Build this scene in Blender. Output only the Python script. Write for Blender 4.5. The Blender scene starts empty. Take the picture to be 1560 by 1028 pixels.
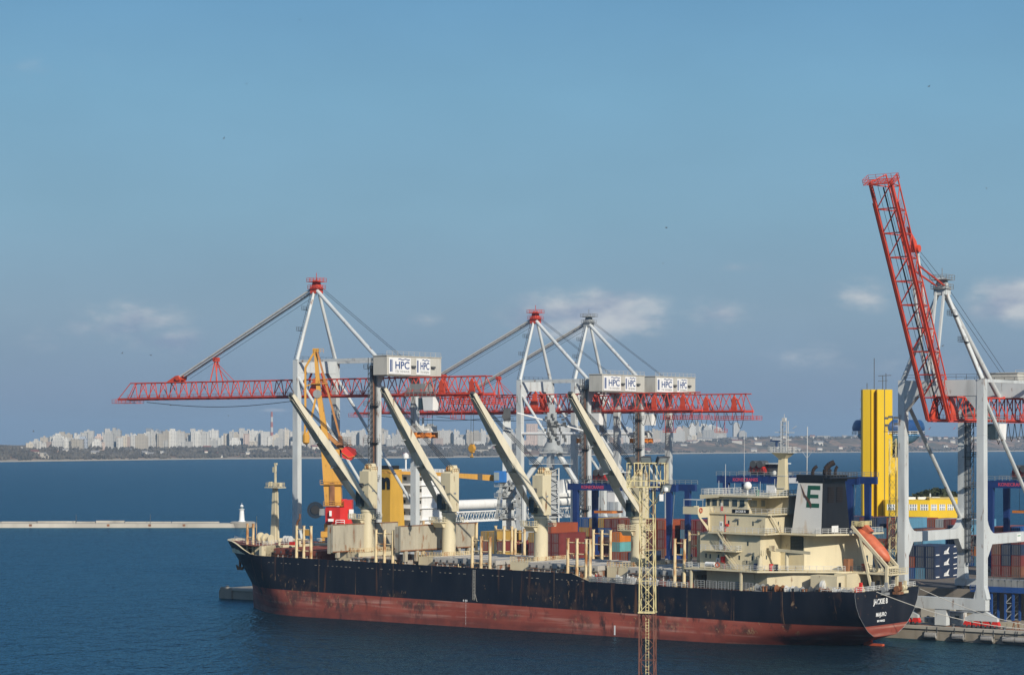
import bpy, math, random
from mathutils import Vector, Matrix
rnd = random.Random(7)
sc = bpy.context.scene
COL = sc.collection
EYE = 41.5; F = 3500.0; HOR = 668.0

# ------------------------------------------------------------------ camera
cam_d = bpy.data.cameras.new("camera")
cam_d.sensor_width = 36.0
cam_d.lens = 36.0 * F / 1560.0
cam_d.shift_y = (HOR - 514.0) / 1560.0
cam_d.clip_start = 1.0
cam_d.clip_end = 60000.0
cam = bpy.data.objects.new("camera", cam_d); COL.objects.link(cam)
cam.location = (0, 0, EYE); cam.rotation_euler = (math.pi / 2, 0, 0)
sc.camera = cam

# ------------------------------------------------------------------ light and sky
SUN_AZ = math.radians(26.0)     # to the right of straight behind the camera
SUN_EL = math.radians(28.0)
sun_v = Vector((math.sin(SUN_AZ) * math.cos(SUN_EL), -math.cos(SUN_AZ) * math.cos(SUN_EL), math.sin(SUN_EL)))
sun_d = bpy.data.lights.new("sun", 'SUN')
sun_d.energy = 4.5; sun_d.angle = math.radians(0.53); sun_d.color = (1.0, 0.92, 0.79)
sun = bpy.data.objects.new("sun", sun_d); COL.objects.link(sun)
sun.rotation_euler = (-sun_v).to_track_quat('-Z', 'Y').to_euler()
sun.location = (300, -300, 400)

sc.view_settings.view_transform = 'Standard'
sc.view_settings.look = 'None'
sc.view_settings.exposure = 0.0
sc.view_settings.gamma = 1.0
sc.cycles.max_bounces = 5
sc.cycles.diffuse_bounces = 2
sc.cycles.glossy_bounces = 3
sc.cycles.volume_bounces = 0
sc.cycles.transparent_max_bounces = 6
sc.cycles.caustics_reflective = False
sc.cycles.caustics_refractive = False

def lin(r, g, b):
    f = lambda c: c / 12.92 if c <= 0.04045 else ((c + 0.055) / 1.055) ** 2.4
    return (f(r / 255.), f(g / 255.), f(b / 255.), 1.0)

world = bpy.data.worlds.new("World"); sc.world = world; world.use_nodes = True
def build_world():
    nt = world.node_tree; nt.nodes.clear(); N = nt.nodes.new; L = nt.links.new
    def val(s, v):
        if hasattr(v, 'is_linked'): L(v, s)
        else: s.default_value = v
    def math_(op, a, b=0.0, c=0.0, clamp=False):
        n = N('ShaderNodeMath'); n.operation = op; n.use_clamp = clamp
        val(n.inputs[0], a); val(n.inputs[1], b)
        if op in ('MULTIPLY_ADD',): val(n.inputs[2], c)
        return n.outputs[0]
    out = N('ShaderNodeOutputWorld'); bg = N('ShaderNodeBackground')
    L(bg.outputs[0], out.inputs[0])
    STR = 0.12
    bg.inputs['Strength'].default_value = STR
    sky = N('ShaderNodeTexSky'); sky.sky_type = 'NISHITA'; sky.sun_disc = False
    sky.sun_elevation = SUN_EL; sky.sun_rotation = math.atan2(sun_v.x, sun_v.y)
    sky.air_density = 1.0; sky.dust_density = 0.6; sky.ozone_density = 2.0; sky.altitude = 40
    geo = N('ShaderNodeNewGeometry')
    sep = N('ShaderNodeSeparateXYZ')
    tc = N('ShaderNodeTexCoord'); L(tc.outputs['Generated'], sep.inputs[0])
    el = math_('ARCSINE', sep.outputs[2]); az = math_('ARCTAN2', sep.outputs[0], sep.outputs[1])
    # low autumn sky: grey-blue haze near the horizon clearing upward
    ramp = N('ShaderNodeValToRGB'); cr = ramp.color_ramp
    e_of = lambda y: (HOR - y) / F
    stops = [(672, (121, 143, 168)), (600, (128, 149, 173)), (480, (136, 162, 182)), (330, (131, 169, 192)), (150, (122, 168, 197)), (0, (109, 158, 194)), (-500, (70, 122, 175))]
    lo, hi = -0.01, 0.40
    while len(cr.elements) < len(stops): cr.elements.new(0.5)
    for e, (y, c) in zip(cr.elements, stops):
        e.position = (e_of(y) - lo) / (hi - lo); e.color = lin(*c)
    mr = N('ShaderNodeMapRange'); mr.inputs[1].default_value = lo; mr.inputs[2].default_value = hi
    L(el, mr.inputs[0]); L(mr.outputs[0], ramp.inputs[0])
    low = N('ShaderNodeVectorMath'); low.operation = 'SCALE'; low.inputs['Scale'].default_value = 1.0 / STR
    # clouds: soft cumulus banks low over the sea, each with its own bearing and height
    vec = N('ShaderNodeCombineXYZ'); L(math_('MULTIPLY', az, 60.0), vec.inputs[0]); L(math_('MULTIPLY', el, 125.0), vec.inputs[1])
    no = N('ShaderNodeTexNoise'); no.inputs['Scale'].default_value = 1.0; no.inputs['Detail'].default_value = 6.0; no.inputs['Roughness'].default_value = 0.58
    L(vec.outputs[0], no.inputs['Vector'])
    clouds = [(900, 480, 125, 42, 1.0), (960, 488, 70, 30, .5), (1560, 462, 85, 42, 1.0), (1540, 452, 45, 30, .6), (1310, 455, 60, 32, .42), (1090, 480, 80, 28, .38), (200, 490, 90, 38, .5), (255, 520, 75, 26, .45), (130, 500, 70, 26, .32), (60, 520, 60, 20, .25), (650, 488, 30, 12, .3), (1120, 410, 45, 10, .28), (1230, 545, 90, 30, .3), (420, 625, 25, 4, .55), (1400, 560, 80, 40, .25), (70, 120, 90, 40, .12)]
    tot = None
    for (x, y, w, h, s) in clouds:
        w *= 1.3; h *= 1.25; a0 = math.atan((x - 780) / F); e0 = (HOR - y) / F
        da = math_('MULTIPLY', math_('SUBTRACT', az, a0), F / w); de = math_('MULTIPLY', math_('SUBTRACT', el, e0), F / h)
        d2 = math_('ADD', math_('MULTIPLY', da, da), math_('MULTIPLY', de, de))
        m = math_('MULTIPLY', math_('SUBTRACT', 1.0, math_('SQRT', d2), clamp=True), s)
        tot = m if tot is None else math_('MAXIMUM', tot, m)
    thr = math_('ADD', math_('MULTIPLY', no.outputs[0], 1.25), math_('MULTIPLY', tot, 1.08))
    dens = N('ShaderNodeMapRange'); dens.interpolation_type = 'SMOOTHSTEP'
    dens.inputs[1].default_value = 0.62; dens.inputs[2].default_value = 1.42
    L(thr, dens.inputs[0])
    cov = math_('MULTIPLY', dens.outputs[0], math_('MULTIPLY', tot, 3.0, clamp=True))
    no2 = N('ShaderNodeTexNoise'); no2.inputs['Scale'].default_value = 0.6; no2.inputs['Detail'].default_value = 4.0
    off = N('ShaderNodeVectorMath'); off.inputs[1].default_value = (0.25, 0.8, 3.0); L(vec.outputs[0], off.inputs[0]); L(off.outputs[0], no2.inputs['Vector'])
    cc = N('ShaderNodeMix'); cc.data_type = 'RGBA'; cc.inputs[6].default_value = lin(198, 202, 206); cc.inputs[7].default_value = lin(136, 152, 178)
    shade = N('ShaderNodeMapRange'); shade.inputs[1].default_value = 0.42; shade.inputs[2].default_value = 0.66; L(no2.outputs[0], shade.inputs[0]); L(shade.outputs[0], cc.inputs[0])
    mx = N('ShaderNodeMix'); mx.data_type = 'RGBA'
    L(math_('MULTIPLY', cov, 0.85), mx.inputs[0]); L(ramp.outputs[0], mx.inputs[6]); L(cc.outputs[2], mx.inputs[7])
    # faint unevenness of thin high haze
    no3 = N('ShaderNodeTexNoise'); no3.inputs['Scale'].default_value = 0.16; no3.inputs['Detail'].default_value = 3.0; L(vec.outputs[0], no3.inputs['Vector'])
    hz = N('ShaderNodeMapRange'); hz.inputs[1].default_value = 0.3; hz.inputs[2].default_value = 0.75; hz.inputs[3].default_value = 0.97; hz.inputs[4].default_value = 1.045; L(no3.outputs[0], hz.inputs[0])
    hv = N('ShaderNodeVectorMath'); hv.operation = 'SCALE'; L(mx.outputs[2], hv.inputs[0]); L(hz.outputs[0], hv.inputs['Scale'])
    L(hv.outputs[0], low.inputs[0])
    blend = N('ShaderNodeMapRange'); blend.interpolation_type = 'SMOOTHSTEP'; blend.inputs[1].default_value = 0.24; blend.inputs[2].default_value = 0.62
    L(el, blend.inputs[0])
    fin = N('ShaderNodeMix'); fin.data_type = 'RGBA'
    L(blend.outputs[0], fin.inputs[0]); L(low.outputs[0], fin.inputs[6]); L(sky.outputs[0], fin.inputs[7])
    L(fin.outputs[2], bg.inputs['Color'])
build_world()

# ------------------------------------------------------------------ helpers
TH = math.atan2(-0.608, 0.794)               # heading of the quay frame: local x runs aft along the ship, local y away from the camera
AV = Vector((math.cos(TH), math.sin(TH), 0)); NV = Vector((-math.sin(TH), math.cos(TH), 0))
B0 = Vector((0, 499, 0))
def W(t, n, z=0.0): return B0 + AV * t + NV * n + Vector((0, 0, z))
def t_at(x, n):                              # station along the quay frame seen at picture column x, for a given distance n
    k = (x - 780) / F
    return (k * (499 + NV.y * n) - NV.x * n) / (AV.x - k * AV.y)

def tag(o, label=None, cat=None, group=None, kind=None):
    if label: o['label'] = label
    if cat: o['category'] = cat
    if group: o['group'] = group
    if kind: o['kind'] = kind
    return o
def empty(name, loc=(0, 0, 0), rz=0.0, parent=None, ry=0.0):
    o = bpy.data.objects.new(name, None); COL.objects.link(o)
    o.location = loc; o.rotation_euler = (0, ry, rz); o.empty_display_size = 1
    if parent: o.parent = parent
    return o
def copy_tree(o, parent=None):
    c = o.copy(); COL.objects.link(c); c.parent = parent
    for ch in list(o.children): copy_tree(ch, c)
    return c

class MB:
    def __init__(s): s.v = []; s.f = []
    def add(s, vs, fs):
        b = len(s.v); s.v += [tuple(p) for p in vs]; s.f += [tuple(b + i for i in f) for f in fs]
        return s
    def box(s, x0, x1, y0, y1, z0, z1):
        return s.add([(x0, y0, z0), (x1, y0, z0), (x1, y1, z0), (x0, y1, z0), (x0, y0, z1), (x1, y0, z1), (x1, y1, z1), (x0, y1, z1)],
                     [(0, 3, 2, 1), (4, 5, 6, 7), (0, 1, 5, 4), (1, 2, 6, 5), (2, 3, 7, 6), (3, 0, 4, 7)])
    def hexa(s, bot, top):
        return s.add(list(bot) + list(top), [(0, 3, 2, 1), (4, 5, 6, 7), (0, 1, 5, 4), (1, 2, 6, 5), (2, 3, 7, 6), (3, 0, 4, 7)])
    def prism(s, pts, d):                    # polygon pts (3d) extruded by vector d
        n = len(pts); d = Vector(d); a = [Vector(p) for p in pts]
        return s.add(a + [p + d for p in a], [tuple(range(n - 1, -1, -1)), tuple(range(n, 2 * n))] + [(i, (i + 1) % n, n + (i + 1) % n, n + i) for i in range(n)])
    def bar(s, p, q, w, h=None, up=(0, 0, 1), w2=None, h2=None):
        p = Vector(p); q = Vector(q); h = w if h is None else h; w2 = w if w2 is None else w2; h2 = h if h2 is None else h2
        d = (q - p)
        if d.length < 1e-6: return s
        d.normalize(); u = Vector(up)
        if abs(d.dot(u)) > 0.98: u = Vector((1, 0, 0)) if abs(d.x) < 0.9 else Vector((0, 1, 0))
        r = d.cross(u).normalized(); u = r.cross(d)
        c = lambda o, a, b: [o - r * a / 2 - u * b / 2, o + r * a / 2 - u * b / 2, o + r * a / 2 + u * b / 2, o - r * a / 2 + u * b / 2]
        return s.hexa(c(p, w, h), c(q, w2, h2))
    def tube(s, p, q, r, seg=8, r2=None, cap=True):
        p = Vector(p); q = Vector(q); r2 = r if r2 is None else r2; d = q - p
        if d.length < 1e-6: return s
        d.normalize(); u = Vector((0, 0, 1)) if abs(d.z) < 0.95 else Vector((1, 0, 0))
        a = d.cross(u).normalized(); b = d.cross(a)
        vs = [p + (a * math.cos(2 * math.pi * i / seg) + b * math.sin(2 * math.pi * i / seg)) * r for i in range(seg)]
        vs += [q + (a * math.cos(2 * math.pi * i / seg) + b * math.sin(2 * math.pi * i / seg)) * r2 for i in range(seg)]
        fs = [(i, (i + 1) % seg, seg + (i + 1) % seg, seg + i) for i in range(seg)]
        if cap: fs += [tuple(range(seg - 1, -1, -1)), tuple(range(seg, 2 * seg))]
        return s.add(vs, fs)
    def path(s, pts, r, seg=6):
        for a, b in zip(pts, pts[1:]): s.tube(a, b, r, seg)
        return s
    def lathe(s, prof, c=(0, 0, 0), seg=20):  # prof [(r, z)]
        c = Vector(c); vs = []; fs = []
        for r, z in prof:
            vs += [c + Vector((r * math.cos(2 * math.pi * i / seg), r * math.sin(2 * math.pi * i / seg), z)) for i in range(seg)]
        for k in range(len(prof) - 1):
            fs += [(k * seg + i, k * seg + (i + 1) % seg, (k + 1) * seg + (i + 1) % seg, (k + 1) * seg + i) for i in range(seg)]
        fs += [tuple(range(seg - 1, -1, -1)), tuple((len(prof) - 1) * seg + i for i in range(seg))]
        return s.add(vs, fs)
    def rail(s, pts, h=1.05, sp=1.6, r=0.035, rows=3):
        for a, b in zip(pts, pts[1:]):
            a = Vector(a); b = Vector(b); L = (b - a).length; k = max(1, int(round(L / sp)))
            for i in range(k + 1):
                p = a.lerp(b, i / k); s.bar(p, p + Vector((0, 0, h)), r * 2)
            for j in range(1, rows + 1):
                z = Vector((0, 0, h * j / rows)); s.bar(a + z, b + z, r * 2)
        return s
    def build(s, name, mat, parent=None, smooth=None, loc=None):
        me = bpy.data.meshes.new(name); me.from_pydata(s.v, [], s.f); me.update()
        if mat: me.materials.append(mat)
        if smooth is not None:
            me.shade_smooth()
            me.set_sharp_from_angle(angle=math.radians(smooth))
        o = bpy.data.objects.new(name, me); COL.objects.link(o)
        if parent: o.parent = parent
        if loc: o.location = loc
        return o

def text_into(mb, s, size, origin, right, up, depth=0.06, align='CENTER', sx=1.0, bold=0.0):
    cu = bpy.data.curves.new("lettering", 'FONT'); cu.body = s; cu.size = size; cu.align_x = align; cu.extrude = depth / 2; cu.offset = bold
    cu.resolution_u = 3
    o = bpy.data.objects.new("lettering", cu); COL.objects.link(o)
    dg = bpy.context.evaluated_depsgraph_get(); ev = o.evaluated_get(dg); me = ev.to_mesh()
    R = Vector(right).normalized(); U = Vector(up).normalized(); Z = R.cross(U); O = Vector(origin)
    mb.add([O + R * v.co.x * sx + U * v.co.y + Z * v.co.z for v in me.vertices], [tuple(p.vertices) for p in me.polygons])
    ev.to_mesh_clear(); bpy.data.objects.remove(o); bpy.data.curves.remove(cu)
    return mb

# ------------------------------------------------------------------ materials
MATS = {}
def M(name, col, rough=0.6, var=0.12, vs=0.6, rust=0.0, rustcol=(0.17, 0.07, 0.028), metal=0.0, streak=3.0, spec=0.4, grime=0.0, rs=0.9, bump=0.0):
    if name in MATS: return MATS[name]
    m = bpy.data.materials.new(name); m.use_nodes = True; nt = m.node_tree; N = nt.nodes.new; L = nt.links.new
    p = nt.nodes['Principled BSDF']; p.inputs['Roughness'].default_value = rough; p.inputs['Metallic'].default_value = metal; p.inputs['Specular IOR Level'].default_value = spec
    c = Vector(col[:3]); tc = N('ShaderNodeTexCoord')
    def noise(scale, st, detail=4):
        mp = N('ShaderNodeMapping'); mp.inputs['Scale'].default_value = (scale, scale, scale / st); L(tc.outputs['Object'], mp.inputs[0])
        n = N('ShaderNodeTexNoise'); n.inputs['Scale'].default_value = 1.0; n.inputs['Detail'].default_value = detail; L(mp.outputs[0], n.inputs['Vector']); return n.outputs[0]
    def mrange(src, a, b, lo=0.0, hi=1.0):
        r = N('ShaderNodeMapRange'); r.inputs[1].default_value = a; r.inputs[2].default_value = b; r.inputs[3].default_value = lo; r.inputs[4].default_value = hi; L(src, r.inputs[0]); return r.outputs[0]
    def mix(f, a, b):
        x = N('ShaderNodeMix'); x.data_type = 'RGBA'; L(f, x.inputs[0])
        for s_, v in ((x.inputs[6], a), (x.inputs[7], b)):
            if hasattr(v, 'is_linked'): L(v, s_)
            else: s_.default_value = (v[0], v[1], v[2], 1)
        return x.outputs[2]
    cur = mix(mrange(noise(vs, streak), 0.3, 0.7), c * (1 - var), c * (1 + var))
    if grime: cur = mix(mrange(noise(vs * 2.3, streak * 2, 6), 0.52, 0.72, 0, grime), cur, (0.07, 0.06, 0.05))
    if rust: cur = mix(mrange(noise(rs, 3.0, 7), 0.66 - 0.22 * rust, 0.76 - 0.16 * rust, 0, 0.92), cur, rustcol)
    L(cur, p.inputs['Base Color'])
    if bump:
        b = N('ShaderNodeBump'); b.inputs['Strength'].default_value = bump; b.inputs['Distance'].default_value = 0.2; L(noise(vs * 4, 1, 5), b.inputs['Height']); L(b.outputs[0], p.inputs['Normal'])
    MATS[name] = m; return m

cream = M('cream_paint', (0.63, 0.555, 0.375), 0.5, 0.07, 0.25, rust=0.14, grime=0.14, rs=0.7)
cream_r = M('rusty_cream_paint', (0.72, 0.58, 0.34), 0.6, 0.10, 0.4, rust=0.8, rustcol=(0.36, 0.14, 0.03), rs=0.8)
jibcream = M('jib_cream_paint', (0.71, 0.645, 0.49), 0.5, 0.06, 0.3, rust=0.18, grime=0.15, rs=0.5)
beige = M('hatch_beige', (0.42, 0.38, 0.29), 0.65, 0.10, 0.35, rust=0.42, rustcol=(0.24, 0.11, 0.045), grime=0.3, rs=0.9)
hatchgrey = M('hatch_grey', (0.43, 0.41, 0.37), 0.6, 0.10, 0.2, rust=0.22, grime=0.25)
oxide = M('red_oxide', (0.20, 0.055, 0.038), 0.6, 0.25, 0.4, grime=0.3)
rustmix = M('rusty_steel', (0.23, 0.10, 0.045), 0.75, 0.35, 0.8, grime=0.4)
blackp = M('black_paint', (0.009, 0.010, 0.013), 0.45, 0.2, 0.3, grime=0.1)
navy = M('navy_black_paint', (0.012, 0.016, 0.028), 0.42, 0.2, 0.3)
white = M('white_paint', (0.78, 0.78, 0.76), 0.5, 0.05, 0.4, grime=0.1)
offwhite = M('off_white_paint', (0.58, 0.58, 0.55), 0.55, 0.08, 0.4, rust=0.1, grime=0.2)
funnelw = M('funnel_white', (0.62, 0.61, 0.57), 0.5, 0.06, 0.3, rust=0.3, rustcol=(0.45, 0.28, 0.12), rs=0.35)
green = M('logo_green', (0.012, 0.085, 0.05), 0.5, 0.1)
soot = M('sooty_steel', (0.022, 0.014, 0.011), 0.8, 0.3, 1.5)
glassd = M('dark_window', (0.035, 0.055, 0.065), 0.15, 0.3, 1.0, spec=0.6)
glassl = M('pale_window', (0.22, 0.26, 0.27), 0.15, 0.2, 1.0, spec=0.6)
crane_w = M('crane_light_grey', (0.55, 0.575, 0.57), 0.5, 0.09, 0.18, rust=0.16, grime=0.3)
crane_g = M('crane_mid_grey', (0.33, 0.35, 0.355), 0.55, 0.08, 0.25, grime=0.25)
crane_r = M('crane_red', (0.56, 0.065, 0.038), 0.55, 0.22, 0.35, grime=0.25)
crane_o = M('crane_bright_red', (0.62, 0.075, 0.032), 0.5, 0.16, 0.5, grime=0.2)
dgrey = M('dark_grey_steel', (0.07, 0.075, 0.08), 0.6, 0.2, 0.6)
grey = M('grey_steel', (0.25, 0.26, 0.26), 0.6, 0.15, 0.6, grime=0.3)
house_g = M('machine_house_grey', (0.50, 0.485, 0.43), 0.6, 0.06, 0.3, grime=0.2)
orange = M('lifeboat_orange', (0.55, 0.135, 0.06), 0.5, 0.16, 0.7, grime=0.25)
yorange = M('harbour_crane_yellow', (0.60, 0.31, 0.05), 0.5, 0.10, 0.4, rust=0.2, grime=0.15)
yellow = M('tower_yellow', (0.70, 0.46, 0.014), 0.5, 0.09, 0.12, streak=8, grime=0.12)
signred = M('signal_red', (0.62, 0.03, 0.022), 0.5, 0.1, 0.5)
blue = M('gantry_blue', (0.012, 0.036, 0.145), 0.45, 0.12, 0.4, grime=0.15)
dblue = M('truss_blue', (0.02, 0.07, 0.24), 0.5, 0.15, 0.5, grime=0.25)
logo_b = M('sign_blue', (0.03, 0.07, 0.20), 0.5, 0.05)
mastyel = M('mast_yellow', (0.66, 0.57, 0.30), 0.6, 0.12, 0.8, rust=0.6, rustcol=(0.20, 0.09, 0.03), rs=1.2)
mastbrn = M('mast_brown', (0.16, 0.065, 0.045), 0.7, 0.2, 0.8, rust=0.3)
concrete = M('quay_concrete', (0.30, 0.265, 0.21), 0.85, 0.16, 0.12, grime=0.45, bump=0.3)
concrete_l = M('breakwater_stone', (0.42, 0.39, 0.33), 0.85, 0.2, 0.05, grime=0.35)
cable = M('cable_black', (0.02, 0.02, 0.022), 0.6, 0.1)
rope = M('mooring_rope', (0.45, 0.43, 0.38), 0.8, 0.1)
rubber = M('fender_rubber', (0.30, 0.29, 0.27), 0.8, 0.2, 1.0, grime=0.4)
# ------------------------------------------------------------------ water
def make_water():
    m = bpy.data.materials.new('sea_water'); m.use_nodes = True; nt = m.node_tree; N = nt.nodes.new; L = nt.links.new
    nt.nodes.remove(nt.nodes['Principled BSDF'])
    df = N('ShaderNodeBsdfDiffuse'); gl = N('ShaderNodeBsdfGlossy'); gl.inputs['Roughness'].default_value = 0.21; gl.inputs['Color'].default_value = (.40, .80, 1.0, 1)
    fr = N('ShaderNodeFresnel'); fr.inputs['IOR'].default_value = 1.333
    ms = N('ShaderNodeMixShader'); L(df.outputs[0], ms.inputs[1]); L(gl.outputs[0], ms.inputs[2]); L(ms.outputs[0], nt.nodes['Material Output'].inputs['Surface'])
    tc = N('ShaderNodeTexCoord')
    def noise(sx, sy, detail=3, rough=0.55, dist=0.0):
        mp = N('ShaderNodeMapping'); mp.inputs['Scale'].default_value = (sx, sy, 1); mp.inputs['Rotation'].default_value = (0, 0, math.radians(14)); L(tc.outputs['Object'], mp.inputs[0])
        n = N('ShaderNodeTexNoise'); n.inputs['Scale'].default_value = 1; n.inputs['Detail'].default_value = detail; n.inputs['Roughness'].default_value = rough; n.inputs['Distortion'].default_value = dist
        L(mp.outputs[0], n.inputs['Vector']); return n.outputs[0]
    def mul(a, k):
        n = N('ShaderNodeMath'); n.operation = 'MULTIPLY'; L(a, n.inputs[0]); n.inputs[1].default_value = k; return n.outputs[0]
    def add(a, b):
        n = N('ShaderNodeMath'); n.operation = 'ADD'; L(a, n.inputs[0]); L(b, n.inputs[1]); return n.outputs[0]
    h = add(add(add(mul(noise(0.16, 0.10, 3), 2.6), mul(noise(0.55, 0.30, 3), 1.2)), mul(noise(0.035, 0.014, 2), 2.5)), mul(noise(1.5, 0.7, 2), 0.42))
    b = N('ShaderNodeBump'); b.inputs['Strength'].default_value = 1.0; b.inputs['Distance'].default_value = 0.85; L(h, b.inputs['Height']); L(b.outputs[0], gl.inputs['Normal']); L(b.outputs[0], fr.inputs['Normal'])
    # sub-pixel wave faces hide one another at grazing angles, which caps the mirror share
    k = N('ShaderNodeMath'); k.operation = 'MULTIPLY'; L(fr.outputs[0], k.inputs[0]); k.inputs[1].default_value = 0.85
    k2 = N('ShaderNodeMath'); k2.operation = 'MINIMUM'; L(k.outputs[0], k2.inputs[0]); k2.inputs[1].default_value = 0.40; L(k2.outputs[0], ms.inputs[0])
    # wind lanes: slightly different water colour in long patches
    r = N('ShaderNodeMapRange'); r.inputs[1].default_value = 0.35; r.inputs[2].default_value = 0.68; L(noise(0.0035, 0.0016, 5, 0.6), r.inputs[0])
    x = N('ShaderNodeMix'); x.data_type = 'RGBA'; x.inputs[6].default_value = (0.006, 0.009, 0.014, 1); x.inputs[7].default_value = (0.006, 0.018, 0.031, 1); L(r.outputs[0], x.inputs[0]); L(x.outputs[2], df.inputs['Color'])
    mb = MB()
    mb.add([(-6000, -300, 0), (6000, -300, 0), (6000, 9500, 0), (-6000, 9500, 0)], [(0, 1, 2, 3)])
    tag(mb.build('water', m), kind='structure')
make_water()

# ------------------------------------------------------------------ far shore
def hash2(i, j):
    v = math.sin(i * 127.1 + j * 311.7) * 43758.5453; return v - math.floor(v)
def vnoise(x, y):
    i, j = math.floor(x), math.floor(y); u, v = x - i, y - j; u = u * u * (3 - 2 * u); v = v * v * (3 - 2 * v)
    return (hash2(i, j) * (1 - u) + hash2(i + 1, j) * u) * (1 - v) + (hash2(i, j + 1) * (1 - u) + hash2(i + 1, j + 1) * u) * v
def interp(x, tab):
    if x <= tab[0][0]: return tab[0][1]
    for (a, p), (b, q) in zip(tab, tab[1:]):
        if x <= b: return p + (q - p) * (x - a) / (b - a)
    return tab[-1][1]
SHORE_Y = [(-400, 706), (0, 703.5), (300, 699.5), (650, 697.5), (880, 694), (1040, 691), (1150, 690), (1560, 687.5), (1900, 686)]
def shore_d(xp): return EYE * F / (interp(xp, SHORE_Y) - HOR)
PLAT = [(-400, 18), (0, 20), (150, 18), (500, 20), (900, 23), (1030, 29), (1130, 42), (1300, 44), (1560, 43), (1900, 42)]   # plateau height
def ground_z(xp, d):           # d metres behind the shoreline
    p = interp(xp, PLAT) + 5 * (vnoise(xp / 60., 3.3) - 0.5)
    right = min(1, max(0, (xp - 980) / 90.))
    run = 620 * (1 - right) + 330 * right
    u = min(1, max(0, (d - 12) / run)); s = u * u * (3 - 2 * u)
    bench = 4 * vnoise(xp / 25., d / 120.) * min(1, d / 60.)
    return max(0.0, min(d / 12., 1.0) * 1.5 + s * p * 0.86 + bench + max(0, d - run) * 0.0045)
def shore_pt(xp, d):
    D = shore_d(xp) + d
    return Vector(((xp - 780) / F * D, D, ground_z(xp, d)))
def z_for(y, D): return EYE - (y - HOR) * D / F

def make_shore():
    m = bpy.data.materials.new('shore_ground'); m.use_nodes = True; nt = m.node_tree; N = nt.nodes.new; L = nt.links.new
    p = nt.nodes['Principled BSDF']; p.inputs['Roughness'].default_value = 0.9; p.inputs['Specular IOR Level'].default_value = 0.1
    tc = N('ShaderNodeTexCoord')
    def noise(s, sz, d=5):
        mp = N('ShaderNodeMapping'); mp.inputs['Scale'].default_value = (s, s, sz); L(tc.outputs['Object'], mp.inputs[0])
        n = N('ShaderNodeTexNoise'); n.inputs['Scale'].default_value = 1; n.inputs['Detail'].default_value = d; L(mp.outputs[0], n.inputs['Vector']); return n.outputs[0]
    def mr(s, a, b):
        r = N('ShaderNodeMapRange'); r.inputs[1].default_value = a; r.inputs[2].default_value = b; L(s, r.inputs[0]); return r.outputs[0]
    def mix(f, a, b):
        x = N('ShaderNodeMix'); x.data_type = 'RGBA'; L(f, x.inputs[0])
        for s_, v in ((x.inputs[6], a), (x.inputs[7], b)):
            if hasattr(v, 'is_linked'): L(v, s_)
            else: s_.default_value = (*v, 1)
        return x.outputs[2]
    c = mix(mr(noise(0.010, 0.05), 0.4, 0.62), (0.33, 0.21, 0.135), (0.125, 0.11, 0.078))
    c = mix(mr(noise(0.035, 0.12), 0.5, 0.6), c, (0.12, 0.10, 0.065))
    # pale sand beach at the water's edge (by ground height)
    sep = N('ShaderNodeSeparateXYZ'); L(tc.outputs['Object'], sep.inputs[0])
    c = mix(mr(sep.outputs[2], 4.5, 1.5), c, (0.44, 0.38, 0.29))
    L(c, p.inputs['Base Color'])
    mb = MB(); xs = [-500 + i * 12 for i in range(213)]; ds = [-30, 0, 12, 30, 60, 100, 150, 210, 280, 360, 450, 550, 650, 800, 1000, 1300, 1700]
    for xp in xs:
        for d in ds:
            v = shore_pt(xp, max(d, 0));
            if d < 0: v.y -= 30; v.z = -2
            mb.v.append(tuple(v))
    nd = len(ds)
    for i in range(len(xs) - 1):
        for j in range(nd - 1):
            mb.f.append((i * nd + j, (i + 1) * nd + j, (i + 1) * nd + j + 1, i * nd + j + 1))
    tag(mb.build('shore_terrain', m, smooth=40), kind='structure')
make_shore()

def make_far_wood():
    m = M('leafless_wood', (0.105, 0.092, 0.075), 0.9, 0.5, 0.02, streak=1, spec=0.1)
    mb = MB(); r = random.Random(3)
    n = 0
    while n < 9000:
        xp = r.uniform(-120, 1700)
        right = xp > 1010
        d = r.uniform(20, 600) if not right else r.choice([r.uniform(20, 330), r.uniform(300, 900)])
        dens = vnoise(xp / 22., d / 90.)
        if right and 60 < d < 330 and dens < 0.62: continue
        if dens < 0.34: continue
        q = shore_pt(xp, d); h = r.uniform(4, 9.5) * (0.75 if right else 1.0); w = r.uniform(1.8, 4.6)
        seg = 6; k = r.uniform(0, 6)
        ring = lambda z, rr: [(q.x + rr * r.uniform(.8, 1.2) * math.cos(k + 2 * math.pi * i / seg), q.y + rr * math.sin(k + 2 * math.pi * i / seg), q.z + z) for i in range(seg)]
        vs = ring(0, w * .6) + ring(h * .45, w) + ring(h * .8, w * .65) + [(q.x, q.y, q.z + h)]
        fs = [(a + i, a + (i + 1) % seg, a + seg + (i + 1) % seg, a + seg + i) for a in (0, seg) for i in range(seg)] + [(2 * seg + i, 2 * seg + (i + 1) % seg, 3 * seg) for i in range(seg)]
        mb.add(vs, fs); n += 1
    tag(mb.build('far_wood', m), 'brownish leafless trees covering the slopes of the far shore', 'woodland', kind='stuff')
make_far_wood()

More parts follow.
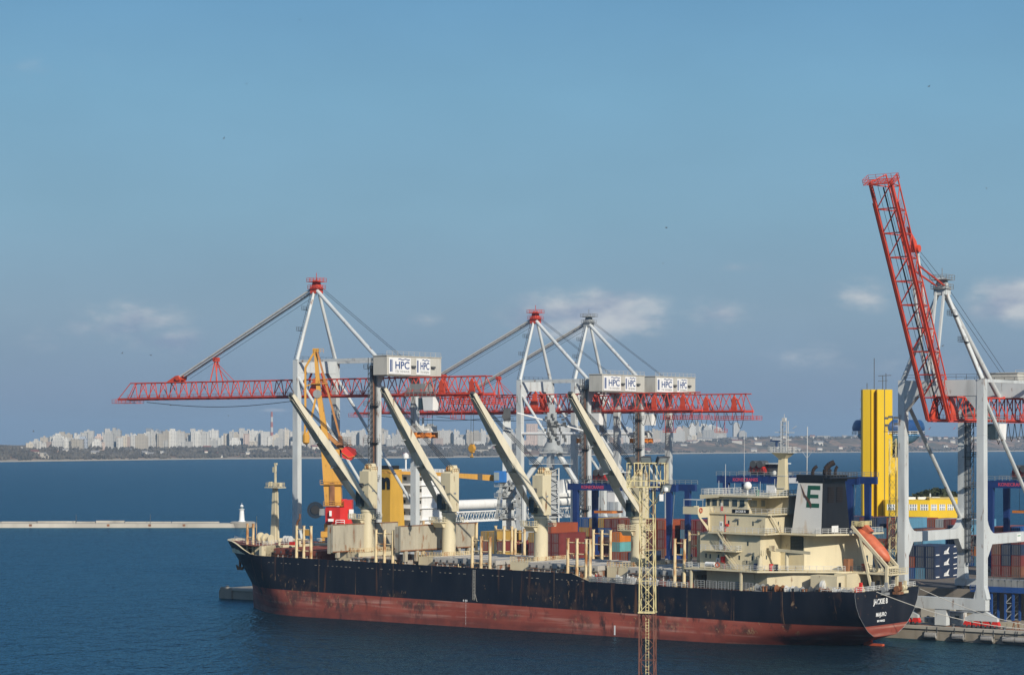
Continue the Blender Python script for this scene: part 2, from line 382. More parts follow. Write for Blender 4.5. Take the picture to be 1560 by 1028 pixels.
def facade(name, wallc, winc, fl=3.0, bay=3.3, frac=0.5):
    m = bpy.data.materials.new(name); m.use_nodes = True; nt = m.node_tree; N = nt.nodes.new; L = nt.links.new
    p = nt.nodes['Principled BSDF']; p.inputs['Roughness'].default_value = 0.8
    tc = N('ShaderNodeTexCoord'); sep = N('ShaderNodeSeparateXYZ'); L(tc.outputs['Object'], sep.inputs[0])
    def mth(op, a, b=None):
        n = N('ShaderNodeMath'); n.operation = op
        for i, v in enumerate((a, b)):
            if v is None: continue
            if hasattr(v, 'is_linked'): L(v, n.inputs[i])
            else: n.inputs[i].default_value = v
        return n.outputs[0]
    s = mth('ADD', sep.outputs[0], sep.outputs[1])
    fx = mth('FRACT', mth('DIVIDE', s, bay)); fz = mth('FRACT', mth('DIVIDE', sep.outputs[2], fl))
    wx = mth('MULTIPLY', mth('GREATER_THAN', fx, 0.3), mth('LESS_THAN', fx, 0.3 + frac)); wz = mth('MULTIPLY', mth('GREATER_THAN', fz, 0.28), mth('LESS_THAN', fz, 0.78))
    w = mth('MULTIPLY', wx, wz)
    oi = N('ShaderNodeObjectInfo')
    hv = N('ShaderNodeHueSaturation'); hv.inputs['Color'].default_value = (*wallc, 1)
    v = N('ShaderNodeMapRange'); v.inputs[3].default_value = 0.62; v.inputs[4].default_value = 1.12; L(oi.outputs['Random'], v.inputs[0]); L(v.outputs[0], hv.inputs['Value'])
    x = N('ShaderNodeMix'); x.data_type = 'RGBA'; L(w, x.inputs[0]); L(hv.outputs[0], x.inputs[6]); x.inputs[7].default_value = (*winc, 1)
    L(x.outputs[2], p.inputs['Base Color']); return m
FAC = [facade('flat_block_white', (0.62, 0.60, 0.55), (0.17, 0.18, 0.19)), facade('flat_block_cream', (0.58, 0.52, 0.42), (0.16, 0.15, 0.14)),
       facade('flat_block_pink', (0.56, 0.44, 0.37), (0.15, 0.14, 0.14), frac=0.45), facade('flat_block_grey', (0.40, 0.43, 0.47), (0.08, 0.10, 0.13), frac=0.62)]
FACN = ['white', 'cream', 'pinkish', 'grey glazed']
roofred = M('roof_red', (0.22, 0.10, 0.08), 0.8, 0.2); roofgrey = M('roof_grey', (0.28, 0.27, 0.26), 0.8, 0.2)
housew = M('house_wall', (0.60, 0.56, 0.48), 0.8, 0.15, 0.1)

def block_mesh(w, dp, h, style):
    mb = MB()
    mb.box(-w / 2, w / 2, -dp / 2, dp / 2, -12, h)
    if style == 0:                                  # slab block with lift houses and stair bays
        for k in range(max(1, int(w // 18))):
            x = -w / 2 + 9 + k * 18
            mb.box(x - 2.2, x + 2.2, -3, 3, h, h + 3.2); mb.box(x - 1.6, x + 1.6, -dp / 2 - 0.8, -dp / 2, -10, h - 1)
    elif style == 1:                                # tower with set-back top
        mb.box(-w * .32, w * .32, -dp * .3, dp * .3, h, h + 4.5)
        for sx in (-1, 1): mb.box(sx * w / 2 - 1.5, sx * w / 2 + 1.5, -dp / 2 - 1.2, -dp / 2, -10, h - 2)
    elif style == 2:                                # stepped
        mb.box(-w / 2, -w * .1, -dp * .45, dp * .45, h, h + 5.5); mb.box(w * .1, w * .3, -2, 2, h, h + 3)
    else:                                           # block with parapet and balconies
        mb.box(-w / 2 - .4, w / 2 + .4, -dp / 2 - .4, dp / 2 + .4, h, h + 1.0)
        for k in range(max(1, int(w // 9))):
            x = -w / 2 + 4.5 + k * 9; mb.box(x - 1.8, x + 1.8, -dp / 2 - 1.4, -dp / 2, 0, h - 1.5)
    return mb
# picture columns of the skyline, top and base rows as seen; the buildings stand on the plateau
CITY = [(40, 60, 671, 681), (60, 78, 674, 682), (76, 94, 664, 679), (94, 112, 668, 678), (112, 132, 668, 679), (114, 132, 660, 672), (135, 147, 667, 680), (146, 162, 662, 678), (150, 166, 673, 682), (161, 184, 656, 680), (178, 192, 663, 681), (192, 206, 662, 682), (205, 217, 665, 682), (215, 229, 660, 680), (229, 241, 659, 681), (240, 256, 656, 678), (257, 269, 657, 682), (269, 281, 659, 683), (280, 297, 657, 680), (297, 312, 658, 678), (308, 333, 656, 678), (228, 262, 671, 685), (262, 292, 672, 686), (296, 331, 670, 683), (341, 355, 656, 671), (356, 372, 661, 672), (372, 392, 656, 670), (392, 406, 658, 671), (406, 424, 662, 675), (424, 440, 655, 671), (440, 462, 657, 672), (462, 480, 661, 674), (482, 500, 656, 672), (520, 540, 658, 674), (540, 556, 654, 672), (556, 575, 660, 676), (575, 590, 656, 674), (590, 606, 663, 677), (604, 620, 655, 675), (640, 660, 656, 674), (660, 684, 655, 672), (684, 700, 657, 673), (700, 720, 660, 676), (720, 740, 657, 672), (742, 760, 662, 678), (778, 795, 656, 674), (802, 818, 646, 668), (815, 832, 655, 672), (846, 860, 648, 674), (858, 872, 645, 672), (872, 886, 652, 674), (925, 942, 650, 674), (942, 962, 652, 676), (960, 984, 655, 676), (985, 1004, 655, 674), (1004, 1022, 653, 674), (1030, 1046, 651, 678), (1040, 1056, 646, 672), (1050, 1064, 643, 670), (1062, 1078, 648, 674), (1074, 1092, 650, 678), (1090, 1106, 655, 678), (1034, 1050, 662, 682), (1052, 1068, 660, 682), (1070, 1088, 662, 682), (1086, 1104, 661, 682), (1117, 1125, 645, 671), (1126, 1136, 657, 672)]
def make_city():
    r = random.Random(11); cache = {}
    back = [(x + r.uniform(-6, 6), None) for x in list(range(50, 1030, 17)) + list(range(1030, 1108, 9))]
    rows = [(x0, x1, yt, yb, 0) for (x0, x1, yt, yb) in CITY] + [(x - (w_ := r.uniform(4, 11)), x + w_, (r.uniform(660, 670) if x < 130 else r.uniform(654, 664) if x < 1030 else r.uniform(646, 658)), 674 if i_ % 2 else 680, 1 if i_ % 2 else 2) for i_, (x, _) in enumerate(back)]
    rows2 = []
    for row in rows:
        x0, x1, yt, yb, bk = row
        if x1 - x0 > 13 and bk == 0 and not 800 < x0 < 820:
            m_ = x0 + (x1 - x0) * r.uniform(.35, .65); rows2 += [(x0, m_ - .5, yt + r.uniform(0, 5), yb, 0), (m_ + .5, x1, yt, yb, 0)]
        else: rows2.append(row)
    for i, (x0, x1, yt, yb, bk) in enumerate(rows2):
        xp = (x0 + x1) / 2
        d = (700 if yb < 676 else 560) + (350 if bk == 1 else -30 if bk == 2 else 0); yt = yt + 9 if bk == 2 else yt; d = d + r.uniform(-40, 40)
        if xp > 1110: d += 120
        q = shore_pt(xp, d); D = q.y
        w = round((x1 - x0) * D / F / 4) * 4 + 2; h = max(12, round((z_for(yt, D) - q.z) / 3) * 3); st = i % 4; dp = 13
        fc = r.choice([0, 0, 0, 0, 1, 1, 0, 2 if i % 2 else 0, 3 if i % 3 == 0 else 0])
        if xp > 1110: fc = 0; st = 1
        if 800 < xp < 820: fc = 2
        key = (w, h, st)
        if key not in cache: cache[key] = block_mesh(w, dp, h, st).build('apartment_block', None).data; bpy.data.objects.remove(bpy.data.objects[-1] if False else [o for o in COL.objects if o.data == cache[key]][0])
        me = cache[key]
        o = bpy.data.objects.new('apartment_block', me); COL.objects.link(o)
        if not me.materials: me.materials.append(FAC[0])
        o.material_slots[0].link = 'OBJECT'; o.material_slots[0].material = FAC[fc]
        o.location = (q.x, q.y, q.z); o.rotation_euler = (0, 0, r.choice([0.0, 0.25, 0.1, 0.15]))
        side = 'left of the chimney' if xp < 410 else ('behind the ship cranes' if xp < 1000 else 'behind the raised bluff')
        lab = f'hazy {FACN[fc]} apartment block on the far shore {side}'
        if 1115 < xp < 1126: lab = 'tall slim white tower block standing alone right of the dense far cluster'
        elif xp > 1125: lab = 'lower white block beside the slim lone tower on the far shore'
        elif 800 < xp < 820: lab = 'tall pinkish block rising above its neighbours behind the grey portal crane'
        tag(o, lab, 'building', 'apartment blocks on the far shore')
    # low houses on the slopes
    mb = MB(); mb.box(-6, 6, -4, 4, -3, 5); hw = mb.build('house', housew); hm = hw.data; bpy.data.objects.remove(hw)
    mb = MB(); mb.prism([(-6.6, -4.6, 5), (-6.6, 4.6, 5), (-6.6, 0, 8)], (13.2, 0, 0)); rw = mb.build('roof', roofred); rm = rw.data; bpy.data.objects.remove(rw)
    k = 0
    while k < 120:
        xp = r.uniform(0, 1560) if k > 40 else r.uniform(1050, 1560)
        d = r.uniform(25, 520)
        q = shore_pt(xp, d); s = r.choice([0.6, 0.8, 1.0, 1.3])
        red = r.random() < 0.3
        o = bpy.data.objects.new('house', hm); COL.objects.link(o); o.location = q; o.scale = (s * r.choice([1, 1, 1.8]), s, s); o.rotation_euler = (0, 0, r.uniform(-.5, .5))
        f = bpy.data.objects.new('roof', rm); COL.objects.link(f); f.parent = o
        f.material_slots[0].link = 'OBJECT'; f.material_slots[0].material = roofred if red else roofgrey
        where = 'on the wooded slope below the apartment blocks' if xp < 1040 else 'on the bare slope of the right-hand far shore'
        tag(o, f'tiny pale house with {"red" if red else "grey"} roof {where}', 'house', 'small houses on the far shore'); k += 1
    # long low pale buildings near the far water's edge
    for i, (x0, x1, yt, yb, lab) in enumerate([(377, 410, 683, 697, 'large pale building near the beach left of the first gantry crane leg'), (420, 436, 689, 697, 'small pale beachside building left of the first crane leg'), (721, 744, 685, 695, 'long pale building by the far beach under the hanging hook'), (22, 36, 687, 692, 'low white building near the far beach at the left edge'), (62, 76, 697, 702, 'white peaked beach building at the left of the far shore'), (245, 256, 694, 699, 'small white beach pavilion below the far wood'), (1218, 1228, 667, 673, 'pale low block on top of the bare right-hand bluff'), (1244, 1264, 664, 673, 'pale stepped building on top of the bare right-hand bluff'), (1476, 1490, 675, 679, 'small pale building behind the raised boom crane')]):
        xp = (x0 + x1) / 2; D = min(EYE * F / max(4, (yb - HOR)), 7600) if yb > 680 else shore_d(xp) + 420
        d = D - shore_d(xp); d = max(15, min(600, d)); q = shore_pt(xp, d); D = q.y; w = (x1 - x0) * D / F; h = max(5, z_for(yt, D) - q.z)
        o = block_mesh(w, 14, h, 3 if i not in (4, 5) else 2).build('building', FAC[0] if i % 2 else FAC[1]); o.location = q
        tag(o, lab, 'building')
    # red and white chimney
    q = shore_pt(414, 760); D = q.y; zt = z_for(627, D) - q.z; e = empty('chimney', q); tag(e, 'tall red and white banded chimney above the far apartment blocks', 'chimney')
    n = 7
    for i in range(n):
        a, b = i / n, (i + 1) / n
        MB().tube((0, 0, zt * a), (0, 0, zt * b), 4.2 - 1.8 * a, 12, 4.2 - 1.8 * b).build('band', M('chimney_red', (.34, .13, .11), .8) if i % 2 == 0 else M('chimney_white', (.48, .46, .44), .8), e, smooth=50)
make_city()

# ------------------------------------------------------------------ breakwater and lighthouse
def make_breakwater():
    D = EYE * F / (803 - HOR); zt = 1.9
    xl = (-400 - 780) / F * D; xr = (376 - 780) / F * D
    mb = MB()
    mb.hexa([(xl, D - 5, -3), (xr, D - 5, -3), (xr, D + 9, -3), (xl, D + 9, -3)], [(xl, D - 3.5, zt), (xr, D - 3.5, zt), (xr, D + 8, zt), (xl, D + 8, zt)])
    x = xl; r = random.Random(5)
    while x < xr - 14:
        w = r.uniform(9, 26); mb.box(x, x + w - 0.5, D + 5.0, D + 7.5, zt, zt + r.uniform(.5, 1.1)); x += w
    e = empty('breakwater', (0, 0, 0)); tag(e, 'long low pale stone breakwater running to the lighthouse', 'breakwater')
    mb.build('wall', concrete_l, e)
    for xx in (228, 47, 165, 280): MB().box((xx - 780) / F * D, (xx - 776) / F * D, D - 3.9, D - 3.4, 0.2, zt - .25).build('weathered_patch', rustmix, e)
    for xx in (116, 229): MB().tube(((xx - 780) / F * D, D, zt), ((xx - 780) / F * D, D, zt + 4.2), 0.12).build('lamp_post', dgrey, e)
    # cross head
    MB().lathe([(6, -3), (6, zt + .3), (5.4, zt + .8)], (xr - 2, D + 1, 0), 18).build('pier_head', concrete_l, e, smooth=30)
    lx = (368 - 780) / F * D
    l = empty('lighthouse', (lx, D + 1, zt + .1)); l.scale = (.86, .86, .86); tag(l, 'small white lighthouse at the end of the breakwater', 'lighthouse')
    MB().lathe([(2.3, 0), (2.0, 1.2), (1.55, 1.3), (1.15, 6.8), (1.1, 7.2)], seg=16).build('tower', white, l, smooth=40)
    MB().lathe([(1.5, 7.2), (1.6, 7.4), (1.6, 7.6), (1.1, 7.65)], seg=16).build('gallery', white, l)
    MB().lathe([(.85, 7.6), (.85, 9.1)], seg=10).build('lantern', glassl, l)
    MB().lathe([(1.0, 9.1), (.7, 9.7), (.12, 10.1), (.08, 11)], seg=12).build('dome', white, l)
make_breakwater()
# ------------------------------------------------------------------ pier: low apron round a higher container yard
ZQ, ZY = 2.7, 8.5
asphalt = M('asphalt', (0.060, 0.058, 0.056), 0.9, 0.25, 0.05, streak=1, grime=0.3)
yardmat = M('yard_paving', (0.17, 0.145, 0.12), 0.9, 0.25, 0.06, streak=1, grime=0.3)
def poly(name, pts, z0, z1, mat, kind='structure'):
    mb = MB(); mb.prism([W(t, n, z0) for t, n in pts], (0, 0, z1 - z0)); return tag(mb.build(name, mat), kind=kind)
poly('quay_apron', [(-119, 33), (330, 33), (330, 330), (-119, 330)], -6, ZQ, concrete)
poly('container_yard_ground', [(-84, 74), (38, 74), (38, 61), (330, 61), (330, 322), (-84, 322)], ZQ - 1, ZY, yardmat)
poly('retaining_wall', [(38, 60.6), (330, 60.6), (330, 60.98), (38, 60.98)], ZQ - 1, ZY + .35, M('wall_concrete', (.20, .175, .145), .85, .25, .15, grime=.5))
poly('yard_lane', [(40, 62), (330, 62), (330, 84), (40, 84)], ZY - .5, ZY + .006, asphalt)
# the stub of older quay wall showing off the ship's bow
e = empty('old_quay_end', W(-119.6, 33, 0), TH); tag(e, 'low weathered concrete quay end showing left of the ship bow', 'quay')
MB().box(-2.2, 3, 0.3, 12, -4, 2.0).box(-1.2, 3, -.4, 12, -4, 2.6).build('wall', concrete, e)
mbx = MB()
for i in range(9): mbx.box(-1.0 + i * .45, -.75 + i * .45, -.35, -.1, 2.6, 3.0)
mbx.build('kerb', concrete_l, e)
MB().lathe([(.35, 2.6), (.28, 3.0), (.45, 3.1), (.45, 3.3)], (.6, .6, 0), 10).build('bollard', dgrey, e)
# quay coping, rail and fenders along the visible quay edge
mb = MB(); mb.prism([W(-119, 32.7, ZQ - .5), W(330, 32.7, ZQ - .5), W(330, 34.0, ZQ - .5), W(-119, 34.0, ZQ - .5)], (0, 0, .5 + .12)); tag(mb.build('quay_coping', concrete_l), kind='structure')
mb = MB()
for n_ in (36.0, 63.7):
    z = ZQ if n_ < 60 else ZY + .01
    for dn in (-.12, .12): mb.bar(W(40, n_ + dn, z + .05), W(330, n_ + dn, z + .05), .08, .1)
tag(mb.build('crane_rail_track', rustmix), kind='structure')
fproto = None
for i, x in enumerate((1418, 1460, 1504, 1537, 1556, 1590)):
    t = t_at(x, 32.4)
    if fproto is None:
        e = empty('quay_fender', W(t, 32.4, 0), TH); fproto = e
        MB().tube((-1.25, 0, 1.0), (1.25, 0, 1.0), .62, 12).build('roller', rubber, e, smooth=40)
        for s in (-1.0, 1.25): MB().bar((s, .1, 1.0), (s, .35, 2.75), .16).build('chain', dgrey, e)
        MB().box(-1.5, 1.5, .2, .34, .2, 1.9).build('backing', concrete, e)
    else:
        e = copy_tree(fproto); e.location = W(t, 32.4, 0)
    tag(e, ['grey cylindrical fender on the quay wall nearest the ship stern', 'grey cylindrical fender hanging second from the ship stern', 'grey cylindrical fender under the crane bogies on the quay wall', 'grey cylindrical fender fourth along the quay wall right of the bogies', 'grey cylindrical fender at the right edge of the picture', 'grey cylindrical fender beyond the right edge'][i], 'fender', 'fenders along the quay wall')
for x in (1452, 1530):
    t = t_at(x, 34.6); e = empty('bollard', W(t, 34.6, ZQ), TH); tag(e, 'mushroom bollard on the quay edge ' + ('left of the crane bogies' if x < 1500 else 'right of the crane bogies'), 'bollard')
    MB().lathe([(.4, 0), (.27, .35), (.27, .5), (.5, .6), (.48, .75), (.1, .8)], seg=12).build('post', dgrey, e, smooth=40)

# ------------------------------------------------------------------ ship-to-shore gantry cranes
def truss(mbc, mbb, x0, x1, yc, z0, z1, wb, wt, pan, rc=.27, rb=.13, T=None, rt=.18):
    T = T or (lambda p: Vector(p))
    n = max(1, round(abs(x1 - x0) / pan)); P = lambda x, y, z: T((x, yc + y, z))
    for s in (-1, 1):
        mbc.bar(P(x0, s * wb / 2, z0), P(x1, s * wb / 2, z0), rc * 2, rc * 2.6)
        mbc.tube(P(x0, s * wt / 2, z1), P(x1, s * wt / 2, z1), rt, 6)
    for i in range(n):
        a = x0 + (x1 - x0) * i / n; b = x0 + (x1 - x0) * (i + 1) / n; m = (a + b) / 2
        for s in (-1, 1):
            mbb.tube(P(a, s * wb / 2, z0), P(m, s * wt / 2, z1), rb, 5, cap=False); mbb.tube(P(m, s * wt / 2, z1), P(b, s * wb / 2, z0), rb, 5, cap=False)
        mbb.tube(P(m, -wt / 2, z1), P(m, wt / 2, z1), rb * .8, 5, cap=False)
        mbb.tube(P(a, -wb / 2, z0), P(b, wb / 2, z0), rb * .8, 5, cap=False)
        mbb.tube(P(a, -wb / 2, z0), P(a, wb / 2, z0), rb, 5, cap=False)

def make_sts(name, loc, rz, label, g, a, zs, ztop, zb, zt, zap, out, back, ang=0.0, tie=22.0, land=0.0, trolley=14.0, spread=None, house=(29.9, 34.5), boom_mast=True, sign=True, dz=24.0, lift_y=0, cross_z=None):
    e = empty(name, loc, rz); tag(e, label, 'gantry crane', 'ship-to-shore gantry cranes')
    yc = a / 2
    lw, ld = 1.7, 1.5
    base = {0: zs, g: zs + land}
    sq = 2.0
    for x in (0, g):
        for y in (0, a):
            mb = MB(); zb0 = base[x] + 5.0
            mb.hexa([(x - lw / 2 - .1, y - ld / 2 - .1, zb0), (x + lw / 2 + .1, y - ld / 2 - .1, zb0), (x + lw / 2 + .1, y + ld / 2 + .1, zb0), (x - lw / 2 - .1, y + ld / 2 + .1, zb0)],
                    [(x - lw / 2, y - ld / 2, ztop), (x + lw / 2, y - ld / 2, ztop), (x + lw / 2, y + ld / 2, ztop), (x - lw / 2, y + ld / 2, ztop)])
            for zz in (zb0 + (ztop - zb0) * k / 4 for k in (1, 2, 3)): mb.box(x - lw / 2 - .06, x + lw / 2 + .06, y - ld / 2 - .06, y + ld / 2 + .06, zz, zz + .12)
            leg = mb.build('leg', crane_w, e)
    for x in (0, g):
        z = base[x]
        if x > 0 and land:                    # landside: low sill straight on small wheel trucks
            MB().box(x - .7, x + .7, -1.6, a + 1.6, z + .9, z + 2.4).build('sill_beam', crane_w, e)
            for y in (0, a):
                MB().hexa([(x - .95, y - 1.0, z + 2.4), (x + .95, y - 1.0, z + 2.4), (x + .95, y + 1.0, z + 2.4), (x - .95, y + 1.0, z + 2.4)], [(x - .9, y - .8, z + 5.1), (x + .9, y - .8, z + 5.1), (x + .9, y + .8, z + 5.1), (x - .9, y + .8, z + 5.1)]).build('leg_foot', crane_w, e)
                for dy in (-.9, .9): MB().tube((x - .4, y + dy, z + .45), (x + .4, y + dy, z + .45), .45, 12).build('wheel', dgrey, e)
            continue
        mb = MB(); mb.box(x - .95, x + .95, -1.2, a + 1.2, z + 3.6, z + 6.0)
        for y in (0, a): mb.hexa([(x - .87, y - 1.5, z + 6), (x + .87, y - 1.5, z + 6), (x + .87, y + 1.5, z + 6), (x - .87, y + 1.5, z + 6)], [(x - .85, y - .78, z + 9), (x + .85, y - .78, z + 9), (x + .85, y + .78, z + 9), (x - .85, y + .78, z + 9)])
        mb.build('sill_beam', crane_w, e)
        for y in (0, a):
            b = MB(); b.prism([(x - .5, y - 3.6, z + 1.5), (x - .5, y + 3.6, z + 1.5), (x - .5, y + 3.6, z + 2.1), (x - .5, y + .7, z + 3.6), (x - .5, y - .7, z + 3.6), (x - .5, y - 3.6, z + 2.1)], (1.0, 0, 0))
            bo = b.build('bogie', crane_w, e)
            for k in range(4):
                yy = y - 3.1 + k * 2.07
                wb_ = MB(); wb_.prism([(x - .55, yy - .85, z + .75), (x - .55, yy - .55, z + 1.45), (x - .55, yy + .55, z + 1.45), (x - .55, yy + .85, z + .75), (x - .55, yy + .7, z + .35), (x - .55, yy - .7, z + .35)], (1.1, 0, 0))
                wb_.build('wheel_guard', signred, bo)
                w_ = MB(); w_.tube((x - .62, yy - .45, z + .36), (x + .62, yy - .45, z + .36), .34, 10); w_.tube((x - .62, yy + .45, z + .36), (x + .62, yy + .45, z + .36), .34, 10); w_.build('wheel', dgrey, bo)
    # a drive cabinet between the bogies
    MB().box(-.8, .8, yc - 1.3, yc + 1.3, zs + .25, zs + 3.6).build('cabinet', crane_w, e)
    for y in (0, a):                          # portal tie beams with gussets, one each side
        mb = MB(); mb.box(lw / 2, g - lw / 2, y - .65, y + .65, tie, tie + 2.1)
        for x, s in ((lw / 2, 1), (g - lw / 2, -1)):
            arc = [(x + s * 4.2 * (1 - math.sin(th)), y - .64, tie + 2.1 + 5.0 * (1 - math.cos(th))) for th in [i * math.pi / 2 / 5 for i in range(6)]]
            mb.prism([(x, y - .64, tie + 2.1)] + arc, (0, 1.28, 0))
            mb.prism([(x, y - .64, tie), (x, y - .64, tie - 3.4), (x + s * 2.6, y - .64, tie)], (0, 1.28, 0))
        mb.build('portal_beam', crane_w, e)
        mb = MB(); mb.bar((0, y, ztop - .3), (g, y, ztop - .3), .75, .65); mb.build('top_beam', crane_w, e)
        mb = MB(); mb.tube((.6, y, zb + 5), (g - .8, y, dz), .42, 8); mb.build('diagonal_brace', crane_w, e, smooth=40)
    if cross_z: MB().tube((.8, 0, cross_z), (g - .8, 0, cross_z), .45, 10).build('cross_tie', white, e, smooth=40)
    for x in (0, g):                          # cross beams
        mb = MB(); mb.box(x - .8, x + .8, .75, a - .75, ztop - 3.4, ztop - .1)
        for y, s in ((.75, 1), (a - .75, -1)): mb.prism([(x - .7, y, ztop - 3.4), (x - .7, y + s * 2.8, ztop - 3.4), (x - .7, y, ztop - 6.6)], (1.4, 0, 0))
        mb.build('cross_beam', crane_w, e)
        MB().rail([(x - .7, .8, ztop), (x - .7, a - .8, ztop)], sp=2.4, rows=2).build('railing', dgrey, e)
    # A-frame, apex and stays
    ap = Vector((0, yc, zap))
    mb = MB()
    for y, s in ((0, -1), (a, 1)): mb.tube((0, y, ztop), (ap.x, yc + s * .8, zap - 1.4), .55, 10, .42)
    mb.build('apex_frame', crane_w, e, smooth=40)
    mb = MB()
    if sign: mb.tube((g, 0, ztop), (ap.x + .5, yc - .7, zap - 1.2), .55, 10)
    else: mb.tube((g - 1, yc, zt + .3), (ap.x + .5, yc, zap - 1.2), .58, 10)
    mb.build('backstay', crane_w, e, smooth=40)
    mb = MB(); mb.box(-1.1, 1.1, yc - 1.4, yc + 1.4, zap - 2.2, zap - .6)
    mb.hexa([(-.9, yc - 1.2, zap - .6), (.9, yc - 1.2, zap - .6), (.9, yc + 1.2, zap - .6), (-.9, yc + 1.2, zap - .6)], [(-.5, yc - .8, zap + 1.4), (.5, yc - .8, zap + 1.4), (.5, yc + .8, zap + 1.4), (-.5, yc + .8, zap + 1.4)])
    apx = mb.build('apex_head', crane_r if sign and ang == 0 else crane_w, e)
    mb = MB(); 
    for z in (zap - 1.0, zap + .9):
        q = 1.9 if z > zap else 1.7
        mb.box(-q, q, yc - q, yc + q, z, z + .12); mb.rail([(-q, yc - q, z), (q, yc - q, z), (q, yc + q, z), (-q, yc + q, z), (-q, yc - q, z)], sp=1.2, rows=2, r=.04)
    mb.bar((0, yc, zap + 1), (0, yc, zap + 3.4), .12); mb.build('platform', crane_r if sign and ang == 0 else grey, apx)
    # ladder with rest platforms up the near apex leg
    mb = MB(); p0 = Vector((-.9, 0, ztop)); p1 = Vector((-.9, yc - .8, zap - 1.4))
    for dx in (-.3, .3):
        mb.bar(p0 + Vector((dx, 0, 0)), p1 + Vector((dx, 0, 0)), .09)
    for k in range(24): q = p0.lerp(p1, k / 24); mb.bar(q + Vector((-.3, 0, 0)), q + Vector((.3, 0, 0)), .06)
    for f_ in (.42, .72):
        q = p0.lerp(p1, f_); mb.box(q.x - 1.2, q.x + .7, q.y - .9, q.y + .9, q.z - .06, q.z); mb.rail([(q.x - 1.2, q.y - .9, q.z), (q.x - 1.2, q.y + .9, q.z), (q.x + .7, q.y + .9, q.z)], rows=3, sp=.9)
    mb.build('ladder', dgrey, e)
    # boom
    hx = -1.6; ca, sa = math.cos(ang), math.sin(ang)
    def T(p):
        x, y, z = p; dx, dz = x - hx, z - zb
        return Vector((hx + dx * ca + dz * sa, y, zb - dx * sa + dz * ca))
    c, b = MB(), MB(); wB, wT = 4.6, 2.4
    nose = 4.5 if ang == 0 else 1.0; truss(c, b, -out + nose, hx, yc, zb, zt, wB, wT, 4.0 if ang == 0 else 5.4, T=T)
    for s in (-1, 1): c.bar(T((-out + .5, yc + s * wB / 2, zb)), T((-out + nose, yc + s * wB / 2, zb)), .5, .65); b.tube(T((-out + .5, yc + s * wB / 2, zb)), T((-out + nose, yc + s * wT / 2, zt)), .13, 5)
    bo = c.build('boom', crane_r, e); b.build('boom_lacing', crane_r, bo)
    if ang == 0: q = [T((-out - 1.8, yc - 2.6, zb - 1.1)), T((-out + 6, yc - 2.6, zb - 1.1)), T((-out + 6, yc + 2.6, zb - 1.1)), T((-out - 1.8, yc + 2.6, zb - 1.1))]; nrm = Vector((0, 0, 1))
    else:                                    # level again only when the boom is down: now a grating across the tip
        q = [T((-out + .7, yc - 3.4, zb - .9)), T((-out + .7, yc - 3.4, zb + 1.7)), T((-out + .7, yc + 3.4, zb + 1.7)), T((-out + .7, yc + 3.4, zb - .9))]; nrm = T((-1, 0, zb)) - T((0, 0, zb))
    mb = MB(); q_ = [p + (nrm * 0) for p in q]
    for k in range(9): mb.bar(q_[0].lerp(q_[3], k / 8), q_[1].lerp(q_[2], k / 8), .12)
    for k in range(5): mb.bar(q_[0].lerp(q_[1], k / 4), q_[3].lerp(q_[2], k / 4), .12)
    for u, v in ((0, 1), (1, 2), (2, 3), (3, 0)):
        for hh in (.55, 1.1): mb.bar(q[u] + nrm * hh, q[v] + nrm * hh, .07)
        for k in range(5): w_ = q[u].lerp(q[v], k / 4); mb.bar(w_, w_ + nrm * 1.1, .07)
    mb.build('tip_platform', crane_r, bo)
    mb = MB(); mb.box(0, 1, 0, 1, 0, .01)
    mb = MB()
    for s in (-1, 1):                        # walkway rail along the boom
        for k in range(int(out / 3)): mb.bar(T((-out + 5 + k * 3, yc + s * (wB / 2 + .5), zb + .1)), T((-out + 5 + k * 3, yc + s * (wB / 2 + .5), zb + 1.2)), .06)
        for hh in (.65, 1.2): mb.bar(T((-out + 5, yc + s * (wB / 2 + .5), zb + hh)), T((hx, yc + s * (wB / 2 + .5), zb + hh)), .06)
        mb.bar(T((-out + 5, yc + s * (wB / 2 + .3), zb)), T((hx, yc + s * (wB / 2 + .3), zb)), .7, .08)
    mb.build('walkway', crane_r, bo)
    xf = -out * .70
    mb = MB()
    for s in (-1, 1): mb.prism([T((xf - 4.2, yc + s * .9, zt)), T((xf + 1.5, yc + s * .9, zt)), T((xf + 2.4, yc + s * .9, zt + 1.9)), T((xf - .2, yc + s * .9, zt + 1.9))], (0, .35, 0))
    mb.tube(T((xf + 1.2, yc - 1.6, zt + 1.2)), T((xf + 1.2, yc + 1.6, zt + 1.2)), .75, 12); mb.build('stay_bracket', crane_o, bo)
    fp = T((xf + 1.2, yc, zt + 1.4))
    if ang == 0:
        mb = MB()
        for s in (-1, 1): mb.tube(ap + Vector((-.8, s * .9, -.9)), fp + Vector((0, s * .9, 0)), .33, 10)
        fs = mb.build('forestay', offwhite, e, smooth=40)
        mb = MB()
        for k, s in enumerate((-1.0, 1.0)): mb.tube(ap + Vector((-.8, s, -2.4)), fp + Vector((2.5, s, -.4)), .05, 4)
        mb.build('hoist_rope', cable, fs)
        mx = -out * .50
        mb = MB()
        for s in (-1, 1):
            mb.bar((mx + 1.5, yc + s * wT / 2, zt), (mx, yc + s * .4, zt + 6.0), .28); mb.bar((mx - 1.2, yc + s * wT / 2, zt), (mx, yc + s * .4, zt + 6.0), .28)
            mb.bar((mx + 6, yc + s * wT / 2, zt), (mx, yc + s * .4, zt + 5.2), .12)
        mb.box(mx - .5, mx + .5, yc - .9, yc + .9, zt + 5.6, zt + 6.8); mb.build('boom_mast', crane_r, bo)
        mb = MB(); pts = [Vector((-out + 10 + k * (out - 16) / 12, yc, zb - .9 - 1.6 * math.sin(math.pi * k / 12))) for k in range(13)]
        mb.path(pts, .09, 5); mb.build('slack_cable', cable, bo)
    else:
